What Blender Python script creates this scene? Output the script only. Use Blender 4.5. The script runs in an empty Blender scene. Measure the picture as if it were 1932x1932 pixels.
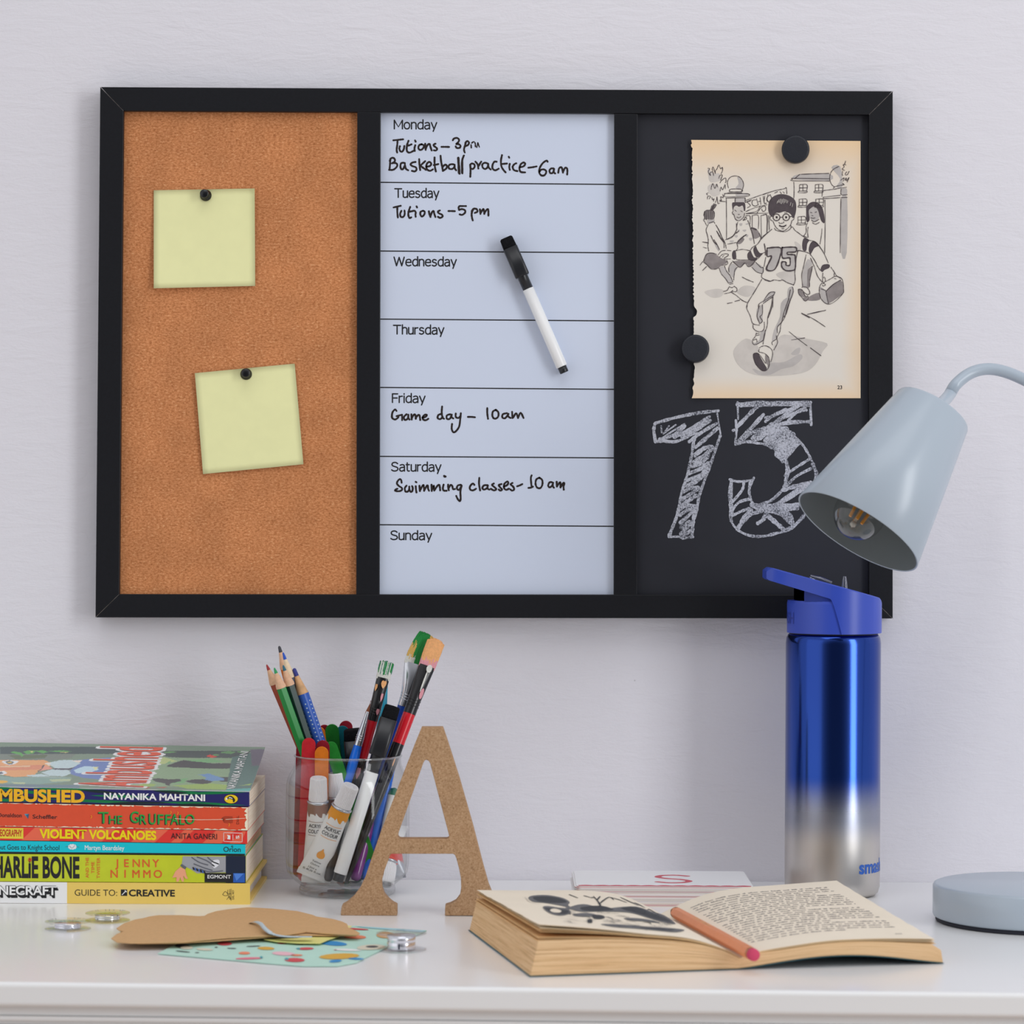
import bpy, bmesh, math, random
from mathutils import Vector, Matrix, geometry
random.seed(7)
S = bpy.context.scene
COL = S.collection
PI = math.pi

# ------------------------------------------------------------------ camera
F = 5300.0            # focal length in pixels of the 1932 px frame
D = 2.12              # distance camera - wall
DESK = 0.75           # height of the desk top
HC = DESK + 0.2776    # height of the camera
ROLL = math.radians(0.30)
cam = bpy.data.objects.new('camera', bpy.data.cameras.new('camera'))
COL.objects.link(cam)
cam.data.sensor_width = 36.0
cam.data.lens = 36.0 * F / 1932.0
cam.data.clip_start = 0.05
cam.data.dof.use_dof = True
cam.data.dof.focus_distance = 2.09
cam.data.dof.aperture_fstop = 13.0
cam.matrix_world = Matrix.Translation((0, -D, HC)) @ Matrix.Rotation(PI / 2, 4, 'X') @ Matrix.Rotation(ROLL, 4, 'Z')
S.camera = cam

# ------------------------------------------------------------------ light
S.view_settings.view_transform = 'Standard'
S.view_settings.look = 'None'
S.view_settings.gamma = 1.0
S.view_settings.exposure = 0.05
S.view_settings.use_curve_mapping = False

def area(name, loc, target, sx, sy, power, col):
    l = bpy.data.lights.new(name, 'AREA')
    l.shape = 'RECTANGLE'; l.size = sx; l.size_y = sy
    l.energy = power; l.color = col
    o = bpy.data.objects.new(name, l); COL.objects.link(o)
    o.location = loc
    o.rotation_euler = (Vector(target) - Vector(loc)).to_track_quat('-Z', 'Y').to_euler()
    return o
area('softbox_key', (2.60, -2.55, 1.62), (0.0, 0, 1.0), 0.85, 2.5, 41.0, (0.97, 0.985, 1.0))
area('softbox_fill', (-2.3, -1.9, 1.5), (-0.1, 0, 1.0), 2.4, 2.0, 4.5, (1.0, 0.985, 0.97))
area('softbox_overhead', (0.1, -1.1, 2.75), (0.0, -0.1, 0.9), 1.6, 1.0, 6.5, (0.97, 0.985, 1.0))

W = bpy.data.worlds.new('world'); S.world = W
W.use_nodes = True
nt = W.node_tree; N = nt.nodes; L = nt.links
bg = N['Background']
tc = N.new('ShaderNodeTexCoord'); sep = N.new('ShaderNodeSeparateXYZ')
L.new(tc.outputs['Generated'], sep.inputs[0])
mr = N.new('ShaderNodeMapRange')        # the room behind the photographer is darker
mr.interpolation_type = 'SMOOTHSTEP'
mr.inputs['From Min'].default_value = -0.99; mr.inputs['From Max'].default_value = -0.72
mr.inputs['To Min'].default_value = 0.10; mr.inputs['To Max'].default_value = 0.62
L.new(sep.outputs['Y'], mr.inputs['Value'])
mz = N.new('ShaderNodeMapRange')
mz.inputs['From Min'].default_value = -0.6; mz.inputs['From Max'].default_value = 0.6
mz.inputs['To Min'].default_value = 1.05; mz.inputs['To Max'].default_value = 1.05
L.new(sep.outputs['Z'], mz.inputs['Value'])
mu = N.new('ShaderNodeMath'); mu.operation = 'MULTIPLY'
L.new(mr.outputs[0], mu.inputs[0]); L.new(mz.outputs[0], mu.inputs[1])
bg.inputs['Color'].default_value = (0.96, 0.965, 1.0, 1)
L.new(mu.outputs[0], bg.inputs['Strength'])

# ------------------------------------------------------------------ helpers
def U(px, py, y):
    """point of the plane y seen at pixel (px, py)"""
    d = y + D
    u = (px - 966) / F; v = -(py - 966) / F
    return Vector((d * (u * math.cos(ROLL) - v * math.sin(ROLL)), y,
                   HC + d * (u * math.sin(ROLL) + v * math.cos(ROLL))))
def G(px, py, z=DESK):
    """point of the horizontal plane z seen at pixel (px, py)"""
    u = (px - 966) / F; v = -(py - 966) / F
    zz = u * math.sin(ROLL) + v * math.cos(ROLL)
    d = (z - HC) / zz
    return Vector((d * (u * math.cos(ROLL) - v * math.sin(ROLL)), d - D, z))
def px_of(p):
    d = p[1] + D
    a = p[0] / d; b = (p[2] - HC) / d
    u = a * math.cos(ROLL) + b * math.sin(ROLL); v = -a * math.sin(ROLL) + b * math.cos(ROLL)
    return 966 + u * F, 966 - v * F
def lin(c):
    c = c / 255.0
    return c / 12.92 if c <= 0.04045 else ((c + 0.055) / 1.055) ** 2.4
def C(r, g, b, k=0.80):
    return (min(.92, lin(r) / k), min(.92, lin(g) / k), min(.92, lin(b) / k), 1)

MATS = {}
def M(name, rgb=None, rough=0.5, metal=0.0, spec=0.5, bump=None, vary=None, raw=None):
    """plain procedural surface; bump=(scale, strength), vary=(scale, dark factor)"""
    if name in MATS: return MATS[name]
    m = bpy.data.materials.new(name); m.use_nodes = True
    n = m.node_tree.nodes; l = m.node_tree.links
    b = n['Principled BSDF']
    col = raw if raw else C(*rgb)
    b.inputs['Base Color'].default_value = col
    b.inputs['Roughness'].default_value = rough
    b.inputs['Metallic'].default_value = metal
    b.inputs['Specular IOR Level'].default_value = spec
    if bump or vary:
        t = n.new('ShaderNodeTexCoord')
    if vary:
        q = n.new('ShaderNodeTexNoise'); q.inputs['Scale'].default_value = vary[0]; q.inputs['Detail'].default_value = 5
        l.new(t.outputs['Object'], q.inputs['Vector'])
        r = n.new('ShaderNodeValToRGB')
        r.color_ramp.elements[0].position = .35; r.color_ramp.elements[1].position = .65
        r.color_ramp.elements[0].color = tuple(x * vary[1] for x in col[:3]) + (1,)
        r.color_ramp.elements[1].color = col
        l.new(q.outputs['Fac'], r.inputs[0]); l.new(r.outputs[0], b.inputs['Base Color'])
    if bump:
        q = n.new('ShaderNodeTexNoise'); q.inputs['Scale'].default_value = bump[0]; q.inputs['Detail'].default_value = 4
        l.new(t.outputs['Object'], q.inputs['Vector'])
        u = n.new('ShaderNodeBump'); u.inputs['Strength'].default_value = bump[1]; u.inputs['Distance'].default_value = 0.001
        l.new(q.outputs['Fac'], u.inputs['Height']); l.new(u.outputs[0], b.inputs['Normal'])
    MATS[name] = m
    return m
def clear(name, tint=(1, 1, 1), base=0.03, edge=0.75, power=3.0, rough=0.02):
    """thin clear glass or plastic: see-through, with more reflection at grazing angles"""
    if name in MATS: return MATS[name]
    m = bpy.data.materials.new(name); m.use_nodes = True
    n = m.node_tree.nodes; l = m.node_tree.links
    n.remove(n['Principled BSDF'])
    tr = n.new('ShaderNodeBsdfTransparent'); tr.inputs[0].default_value = tint + (1,)
    gl = n.new('ShaderNodeBsdfGlossy'); gl.inputs['Roughness'].default_value = rough
    lw = n.new('ShaderNodeLayerWeight'); lw.inputs['Blend'].default_value = 0.5
    p = n.new('ShaderNodeMath'); p.operation = 'POWER'; p.inputs[1].default_value = power
    l.new(lw.outputs['Facing'], p.inputs[0])
    a = n.new('ShaderNodeMath'); a.operation = 'MULTIPLY_ADD'; a.inputs[1].default_value = edge; a.inputs[2].default_value = base
    l.new(p.outputs[0], a.inputs[0])
    mx = n.new('ShaderNodeMixShader')
    l.new(a.outputs[0], mx.inputs[0]); l.new(tr.outputs[0], mx.inputs[1]); l.new(gl.outputs[0], mx.inputs[2])
    l.new(mx.outputs[0], n['Material Output'].inputs[0])
    MATS[name] = m
    return m

def smooth_path(pts, closed=False, sub=5):
    """Catmull-Rom through the points"""
    pts = [Vector(p) for p in pts]
    if len(pts) < 3 and not closed: return pts
    n = len(pts); out = []
    rng = range(n) if closed else range(n - 1)
    for i in rng:
        if closed: p0, p1, p2, p3 = pts[(i - 1) % n], pts[i], pts[(i + 1) % n], pts[(i + 2) % n]
        else: p0, p1, p2, p3 = pts[max(i - 1, 0)], pts[i], pts[i + 1], pts[min(i + 2, n - 1)]
        for k in range(sub):
            t = k / sub
            out.append(0.5 * ((2 * p1) + (p2 - p0) * t + (2 * p0 - 5 * p1 + 4 * p2 - p3) * t * t + (3 * p1 - p0 - 3 * p2 + p3) * t ** 3))
    if not closed: out.append(pts[-1])
    return out

TEXTS = {}
def text_geo(s, bold=0.0):
    """outline of a word as (verts2d, faces) with the left edge at 0 and the baseline at 0"""
    k = (s, bold)
    if k in TEXTS: return TEXTS[k]
    cu = bpy.data.curves.new('t', 'FONT'); cu.body = s; cu.size = 1; cu.resolution_u = 4
    o = bpy.data.objects.new('t', cu); COL.objects.link(o)
    dg = bpy.context.evaluated_depsgraph_get()
    me = bpy.data.meshes.new_from_object(o.evaluated_get(dg))
    raw = [(round(v.co.x, 5), round(v.co.y, 5)) for v in me.vertices]
    uniq = {}; vs = []
    for q in raw:
        if q not in uniq: uniq[q] = len(vs); vs.append(q)
    fs = []
    for p in me.polygons:
        f = []
        for i in p.vertices:
            j = uniq[raw[i]]
            if j not in f: f.append(j)
        if len(f) > 2:
            ar = sum(vs[f[i]][0] * vs[f[(i + 1) % len(f)]][1] - vs[f[(i + 1) % len(f)]][0] * vs[f[i]][1] for i in range(len(f)))
            fs.append(tuple(f) if ar > 0 else tuple(reversed(f)))
    COL.objects.unlink(o); bpy.data.objects.remove(o); bpy.data.curves.remove(cu); bpy.data.meshes.remove(me)
    if bold:                                     # push the outline outwards, with a mitre limit
        ed = {}
        for f in fs:
            for i in range(len(f)): ed[(f[i], f[(i + 1) % len(f)])] = 1
        nrm = {}
        for a, c in ed:
            if (c, a) in ed: continue
            dx, dy = vs[c][0] - vs[a][0], vs[c][1] - vs[a][1]; l_ = math.hypot(dx, dy) or 1
            for q in (a, c): nrm.setdefault(q, []).append((dy / l_, -dx / l_))
        out = list(vs)
        for q, ns in nrm.items():
            x = sum(n_[0] for n_ in ns); y = sum(n_[1] for n_ in ns); l_ = math.hypot(x, y)
            if l_ < .2: continue
            x, y = x / l_, y / l_
            w_ = min(1.5, 1 / max(.3, x * ns[0][0] + y * ns[0][1]))
            out[q] = (vs[q][0] + x * bold * w_, vs[q][1] + y * bold * w_)
        vs = out
    x0 = min(v[0] for v in vs); x1 = max(v[0] for v in vs)
    vs = [(v[0] - x0, v[1]) for v in vs]
    TEXTS[k] = (vs, fs, x1 - x0)
    return TEXTS[k]
CAP = 0.682          # cap height of the built-in font at size 1

class MB:
    """collects shapes into ONE mesh with several materials"""
    def __init__(s): s.v = []; s.f = []; s.m = []; s.mats = []; s.sm = []
    def mi(s, m):
        if m not in s.mats: s.mats.append(m)
        return s.mats.index(m)
    def add(s, vs, fs, m, smooth=False):
        o = len(s.v); i = s.mi(m)
        s.v += [tuple(v) for v in vs]
        for f in fs:
            s.f.append(tuple(o + k for k in f)); s.m.append(i); s.sm.append(smooth)
        return s
    def box(s, c, d, m, rot=None):
        x, y, z = [k / 2 for k in d]
        vs = [Vector((a * x, b * y, e * z)) for a in (-1, 1) for b in (-1, 1) for e in (-1, 1)]
        if rot: vs = [rot @ v for v in vs]
        vs = [v + Vector(c) for v in vs]
        return s.add(vs, [(0, 1, 3, 2), (4, 6, 7, 5), (0, 4, 5, 1), (2, 3, 7, 6), (0, 2, 6, 4), (1, 5, 7, 3)], m)
    def hexa(s, p, m):
        """p: 8 corners, front quad (bl, br, tr, tl) then back quad"""
        return s.add(p, [(0, 1, 2, 3), (5, 4, 7, 6), (4, 0, 3, 7), (1, 5, 6, 2), (3, 2, 6, 7), (4, 5, 1, 0)], m)
    def prism(s, outline, off, m, mside=None, holes=()):
        """flat outline (3d points) with holes, extruded by the vector off"""
        loops = [list(map(Vector, outline))] + [list(map(Vector, h)) for h in holes]
        tris = geometry.tessellate_polygon(loops)
        allv = [v for lp in loops for v in lp]; n = len(allv); off = Vector(off)
        s.add(allv + [v + off for v in allv], [t for t in tris] + [tuple(k + n for k in reversed(t)) for t in tris], m)
        b = 0; q = []
        for lp in loops:
            k = len(lp)
            for i in range(k):
                a, e = b + i, b + (i + 1) % k
                q.append((a, e, e + n, a + n))
            b += k
        return s.add(allv + [v + off for v in allv], q, mside or m)
    def fill(s, pts, m):
        pts = [Vector(p) for p in pts]
        return s.add(pts, geometry.tessellate_polygon([pts]), m)
    def ribbon(s, pts, w, m, n, taper=False, wob=0):
        """flat stroke along 3d points, normal n"""
        pts = [Vector(p) for p in pts]; n = Vector(n); k = len(pts); vs = []; fs = []
        if k < 2: return s
        for i, p in enumerate(pts):
            t = (pts[min(i + 1, k - 1)] - pts[max(i - 1, 0)])
            if t.length < 1e-9: t = Vector((1, 0, 0))
            sd = t.normalized().cross(n).normalized()
            h = w / 2 * (1 + (random.random() - .5) * wob)
            if taper: h *= max(.35, math.sin(PI * min(1, (i + .6) / k)) ** .5)
            vs += [p + sd * h, p - sd * h]
        fs = [(2 * i, 2 * i + 2, 2 * i + 3, 2 * i + 1) for i in range(k - 1)]
        for e, d in ((0, pts[0] - pts[1]), (k - 1, pts[-1] - pts[-2])):   # round ends
            if d.length < 1e-9: continue
            d = d.normalized(); sd = (vs[2 * e] - vs[2 * e + 1]); h = sd.length / 2; sd = sd.normalized()
            b = len(vs)
            arc = [pts[e] + sd * h * math.cos(a) + d * h * math.sin(a) for a in [PI * q / 6 for q in range(7)]]
            vs += arc; fs.append(tuple(range(b, b + 7)))
        return s.add(vs, fs, m)
    def tube(s, pts, r, m, seg=12, caps=True, smooth=True):
        pts = [Vector(p) for p in pts]; k = len(pts); vs = []; fs = []
        rr = r if isinstance(r, (list, tuple)) else [r] * k
        nrm = None
        for i, p in enumerate(pts):
            t = (pts[min(i + 1, k - 1)] - pts[max(i - 1, 0)]).normalized()
            if nrm is None: nrm = t.orthogonal().normalized()
            nrm = (nrm - t * nrm.dot(t)).normalized(); b = t.cross(nrm)
            vs += [p + (nrm * math.cos(a) + b * math.sin(a)) * rr[i] for a in [2 * PI * q / seg for q in range(seg)]]
        for i in range(k - 1):
            for q in range(seg):
                a = i * seg + q; e = i * seg + (q + 1) % seg
                fs.append((a, e, e + seg, a + seg))
        s.add(vs, fs, m, smooth)
        if caps: s.add(vs, [tuple(reversed(range(seg))), tuple(range((k - 1) * seg, k * seg))], m)
        return s
    def text(s, word, mapper, w=None, h=None, m=None, bold=0.0, x=0, y=0, ang=0):
        """word mapped by mapper(x, y); w = width, h = cap height"""
        vs, fs, tw = text_geo(word, bold)
        sx = (w / tw) if w else h / CAP
        sy = (h / CAP) if h else sx
        ca, sa = math.cos(ang), math.sin(ang)
        out = []
        for a, b in vs:
            a *= sx; b *= sy
            out.append(mapper(x + a * ca - b * sa, y + a * sa + b * ca))
        return s.add(out, fs, m)
    def build(s, name, parent=None, mat=None, bevel=0, bseg=2, auto=None, mw=None):
        me = bpy.data.meshes.new(name)
        me.from_pydata(s.v, [], s.f)
        for m in s.mats: me.materials.append(m)
        for p, i, q in zip(me.polygons, s.m, s.sm): p.material_index = i; p.use_smooth = q
        o = bpy.data.objects.new(name, me); COL.objects.link(o)
        if bevel or auto is not None:
            bm = bmesh.new(); bm.from_mesh(me)
            bmesh.ops.remove_doubles(bm, verts=bm.verts, dist=1e-6)
            bmesh.ops.recalc_face_normals(bm, faces=bm.faces)
            bm.to_mesh(me); bm.free()
        if bevel:
            b = o.modifiers.new('bevel', 'BEVEL'); b.width = bevel; b.segments = bseg; b.limit_method = 'ANGLE'; b.angle_limit = math.radians(40)
        if parent: o.parent = parent
        if mw is not None: o.matrix_local = mw
        return o
def _lathe(s, prof, m, seg=48, smooth=True, ms=None, ox=0, oy=0, sq=None):
    k = len(prof)
    rows = []
    for r, z in prof:
        row = []
        for q in range(seg):
            a = 2 * PI * q / seg; x, y = math.cos(a), math.sin(a)
            if sq: e = (abs(x) ** sq + abs(y) ** sq) ** (-1 / sq); x *= e; y *= e
            row.append((ox + r * x, oy + r * y, z))
        rows.append(row)
    i = 0
    while i < k - 1:
        mm = ms[i] if ms else m
        j = i
        while j < k - 1 and (not ms or ms[j] == mm): j += 1
        vs = [v for row in rows[i:j + 1] for v in row]
        fs = []
        for a in range(j - i):
            for q in range(seg):
                e = a * seg + q; g = a * seg + (q + 1) % seg
                fs.append((e, g, g + seg, e + seg))
        s.add(vs, fs, mm, smooth)
        i = j
    return s
MB.lathe = _lathe

def tag(o, label=None, cat=None, group=None, kind=None):
    if label: o['label'] = label
    if cat: o['category'] = cat
    if group: o['group'] = group
    if kind: o['kind'] = kind
    return o
def thing(name, label, cat, loc=(0, 0, 0), group=None, mat=None):
    o = bpy.data.objects.new(name, None); COL.objects.link(o)
    o.empty_display_size = 0.02
    if mat is not None: o.matrix_world = mat
    else: o.location = loc
    return tag(o, label, cat, group)
def axis_frame(p0, p1, face=(0, -1, 0)):
    """matrix with z from p0 to p1 and y pointing away from 'face'"""
    p0 = Vector(p0); z = (Vector(p1) - p0).normalized()
    y = -Vector(face); y = (y - z * y.dot(z)).normalized(); x = y.cross(z)
    m = Matrix((x, y, z)).transposed().to_4x4(); m.translation = p0
    return m
def strokes(s, txt, tf):
    """'x,y x,y ; x,y ...' in crop coordinates -> list of smoothed 2d paths in pixels"""
    out = []
    for part in txt.split(';'):
        pts = [tuple(map(float, q.split(','))) for q in part.split()]
        if len(pts) < 2: continue
        x0, y0, k = tf
        pts = [(x0 + a / k, y0 + b / k, 0) for a, b in pts]
        out.append([(p[0], p[1]) for p in smooth_path(pts)])
    return out
def wm(o):
    return wm(o.parent) @ o.matrix_parent_inverse @ o.matrix_basis if o.parent else o.matrix_basis.copy()
def child(b_, name, parent, **k):
    """part whose shape is given in world coordinates"""
    o = b_.build(name, parent, **k)
    o.matrix_parent_inverse = wm(parent).inverted()
    return o
NF = (0, -1, 0)
NZ = (0, 0, 1)

# ------------------------------------------------------------------ the setting
def wall_material():
    m = bpy.data.materials.new('plaster'); m.use_nodes = True
    n = m.node_tree.nodes; l = m.node_tree.links; b = n['Principled BSDF']
    b.inputs['Roughness'].default_value = 0.62; b.inputs['Specular IOR Level'].default_value = 0.3
    t = n.new('ShaderNodeTexCoord')
    def noise(scale, stretch, rot, detail=4, rough=.5, dist=0.0):
        mp = n.new('ShaderNodeMapping'); mp.inputs['Scale'].default_value = stretch; mp.inputs['Rotation'].default_value = (0, rot, 0)
        q = n.new('ShaderNodeTexNoise'); q.inputs['Scale'].default_value = scale
        q.inputs['Detail'].default_value = detail; q.inputs['Roughness'].default_value = rough; q.inputs['Distortion'].default_value = dist
        l.new(t.outputs['Object'], mp.inputs[0]); l.new(mp.outputs[0], q.inputs['Vector']); return q
    a = noise(70, (.35, 1, 1.0), .35, 5, .6, 1.2)      # trowel strokes
    c = noise(150, (.22, 1, 1.0), -.45, 5, .62, .9)
    e = noise(420, (1, 1, 1), 0, 3, .6)               # fine grain
    g = noise(9, (1, 1, 1), 0, 2, .5)                 # waviness
    def mul(q, k):
        u = n.new('ShaderNodeMath'); u.operation = 'MULTIPLY'; u.inputs[1].default_value = k
        l.new(q.outputs['Fac'], u.inputs[0]); return u
    def plus(p, q):
        u = n.new('ShaderNodeMath'); u.operation = 'ADD'; l.new(p.outputs[0], u.inputs[0]); l.new(q.outputs[0], u.inputs[1]); return u
    h = plus(plus(mul(a, .8), mul(c, .5)), plus(mul(e, .16), mul(g, 1.6)))
    u = n.new('ShaderNodeBump'); u.inputs['Strength'].default_value = 0.40; u.inputs['Distance'].default_value = 0.0022
    l.new(h.outputs[0], u.inputs['Height']); l.new(u.outputs[0], b.inputs['Normal'])
    v = n.new('ShaderNodeTexVoronoi'); v.inputs['Scale'].default_value = 26      # small pits
    l.new(t.outputs['Object'], v.inputs['Vector'])
    r = n.new('ShaderNodeValToRGB')
    r.color_ramp.elements[0].position = .022; r.color_ramp.elements[0].color = (.30, .29, .30, 1)
    r.color_ramp.elements[1].position = .034; r.color_ramp.elements[1].color = C(211, 209, 215)
    l.new(v.outputs['Distance'], r.inputs[0])
    k = noise(14, (1, 1, 1), 0, 2)                       # only a few of the cells keep their pit
    rk = n.new('ShaderNodeMapRange'); rk.inputs['From Min'].default_value = .63; rk.inputs['From Max'].default_value = .66
    l.new(k.outputs['Fac'], rk.inputs['Value'])
    mx = n.new('ShaderNodeMix'); mx.data_type = 'RGBA'; mx.inputs[6].default_value = C(211, 209, 215)
    l.new(rk.outputs[0], mx.inputs[0]); l.new(r.outputs[0], mx.inputs[7]); l.new(mx.outputs[2], b.inputs['Base Color'])
    return m
PLASTER = wall_material()
b = MB(); b.box((0, 0.05, 1.1), (3.2, 0.1, 2.2), PLASTER)
tag(b.build('wall_back'), kind='structure', label='white hand-trowelled plaster wall behind the desk')
b = MB(); b.box((0, -1.0, -0.02), (3.2, 2.2, 0.04), M('floor_wood', (150, 120, 95), .5))
tag(b.build('floor'), kind='structure', label='floor under the desk')

# desk: white satin, slab with rounded front edge above a grooved apron
DW = M('desk_white', (230, 230, 236), .22, spec=.5, bump=(700, .03))
desk = thing('desk', 'white satin desk with a rounded front edge and grooved apron', 'desk', (0, -.25, 0))
def front(z, inset=0.0):
    l_, r_ = G(0, 1853.5), G(1932, 1874.5)
    k = (r_.y - l_.y) / (r_.x - l_.x); y0 = l_.y - k * l_.x
    return lambda x: y0 + k * x + inset
fy = front(DESK)
X0, X1 = -.62, .62
TH = .0146
b = MB()
b.hexa([(X0, fy(X0), DESK - TH), (X1, fy(X1), DESK - TH), (X1, fy(X1), DESK), (X0, fy(X0), DESK),
        (X0, -.0005, DESK - TH), (X1, -.0005, DESK - TH), (X1, -.0005, DESK), (X0, -.0005, DESK)], DW)
child(b, 'desktop', desk, bevel=.0028, bseg=4)
b = MB()
def strip(i0, z0, z1):
    b.hexa([(X0 + .01, fy(X0) + i0, z0), (X1 - .01, fy(X1) + i0, z0), (X1 - .01, fy(X1) + i0, z1), (X0 + .01, fy(X0) + i0, z1),
            (X0 + .01, -.002, z0), (X1 - .01, -.002, z0), (X1 - .01, -.002, z1), (X0 + .01, -.002, z1)], DW)
zt = DESK - TH
strip(.0085, zt - .0062, zt)
strip(.0065, zt - .0092, zt - .0064)
strip(.0105, zt - .012, zt - .0094)
strip(.0085, zt - .090, zt - .0122)
child(b, 'apron', desk, bevel=.0008)
for x in (X0 + .04, X1 - .04):
    for y in (-.04, fy(x) + .05):
        b = MB(); b.box((x, y, (zt - .09) / 2), (.05, .05, zt - .09), DW)
        child(b, 'leg', desk)

# ------------------------------------------------------------------ combination board
YB = -.0185          # front of the frame
YP = -.0130          # front of the panels
FR = M('frame_black', (19, 20, 25), .45, spec=.3, bump=(1500, .06), vary=(500, .86))
CHALKB = M('chalkboard', (36, 37, 44), .50, spec=.36, vary=(60, .95))
WB = M('whiteboard', (197, 205, 222), .22, spec=.5)
INK = M('print_black', (22, 22, 26), .5)
MARK = M('marker_ink', (38, 30, 29), .35)
CHALK = None
def cork_material():
    m = bpy.data.materials.new('cork'); m.use_nodes = True
    n = m.node_tree.nodes; l = m.node_tree.links; b = n['Principled BSDF']
    b.inputs['Roughness'].default_value = 0.85; b.inputs['Specular IOR Level'].default_value = 0.15
    t = n.new('ShaderNodeTexCoord')
    mp = n.new('ShaderNodeMapping'); mp.inputs['Scale'].default_value = (.75, 1, 1.25)
    l.new(t.outputs['Object'], mp.inputs[0])
    q = n.new('ShaderNodeTexNoise'); q.inputs['Scale'].default_value = 620; q.inputs['Detail'].default_value = 6; q.inputs['Roughness'].default_value = .72
    l.new(mp.outputs[0], q.inputs['Vector'])
    r = n.new('ShaderNodeValToRGB'); cr = r.color_ramp
    cr.elements[0].position = .27; cr.elements[0].color = C(108, 60, 32)
    cr.elements[1].position = .74; cr.elements[1].color = C(238, 198, 152)
    for p, c in ((.38, (164, 102, 62)), (.50, (188, 124, 80)), (.61, (204, 142, 98))):
        e = cr.elements.new(p); e.color = C(*c)
    l.new(q.outputs['Fac'], r.inputs[0])
    v = n.new('ShaderNodeTexNoise'); v.inputs['Scale'].default_value = 40; v.inputs['Detail'].default_value = 3
    l.new(t.outputs['Object'], v.inputs['Vector'])
    rv = n.new('ShaderNodeMapRange'); rv.inputs['From Min'].default_value = .3; rv.inputs['From Max'].default_value = .7
    rv.inputs['To Min'].default_value = .88; rv.inputs['To Max'].default_value = 1.06
    l.new(v.outputs['Fac'], rv.inputs['Value'])
    mx = n.new('ShaderNodeMix'); mx.data_type = 'RGBA'; mx.blend_type = 'MULTIPLY'; mx.inputs[0].default_value = 1
    l.new(r.outputs[0], mx.inputs[6]); l.new(rv.outputs[0], mx.inputs[7]); l.new(mx.outputs[2], b.inputs['Base Color'])
    u = n.new('ShaderNodeBump'); u.inputs['Strength'].default_value = .35; u.inputs['Distance'].default_value = .0006
    l.new(q.outputs['Fac'], u.inputs['Height']); l.new(u.outputs[0], b.inputs['Normal'])
    return m
def chalk_material():
    m = bpy.data.materials.new('chalk'); m.use_nodes = True
    n = m.node_tree.nodes; l = m.node_tree.links; b = n['Principled BSDF']
    b.inputs['Roughness'].default_value = .95; b.inputs['Specular IOR Level'].default_value = .05
    t = n.new('ShaderNodeTexCoord')
    q = n.new('ShaderNodeTexNoise'); q.inputs['Scale'].default_value = 900; q.inputs['Detail'].default_value = 3
    l.new(t.outputs['Object'], q.inputs['Vector'])
    q2 = n.new('ShaderNodeTexNoise'); q2.inputs['Scale'].default_value = 90; q2.inputs['Detail'].default_value = 2
    l.new(t.outputs['Object'], q2.inputs['Vector'])
    a = n.new('ShaderNodeMath'); a.operation = 'MULTIPLY_ADD'; a.inputs[1].default_value = .55
    l.new(q2.outputs['Fac'], a.inputs[0]); l.new(q.outputs['Fac'], a.inputs[2])
    r = n.new('ShaderNodeValToRGB')
    r.color_ramp.elements[0].position = .56; r.color_ramp.elements[0].color = C(72, 74, 82)
    r.color_ramp.elements[1].position = .86; r.color_ramp.elements[1].color = C(176, 178, 188)
    l.new(a.outputs[0], r.inputs[0]); l.new(r.outputs[0], b.inputs['Base Color'])
    return m
CHALK = chalk_material()

board = thing('combination_board', 'black framed wall board with cork, weekly planner and chalkboard panels', 'notice board', U(936, 666, -.001))
oTL, oTR, oBR, oBL = (189, 164), (1684.5, 172), (1684.5, 1167), (180, 1165)
iTL, iTR, iBR, iBL = (233, 209), (1639.5, 216.5), (1639.5, 1122.5), (225, 1121)
def slab(quad, y0=YB, y1=-.0012, m=FR):
    f = [U(x, y, y0) for x, y in quad]
    b_ = MB(); b_.hexa(f + [Vector((p.x, y1, p.z)) for p in f], m); return b_
g = .0   # the mitres meet; their raw edges show as pale hairlines
rl = []
RAW = M('raw_edge', (112, 104, 100), .8)
for q in (((iTL[0] + g, iTL[1]), (iTR[0] - g, iTR[1]), (oTR[0] - 1 - g, oTR[1]), (oTL[0] + 1 + g, oTL[1])),
          ((oBL[0] + 1 + g, oBL[1]), (oBR[0] - 1 - g, oBR[1]), (iBR[0] - g, iBR[1]), (iBL[0] + g, iBL[1])),
          ((oBL[0], oBL[1] - g), (iBL[0], iBL[1] - g), (iTL[0], iTL[1] + g), (oTL[0], oTL[1] + g)),
          ((iBR[0], iBR[1] - g), (oBR[0], oBR[1] - g), (oTR[0], oTR[1] + g), (iTR[0], iTR[1] + g))):
    b = slab(q)
    rl.append(child(b, 'frame_rail', board, bevel=.00045, bseg=2))
for (a, c), rail in zip((((oTL), (iTL)), ((oTR), (iTR)), ((oBL), (iBL)), ((oBR), (iBR))), (rl[0], rl[0], rl[1], rl[1])):
    b = MB(); p_, q_ = U(a[0], a[1], YB - .00006), U(c[0], c[1], YB - .00006)
    b.ribbon([p_ + (q_ - p_) * (i / 12) for i in range(13)], .00022, RAW, NF, wob=1.2)
    child(b, 'mitre_line', rail)
for q in (((672, 1121.5), (716, 1122), (718, 211.5), (674, 211)), ((1158, 1122.2), (1202, 1122.4), (1203, 215), (1159, 214.6))):
    child(slab(q, y0=YB + .0002), 'divider', board, bevel=.00045, bseg=2)
def panel(quad, m):
    return slab(quad, YP, -.0035, m)
child(panel(((222, 1125), (675, 1125), (677, 206), (230, 205)), cork_material()), 'cork_panel', board)

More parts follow.
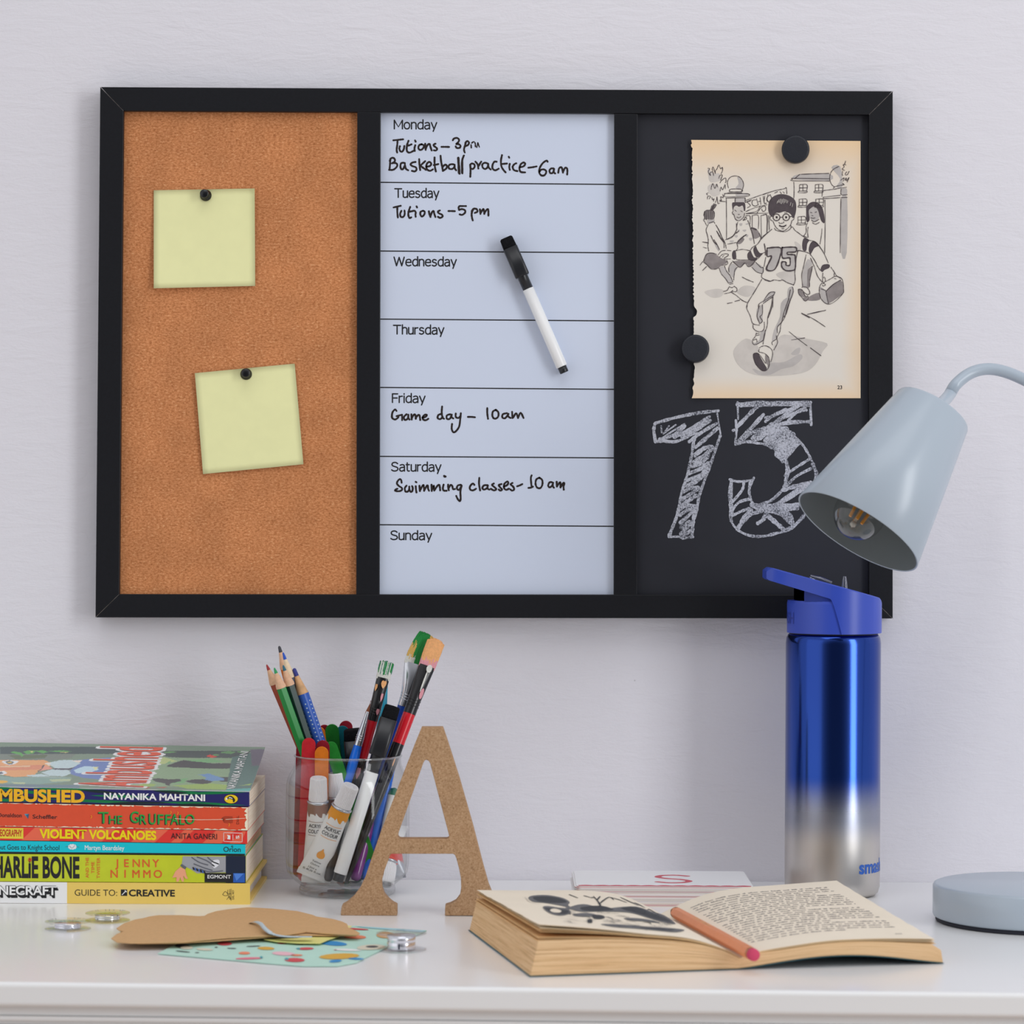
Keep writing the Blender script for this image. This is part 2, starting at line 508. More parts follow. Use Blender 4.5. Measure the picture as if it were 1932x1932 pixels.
# weekly planner: printed days and marker writing lie on the white panel
b = panel(((713, 1125), (1160, 1125), (1162, 210), (714, 208)), WB)
def onto(y):
    return lambda x, z: U(x, z, y)
for yl, yr in ((344, 348), (473.5, 477), (602, 605.5), (731, 734.6), (861, 864), (990, 993)):
    b.ribbon([U(715, yl, YP - .0001), U(1160, yr, YP - .0001)], .00085, INK, NF)
# plain round-stroke lettering of the printed days
GLY = {'M': (.95, 'l0,0 0,1', 'l0,1 .475,.22 .95,1', 'l.95,1 .95,0'), 'T': (.86, 'l0,1 .86,1', 'l.43,1 .43,0'), 'W': (1.24, 'l0,1 .30,0', 'l.30,0 .62,.97', 'l.62,.97 .94,0', 'l.94,0 1.24,1'),
       'F': (.58, 'l0,0 0,1', 'l0,1 .60,1', 'l0,.52 .55,.52'), 'S': (.74, 'c.70,.86 .54,.97 .34,1 .12,.93 .04,.75 .14,.60 .38,.51 .62,.43 .74,.26 .64,.08 .38,0 .16,.03 0,.13'),
       'o': (.64, 'c.32,.75 .10,.66 .0,.375 .10,.09 .32,0 .54,.09 .64,.375 .54,.66 .32,.75'), 'n': (.54, 'l0,0 0,.74', 'c0,.60 .16,.73 .32,.75 .48,.68 .54,.50 .54,.3', 'l.54,.3 .54,0'),
       'd': (.60, 'l.60,1.06 .60,0', 'c.60,.64 .40,.75 .22,.73 .05,.58 0,.36 .06,.12 .24,0 .44,.04 .60,.18'), 'a': (.56, 'c.06,.68 .28,.75 .48,.70 .55,.54 .56,.40', 'l.56,.42 .56,0', 'c.56,.44 .26,.42 .06,.34 0,.18 .10,.02 .30,0 .56,.16'),
       'y': (.60, 'l0,.75 .31,.02', 'l.62,.75 .22,-.27'), 'u': (.54, 'l0,.75 0,.3', 'c0,.3 .02,.08 .18,0 .38,.03 .54,.16', 'l.54,.75 .54,0'), 'e': (.62, 'l0,.40 .62,.40', 'c.62,.40 .56,.68 .34,.75 .10,.66 0,.38 .08,.10 .34,0 .60,.08'),
       's': (.52, 'c.48,.66 .26,.75 .07,.66 .05,.48 .26,.40 .46,.32 .51,.16 .36,.02 .18,.0 0,.08'), 'h': (.54, 'l0,0 0,1.06', 'c0,.60 .16,.73 .32,.75 .48,.68 .54,.50 .54,.3', 'l.54,.3 .54,0'),
       'r': (.34, 'l0,0 0,.74', 'c0,.58 .14,.70 .36,.73'), 'i': (.04, 'l.02,0 .02,.75', 'l.02,.96 .02,1.03'), 't': (.38, 'c.12,.96 .12,.5 .13,.14 .22,.01 .38,.02', 'l0,.75 .37,.75')}
def day(word, x0, x1, by):
    adv = 0; items = []
    for ch in word:
        g_ = GLY[ch]; items.append((adv, g_[1:])); adv += g_[0] + .21
    adv -= .21; sx = (x1 - x0 - 2) / adv; sy = 16.2
    for k_, (a, st) in enumerate(items):
        for q_, txt in enumerate(st):
            pts = [tuple(map(float, e.split(','))) for e in txt[1:].split()]
            if txt[0] == 'c': pts = [(v.x, v.y) for v in smooth_path([(x, y, 0) for x, y in pts], False, 5)]
            b.ribbon([U(x0 + 1 + (a + x) * sx, by - y * sy + .006 * (a + x) * sx, YP - .00010 - .000006 * q_) for x, y in pts], 2.5 * .0004, INK, NF)
for word, x0, x1, by in (('Monday', 743, 824.5, 243), ('Tuesday', 744, 828.5, 372.3), ('Wednesday', 742.5, 861.5, 501.3),
                         ('Thursday', 741.5, 838, 630), ('Friday', 739.5, 802.5, 759.3), ('Saturday', 738, 832.5, 888.6), ('Sunday', 736.5, 815, 1018)):
    day(word, x0, x1, by)
HAND = [
 ((725, 250, 10.168), '175,150 270,140 365,130; 255,145 250,230 238,330 248,385; 300,265 290,310 310,360 345,365 375,320 385,260; 465,160 440,230 430,310 445,370 490,385 545,360 580,340; 435,255 480,245 525,225; 595,245 580,300 585,355; 590,150 602,175; 715,225 670,245 655,300 690,335 740,310 760,250 715,225; 785,215 790,270 795,335; 795,320 830,240 870,220 885,270 910,345; 985,215 955,225 950,255 985,280 1015,315 990,345 950,340; 1100,275 1180,275 1245,277; 1315,150 1340,115 1400,105 1435,140 1420,185 1380,220 1430,225 1465,260 1440,295 1390,295 1370,265; 1570,175 1545,260 1530,330 1545,385; 1555,200 1590,165 1625,190 1610,235 1560,262'),
 ((725, 250, 10.168), '115,520 110,620 100,715; 105,545 125,500 170,485 205,520 195,560 150,590; 150,590 215,585 250,615 235,665 170,715 95,715; 375,580 325,590 310,650 330,705 365,695 390,640; 395,585 400,650 420,700 460,725; 600,565 545,575 505,605 530,640 600,665 620,705 590,745 530,735; 670,510 675,610 690,720; 785,550 720,610 690,640; 690,635 750,680 800,715; 815,655 880,640 900,595 865,565 825,590 805,650 825,710 880,735 935,705; 965,480 965,580 975,680 990,745; 950,625 1000,615 1040,605; 1080,445 1090,550 1110,650 1125,735; 1120,660 1165,620 1200,635 1190,690 1125,735; 1330,610 1275,610 1235,640 1245,690 1300,700 1345,660 1350,620; 1350,640 1355,690 1380,725; 1425,480 1430,580 1440,690 1445,790; 1415,485 1422,600 1430,780; 1530,440 1500,520 1500,640 1500,785; 1522,445 1490,560 1492,780; 1650,630 1655,740 1650,850; 1645,620 1680,595 1725,610 1735,655 1700,700 1665,690; 1750,560 1790,610 1805,690; 1805,650 1840,590 1860,560'),
 ((895, 250, 10.168), '255,595 205,580 155,610 160,670 205,700 250,670 265,610; 265,600 275,670 315,710; 425,560 385,560 350,620 350,690 400,725 465,695; 530,435 510,540 520,650 560,720 600,765; 510,605 570,600 625,595; 680,600 670,660 680,715; 660,465 670,485; 805,590 765,610 735,660 760,720 825,740; 880,665 940,650 975,605 945,575 890,610 865,690 890,755 975,765; 1035,675 1120,665 1195,650; 1405,560 1380,540 1310,590 1255,680 1245,770 1290,825 1350,815 1380,750 1340,710 1280,715 1250,755; 1520,690 1475,690 1440,730 1460,780 1505,770 1530,700; 1525,700 1525,760 1550,785; 1610,770 1625,690 1665,665 1690,710 1700,770; 1705,745 1740,680 1775,685 1785,740 1780,805'),
 ((730, 380, 9.66), '120,110 185,95 250,80; 190,95 190,190 200,295; 265,170 240,230 260,285 305,275 325,225 320,165; 425,100 400,170 390,240 410,300 445,290; 390,190 450,180 500,170 525,200 520,240 525,280; 540,90 550,110; 660,170 615,190 610,240 640,275 680,240 690,190 660,170; 765,180 775,230 795,285; 795,270 820,200 850,175 865,230 885,285; 965,165 930,185 945,215 1000,240 1015,275 970,300 930,280; 1120,175 1180,175 1240,178; 1440,85 1380,85 1315,90 1310,140 1320,155; 1315,155 1370,140 1425,165 1420,210 1370,245 1325,235; 1570,150 1545,220 1550,290 1565,345; 1545,180 1580,135 1635,140 1650,185 1600,210; 1695,145 1705,230; 1705,215 1745,150 1765,145 1775,225; 1775,215 1820,150 1845,145 1850,200 1850,260'),
 ((730, 760, 7.1556), '130,110 110,90 75,130 70,200 110,225 150,200 155,185; 130,180 205,160; 205,160 205,235; 265,155 230,190 240,230 280,215 290,165; 290,160 290,200 305,225; 330,155 335,225; 335,210 365,160 385,165 390,215; 390,205 420,165 440,170 450,230; 480,200 520,190 540,165 515,160 485,190 490,225 525,235 560,215; 735,150 695,165 685,205 720,220 755,190; 745,50 740,130 750,195 770,215; 855,155 810,170 810,215 850,215 875,160; 870,165 875,195 895,210; 930,145 930,190 965,205 990,180; 998,140 990,220 975,320 930,385 895,395 875,350 880,285; 1095,190 1140,190 1190,195; 1355,70 1355,140 1365,215; 1470,95 1430,120 1425,180 1455,215 1500,190 1505,130 1470,95; 1620,140 1565,155 1560,200 1600,205 1640,150; 1635,150 1640,185 1670,205; 1690,120 1695,205; 1705,200 1745,140 1770,205; 1770,205 1805,135 1845,205'),
 ((735, 890, 10.733), '245,225 235,170 205,150 165,190 150,240 190,290 245,325 250,370 190,395 115,385 125,360 160,345; 345,280 310,330 320,395 360,405 395,365 400,300; 395,350 425,405 460,390 470,330 455,290; 530,295 535,360 545,420; 530,205 545,215; 605,285 615,390; 620,370 665,290 690,275 700,385; 705,375 750,290 775,280 780,340 800,385; 850,265 855,390; 860,370 895,280 905,380; 915,370 970,285 1005,265 1020,320 1025,375; 1095,260 1080,330 1095,380 1155,385; 1105,85 1135,98; 1110,98 1125,105; 1185,260 1190,340 1200,375; 1195,340 1235,270 1270,290 1285,350 1325,350; 1440,265 1380,280 1365,340 1400,370 1440,320 1455,275; 1460,285 1435,400 1440,540 1425,595 1385,560 1350,490'),
 ((880, 890, 9.66), '145,240 115,215 65,270 70,325 120,340 175,310; 235,110 230,220 250,340; 380,245 320,250 290,300 330,325 380,290 390,250; 385,260 390,310 420,325; 500,215 465,240 510,280 545,320 500,340 445,310; 640,225 590,245 620,290 650,325 620,345 590,325; 680,270 740,245 765,200 740,180 690,225 685,290 720,330 775,310; 840,205 805,230 850,270 870,320 835,345 805,325; 925,265 970,250 1020,225; 1190,65 1175,110 1180,200 1190,280; 1130,295 1175,290 1215,270; 1330,110 1275,140 1260,220 1290,290 1350,295 1385,230 1380,150 1330,110; 1560,190 1515,195 1490,250 1515,285 1560,255 1580,200; 1575,215 1575,265 1595,290; 1645,185 1650,270; 1660,255 1710,190 1715,285; 1725,270 1765,205 1785,215 1770,270 1775,325'),
]
for tf, txt in HAND:
    for i, path in enumerate(strokes(None, txt, tf)):
        b.ribbon([U(x, y, YP - .00012 - .000004 * (i % 9)) for x, y in path], .00142, MARK, NF, wob=.25)
for path in strokes(None, '1665,235 1670,290; 1680,200 1720,175 1745,210 1750,270; 1775,285 1795,200; 1795,200 1825,280', (725, 250, 10.168)):
    b.ribbon([U(x, y, YP - .00012) for x, y in path], .0009, MARK, NF, wob=.8)
child(b, 'planner_panel', board)

# chalkboard with the hatched 75
b = panel(((1198, 1126), (1642, 1126), (1643, 211), (1199, 211)), CHALKB)
K5 = (1190, 740, 4.712)
CH = [
 (3.8, '220,275 400,225 600,185 780,165; 215,285 205,340 220,440; 225,440 300,435 390,440 480,410 560,365'),
 (2.0, '765,165 780,260 800,380'), (3.6, '590,370 560,440 545,540 520,660 490,780 450,900 430,1030; 795,390 750,520 700,670 650,800 610,920 590,1030'),
 (4.5, '430,1030 400,1130 360,1230 340,1285; 590,1030 560,1120 550,1200 545,1285'), (3, '350,1285 430,1285 470,1300 550,1280'),
 (2, '270,300 275,360; 340,300 290,370; 245,430 350,360 480,280; 290,370 400,290'), (4.5, '260,420 380,380 480,300; 390,400 560,310 700,220; 460,400 600,320 710,250; 520,440 640,350 760,280; 500,380 620,310'),
 (5, '575,490 680,400 770,320; 570,560 650,500 720,480; 560,620 660,560 730,490; 545,660 640,620 690,560; 520,720 620,680 690,630; 505,780 620,740 680,670; 500,830 600,780 660,720'),
 (5, '460,890 540,850 600,850; 440,960 540,900 590,860; 440,1020 520,960 580,920; 430,1040 500,1010 590,1010; 440,1090 520,1040 580,1040; 440,1160 500,1110 550,1060; 450,1200 520,1150; 450,1260 500,1200 540,1170; 470,1280 530,1230'),
 (4.5, '950,110 1100,95 1300,95 1600,90'), (5.5, '980,115 1150,110 1340,105; 1340,100 1580,110'), (2.4, '950,90 955,240'), (3.2, '1595,90 1605,290; 1600,270 1450,260 1270,290; 1270,300 1440,275 1600,255'),
 (3.2, '935,250 940,340 930,460; 910,340 935,330; 930,465 1020,440 1100,450 1220,470 1320,540 1380,610; 950,460 1050,435 1090,445'),
 (5, '945,310 1040,210 1120,130; 980,420 1080,310 1180,200; 970,430 1080,360 1200,320; 1080,410 1200,330 1340,230'), (3.5, '1200,230 1320,190 1460,130 1540,90; 1200,260 1260,210 1380,150; 1260,290 1400,180 1520,110; 1290,260 1420,200 1550,140; 1400,250 1480,180 1560,160'),
 (7, '1100,420 1190,360 1260,290; 1130,410 1240,350 1380,330; 1230,320 1380,330; 1200,430 1330,370 1420,360'), (8, '1230,460 1350,390 1440,380; 1250,480 1380,420 1440,400; 1300,520 1400,450 1440,430; 1310,550 1420,480 1470,450; 1330,570 1400,520'),
 (4, '1350,620 1420,540 1500,450; 1340,600 1440,500'), (3, '1380,330 1450,390 1530,470 1590,570 1630,660 1650,760'), (4.5, '1620,640 1650,720 1640,780'),
 (5, '1380,610 1395,690 1380,780 1370,840'), (3.4, '1370,740 1470,670 1580,600; 1370,850 1470,750 1600,680; 1350,870 1250,960 1130,1005'),
 (3.2, '1130,1005 1080,980 1055,900 1060,840 1095,760; 880,775 960,795 1090,780; 1060,800 1050,900'), (5, '895,790 885,900 890,1000 895,1090'),
 (3.4, '885,1080 900,1160 960,1230 1060,1275 1180,1280 1290,1255 1400,1225 1480,1160 1540,1090'), (4.5, '1370,1230 1450,1190 1540,1100'),
 (3.4, '1005,800 990,870 900,980; 900,1050 960,980 1050,950; 900,1100 980,1060 1060,1030'), (4.6, '960,1200 1010,1110 1070,1050; 970,1190 1060,1090 1160,1060; 1130,1165 1180,1130 1200,1080'),
 (5.5, '1210,1090 1290,1160 1370,1230; 1100,1010 1200,1040 1310,1050 1410,1090 1435,1170; 1190,1050 1330,1080 1420,1160; 1080,1000 1160,1050'), (5, '1110,1010 1300,1010 1500,1000; 1250,1020 1400,940 1590,830; 1300,1000 1450,890 1600,810; 1350,870 1450,840 1600,800; 1150,1020 1320,1040 1480,1030'),
]
cn = 0
for w, txt in CH:
    for path in strokes(None, txt, K5):
        cn += 1
        b.ribbon([U(x, y, YP - .00006 - .0000015 * cn) for x, y in path], w * 1.5 * .0004, CHALK, NF, wob=.5)
child(b, 'chalkboard_panel', board)

# ------------------------------------------------------------------ notes and pins on the cork
NOTE = M('note_paper', (226, 222, 168), .75, spec=.2, vary=(90, .975))
PIN = M('pin_plastic', (14, 15, 18), .22, spec=.6)
def sticky(corners, lift, label):
    """corners in pixels TL, TR, BR, BL; lift(u, v) = height over the cork, v from top to bottom"""
    n = 16; vs = []; fs = []
    for j in range(n + 1):
        for i in range(n + 1):
            u, v = i / n, j / n
            tl, tr, br, bl = [Vector(c) for c in corners]
            p = (tl * (1 - u) + tr * u) * (1 - v) + (bl * (1 - u) + br * u) * v
            vs.append(U(p.x, p.y, YP - lift(u, v)))
    k = len(vs)
    vs += [v + Vector((0, .00012, 0)) for v in vs]
    w = n + 1
    for j in range(n):
        for i in range(n):
            a = j * w + i
            fs += [(a, a + 1, a + 1 + w, a + w), (k + a, k + a + w, k + a + 1 + w, k + a + 1)]
    for i in range(n):
        for a, c in ((i, i + 1), (n * w + i, n * w + i + 1), (i * w, i * w + w), (i * w + n, i * w + n + w)):
            fs.append((a, c, c + k, a + k))
    b = MB(); b.add(vs, fs, NOTE, True)
    return tag(b.build('sticky_note'), label, 'note', 'yellow sticky notes')
def n1(u, v): return .0011 + .0042 * max(0, v - .12) ** 1.2 * (1 - .72 * u) + .0016 * max(0, (u - .86) / .14) ** 2 * (1 - v) + .0005 * (1 - v) * u
sticky(((290, 359), (480.5, 355.5), (481.5, 539.5), (290, 544)), n1, 'upper yellow sticky note, nearly level, pinned near the top of the cork')
def n2(u, v): return .0011 + .0022 * (1 - u) * (1 - v) + .0011 * v
sticky(((367.5, 704), (556, 686), (572.5, 876), (383, 894.5)), n2, 'lower yellow sticky note, tilted, pinned in the middle of the cork')
def pin(px, py, dx, dy, label):
    t = thing('push_pin', label, 'pin', mat=axis_frame(U(px, py, YP - .0015), U(px + dx, py + dy, YP - .0115)), group='black push pins')
    b = MB(); b.lathe([(.0002, .0), (.0041, 0), (.0044, .0006), (.0043, .0012), (.0029, .002), (.0026, .0035), (.0030, .0065), (.0033, .0078), (.0032, .0083), (.0027, .0086), (.0001, .00865)], PIN, 28)
    b.build('grip', t)
    b = MB(); b.tube([(0, 0, -.006), (0, 0, .0002)], [.0001, .0005], M('steel', (190, 190, 195), .25, 1.0), 8)
    b.build('needle', t)
pin(388.5, 369, -4.0, -5.0, 'black push pin holding the upper sticky note')
pin(464.5, 706, -1.0, -3.0, 'black push pin holding the lower tilted sticky note')

# ------------------------------------------------------------------ dry erase marker on the planner
BLK = M('black_plastic', (28, 29, 33), .30, spec=.5)
FELT = M('eraser_felt', (24, 24, 27), .95, spec=.1, bump=(900, .5), vary=(700, .6))
PWHITE = M('white_plastic', (232, 232, 240), .25, spec=.5)
def marker(name, p_end, p_top, r, L_, label, group=None, barrel=PWHITE, face=(0, -1, 0)):
    """whiteboard pen: square black cap with a felt eraser; lengths follow the axis from plug to eraser"""
    t = thing(name, label, 'marker', mat=axis_frame(p_end, p_top, face), group=group)
    k = L_ / .1135
    b = MB(); b.lathe([(.0001, 0), (r * .72, 0), (r * .78, .0004), (r * .78, .0052 * k), (r * .4, .0054 * k)], BLK, 24); b.build('end_plug', t)
    b = MB(); b.lathe([(r * .5, .005 * k), (r * .96, .005 * k), (r, .0056 * k), (r, .0705 * k), (r * .5, .0708 * k)], barrel, 28); b.build('barrel', t)
    b = MB(); b.lathe([(r * .6, .0707 * k), (r * .92, .0707 * k), (r * .92, .083 * k)], BLK, 24); b.build('collar', t)
    b = MB(); b.lathe([(.0001, .0812 * k), (r * 1.2, .0812 * k), (r * 1.28, .0820 * k), (r * 1.28, .1052 * k), (r * .5, .1056 * k)], BLK, 40, sq=6); b.build('cap', t, auto=0)
    b = MB(); b.lathe([(r * .9, .1050 * k), (r * 1.16, .1052 * k), (r * 1.2, .1060 * k), (r * 1.14, .1128 * k), (r * .95, .1136 * k), (.0001, .1138 * k)], FELT, 40, sq=5); b.build('eraser', t, auto=0)
    return t
p0 = U(1065, 703, YP - .0062); p1 = U(954.5, 449, YP - .0070)
marker('dry_erase_marker', p0, p1, .0043, (p1 - p0).length, 'white whiteboard marker with square black cap clinging to the planner')

# ------------------------------------------------------------------ torn page and magnets on the chalkboard
def page_material():
    m = bpy.data.materials.new('aged_page'); m.use_nodes = True
    n = m.node_tree.nodes; l = m.node_tree.links; b = n['Principled BSDF']
    b.inputs['Roughness'].default_value = .85; b.inputs['Specular IOR Level'].default_value = .15
    t = n.new('ShaderNodeTexCoord'); s = n.new('ShaderNodeSeparateXYZ'); l.new(t.outputs['Generated'], s.inputs[0])
    def ramp(src, a, c):
        r = n.new('ShaderNodeMapRange'); r.interpolation_type = 'SMOOTHSTEP'
        r.inputs['From Min'].default_value = a; r.inputs['From Max'].default_value = c
        l.new(src, r.inputs['Value']); return r.outputs[0]
    q = n.new('ShaderNodeTexNoise'); q.inputs['Scale'].default_value = 18; q.inputs['Detail'].default_value = 4
    l.new(t.outputs['Object'], q.inputs['Vector'])
    def mx(op, x, y):
        k = n.new('ShaderNodeMath'); k.operation = op; l.new(x, k.inputs[0])
        if isinstance(y, float): k.inputs[1].default_value = y
        else: l.new(y, k.inputs[1])
        return k.outputs[0]
    e = mx('MAXIMUM', mx('MAXIMUM', ramp(s.outputs['Z'], .80, 1.03), mx('MULTIPLY', ramp(s.outputs['Z'], .10, -.01), .75)), mx('MULTIPLY', ramp(s.outputs['X'], .86, 1.03), .75))
    e = mx('MULTIPLY', e, mx('ADD', mx('MULTIPLY', q.outputs['Fac'], .8), .6))
    r = n.new('ShaderNodeValToRGB')
    r.color_ramp.elements[0].color = C(213, 206, 196); r.color_ramp.elements[1].color = C(222, 192, 154)
    l.new(e, r.inputs[0]); l.new(r.outputs[0], b.inputs['Base Color'])
    return m
PAGE = page_material()
LINE = M('drawing_ink', (74, 66, 68), .8, spec=.1)
DARK = M('drawing_dark', (84, 76, 79), .8, spec=.1, vary=(300, .85))
MID = M('drawing_mid_wash', (140, 132, 130), .85, spec=.1, vary=(160, .80))
WASH = M('drawing_grey_wash', (180, 174, 170), .85, spec=.1, vary=(110, .88))
PALE = M('drawing_pale_wash', (196, 189, 182), .85, spec=.1, vary=(110, .90))
def py_(px, pz):                       # the page bows away from the board at its torn edge
    return YP - .0008 - .0022 * max(0.0, (1400 - px) / 95.0) ** 1.6
def pg(x, y, k=1): return U(x, y, py_(x, y) - .00006 * k)
rp = random.Random(3)
left = []
y = 264.0
while y < 751:
    base = 1305 + (y - 264) * .012
    if 575 < y < 600: base += 5 * math.sin((y - 575) / 25 * PI)
    if y > 700: base -= (y - 700) * .09
    left.append((base + rp.uniform(-1.6, 1.6), y)); y += rp.uniform(2.0, 4.5)
top = [(1310 + i * 19.5, 264 + i * .11) for i in range(0, 17)]
right = [(1623.5 + .0 * i, 266 + i * 48.5) for i in range(0, 11)]
bot = [(1623 - i * 19.4, 751.3 - i * .0) for i in range(0, 17)]
outline = top + right[1:] + bot[1:] + list(reversed(left))
# page as strips so that it can bow
b = MB(); vs = []; fs = []
nx = 40
rows = []
for j in range(len(left)):
    lx, ly = left[j]; rx = 1623.6
    row = []
    for i in range(nx + 1):
        u = (i / nx) ** 1.3; x = lx + (rx - lx) * u
        yy = ly + (2.0 * u * (1 - (ly - 264) / 487))
        row.append((x, yy))
    rows.append(row)
rows[-1] = [(x, 751.3) for x, _ in rows[-1]]
w = nx + 1
for row in rows: vs += [U(x, y, py_(x, y)) for x, y in row]
k = len(vs); vs += [v + Vector((0, .00012, 0)) for v in vs]
for j in range(len(rows) - 1):
    for i in range(nx):
        a = j * w + i
        fs += [(a, a + 1, a + 1 + w, a + w), (k + a, k + a + w, k + a + 1 + w, k + a + 1)]
b.add(vs, fs, PAGE, True)
K = {1: (1300, 300, 12.075), 2: (1440, 300, 10.733), 3: (1300, 420, 12.075), 4: (1440, 420, 10.733), 5: (1360, 560, 8.782)}
nl = [0]; nf = [0]
def fillp(m, k, txt, lev=1):
    for part in txt.split(';'):
        x0, y0, s = K[k]
        q = [tuple(map(float, e.split(','))) for e in part.split()]
        sp = smooth_path([(x0 + a / s, y0 + c / s, 0) for a, c in q], True, 3)
        nf[0] += 1
        b.fill([pg(p.x, p.y, lev + nf[0] * .012) for p in sp], m)
def line(k, txt, w=1.05, m=LINE):
    for path in strokes(None, txt, K[k]):
        nl[0] += 1
        b.ribbon([pg(x, y, 5 + .006 * nl[0]) for x, y in path], w * .0004, m, NF, wob=.7)
# washes first
fillp(PALE, 1, '430,220 560,330 690,330 720,460 640,520 480,520 440,380; 430,620 560,560 690,640 700,800 560,850 450,760')
fillp(WASH, 1, '1100,400 1230,520 1230,640 1180,690 1060,660 1130,560; 1085,790 1310,790 1320,840 1085,850; 1060,890 1270,890 1270,980 1060,980; 420,1390 570,1370 560,1440 430,1480')
fillp(DARK, 1, '985,1000 1060,985 1250,985 1285,1080 1275,1190 1240,1150 1220,1060 1140,1090 1080,1060 1020,1100 1005,1190 985,1100')
fillp(PALE, 1, '1020,1110 1080,1070 1130,1100 1220,1070 1250,1190 1240,1310 1140,1400 1060,1350 1020,1260')
fillp(MID, 1, '335,1270 370,1180 470,1165 560,1190 580,1270 550,1380 450,1370 360,1370; 480,1160 540,1040 620,1030 600,1110 520,1170')
fillp(MID, 1, '1410,1560 1520,1580 1600,1680 1620,1760 1500,1820 1450,1740; 1080,1930 1120,1850 1200,1790 1260,1830 1180,1930')
fillp(WASH, 1, '1150,1470 1215,1465 1200,1520 1160,1520; 1280,1480 1360,1460 1330,1500; 1120,1610 1155,1610 1150,1650 1115,1650; 1215,1620 1305,1610 1270,1660; 1040,1740 1110,1740 1090,1790 1050,1780; 1290,1720 1350,1730 1330,1780 1290,1760; 1370,1800 1440,1800 1420,1860 1380,1850; 930,1860 1020,1860 1000,1890 940,1890')
fillp(WASH, 2, '630,410 720,310 1340,300 1340,440; 1380,170 1560,150 1600,560 1480,560 1560,400; 1590,600 1690,600 1690,720 1590,720; 1585,800 1700,800 1690,1900 1580,1900')
fillp(WASH, 2, '920,1010 1040,970 1130,1010 1135,1180 1040,1260 940,1190')
fillp(DARK, 2, '100,960 130,840 220,750 360,710 520,740 640,830 670,960 650,1120 600,1200 560,1120 450,1060 330,1090 260,1090 190,1150 150,1150 110,1080', 2)
for hx, hy, hl in ((290, 850, 50), (315, 825, 60), (340, 812, 70), (362, 806, 95), (385, 815, 90), (408, 806, 80), (430, 812, 95), (452, 818, 60), (478, 828, 60), (500, 845, 45), (600, 900, 70), (560, 880, 60)):
    line(2, f'{hx},{hy} {hx-6},{hy+hl*.5:.0f} {hx-14},{hy+hl}', .75, PALE)
fillp(DARK, 2, '870,1060 880,960 960,880 1060,870 1160,930 1220,1060 1245,1290 1180,1260 1140,1150 1110,1040 1040,960 960,1000 920,1060 940,1230 880,1270', 2)
fillp(DARK, 2, '790,1700 830,1600 930,1640 890,1720 870,1860 800,1840; 920,1830 960,1700 1040,1660 1130,1750 1040,1800 980,1900 950,1930')
fillp(MID, 3, '340,880 410,720 520,695 620,730 720,800 840,860 860,920 740,980 640,1050 500,1040 400,960; 1000,880 1360,870 1510,870 1470,950 1380,1010 1290,930 1180,1020 1100,970')
fillp(DARK, 3, '980,720 1010,640 1060,650 1075,820 1000,830; 1330,720 1400,640 1430,700 1480,790 1550,800 1520,870 1360,850; 1465,600 1520,530 1550,600 1610,690 1680,700 1560,800 1490,720', 2)
fillp(WASH, 3, '690,1030 800,1000 860,1120 940,1210 990,1350 900,1380 740,1170; 920,1020 1000,930 1100,1030 1040,1130 1020,1260 930,1160; 1440,1010 1530,920 1690,1030 1660,1160 1530,1120; 580,480 640,500 700,610 660,640')
fillp(PALE, 3, '360,1570 600,1510 780,1540 740,1680 560,1710 440,1660; 1100,1560 1250,1440 1480,1460 1500,1560 1350,1690 1150,1640')
fillp(WASH, 4, '80,510 345,510 330,690 220,940 70,940 170,690 80,680; 385,500 650,500 650,590 500,600 500,640 630,650 650,800 640,930 570,970 450,970 380,900 385,800 460,800 460,860 540,860 550,740 390,720', 2)
fillp(PALE, 4, '260,1040 500,970 640,980 640,1240 560,1240 400,1160; 640,380 760,460 760,560 690,600 660,500')
fillp(MID, 4, '900,960 1000,880 960,1060 930,1160 940,1300 880,1320 880,1120; 1270,1390 1560,1160 1620,1370 1610,1440 1320,1640 1290,1500; 710,1350 760,1350 820,1430 850,1500 800,1510 730,1450; 930,1500 1130,1420 1150,1560 920,1580; 800,1530 900,1510 860,1590')
fillp(WASH, 4, '800,1000 900,740 1000,840 900,960 880,1300 810,1300 800,1150; 1140,1300 1260,1390 1310,1640 1210,1590; 20,1560 120,1410 240,1400 200,1500 0,1620; 500,1340 600,1300 600,1430 520,1640 440,1900 400,1900 480,1600')
fillp(DARK, 4, '1160,960 1200,860 1310,840 1350,870 1330,920 1240,960 1200,1000', 2)
fillp(PALE, 5, '230,850 420,690 600,800 620,900 540,930 560,1080 680,1220 780,1180 860,900 880,800 1000,640 1180,640 1400,690 1760,770 1690,900 1560,1130 1350,1260 900,1310 560,1290 330,1170 220,1000')
fillp(WASH, 5, '520,1180 700,1240 820,1100 1050,1080 1300,950 1350,1020 1200,1150 1000,1200 820,1290 620,1290; 1160,950 1250,860 1320,850 1280,960; 660,590 730,560 720,690 600,780 560,770 640,710')
fillp(WASH, 5, '600,200 690,140 690,330 690,420 640,430 600,330; 1000,100 1120,20 1060,280 940,500 920,660 850,740 880,560 980,330')
fillp(DARK, 5, '540,960 570,930 620,940 700,1080 760,1180 740,1220 680,1220 580,1130 545,1040', 2)
fillp(MID, 5, '740,960 800,1040 790,1180 770,1120 740,1080', 2)
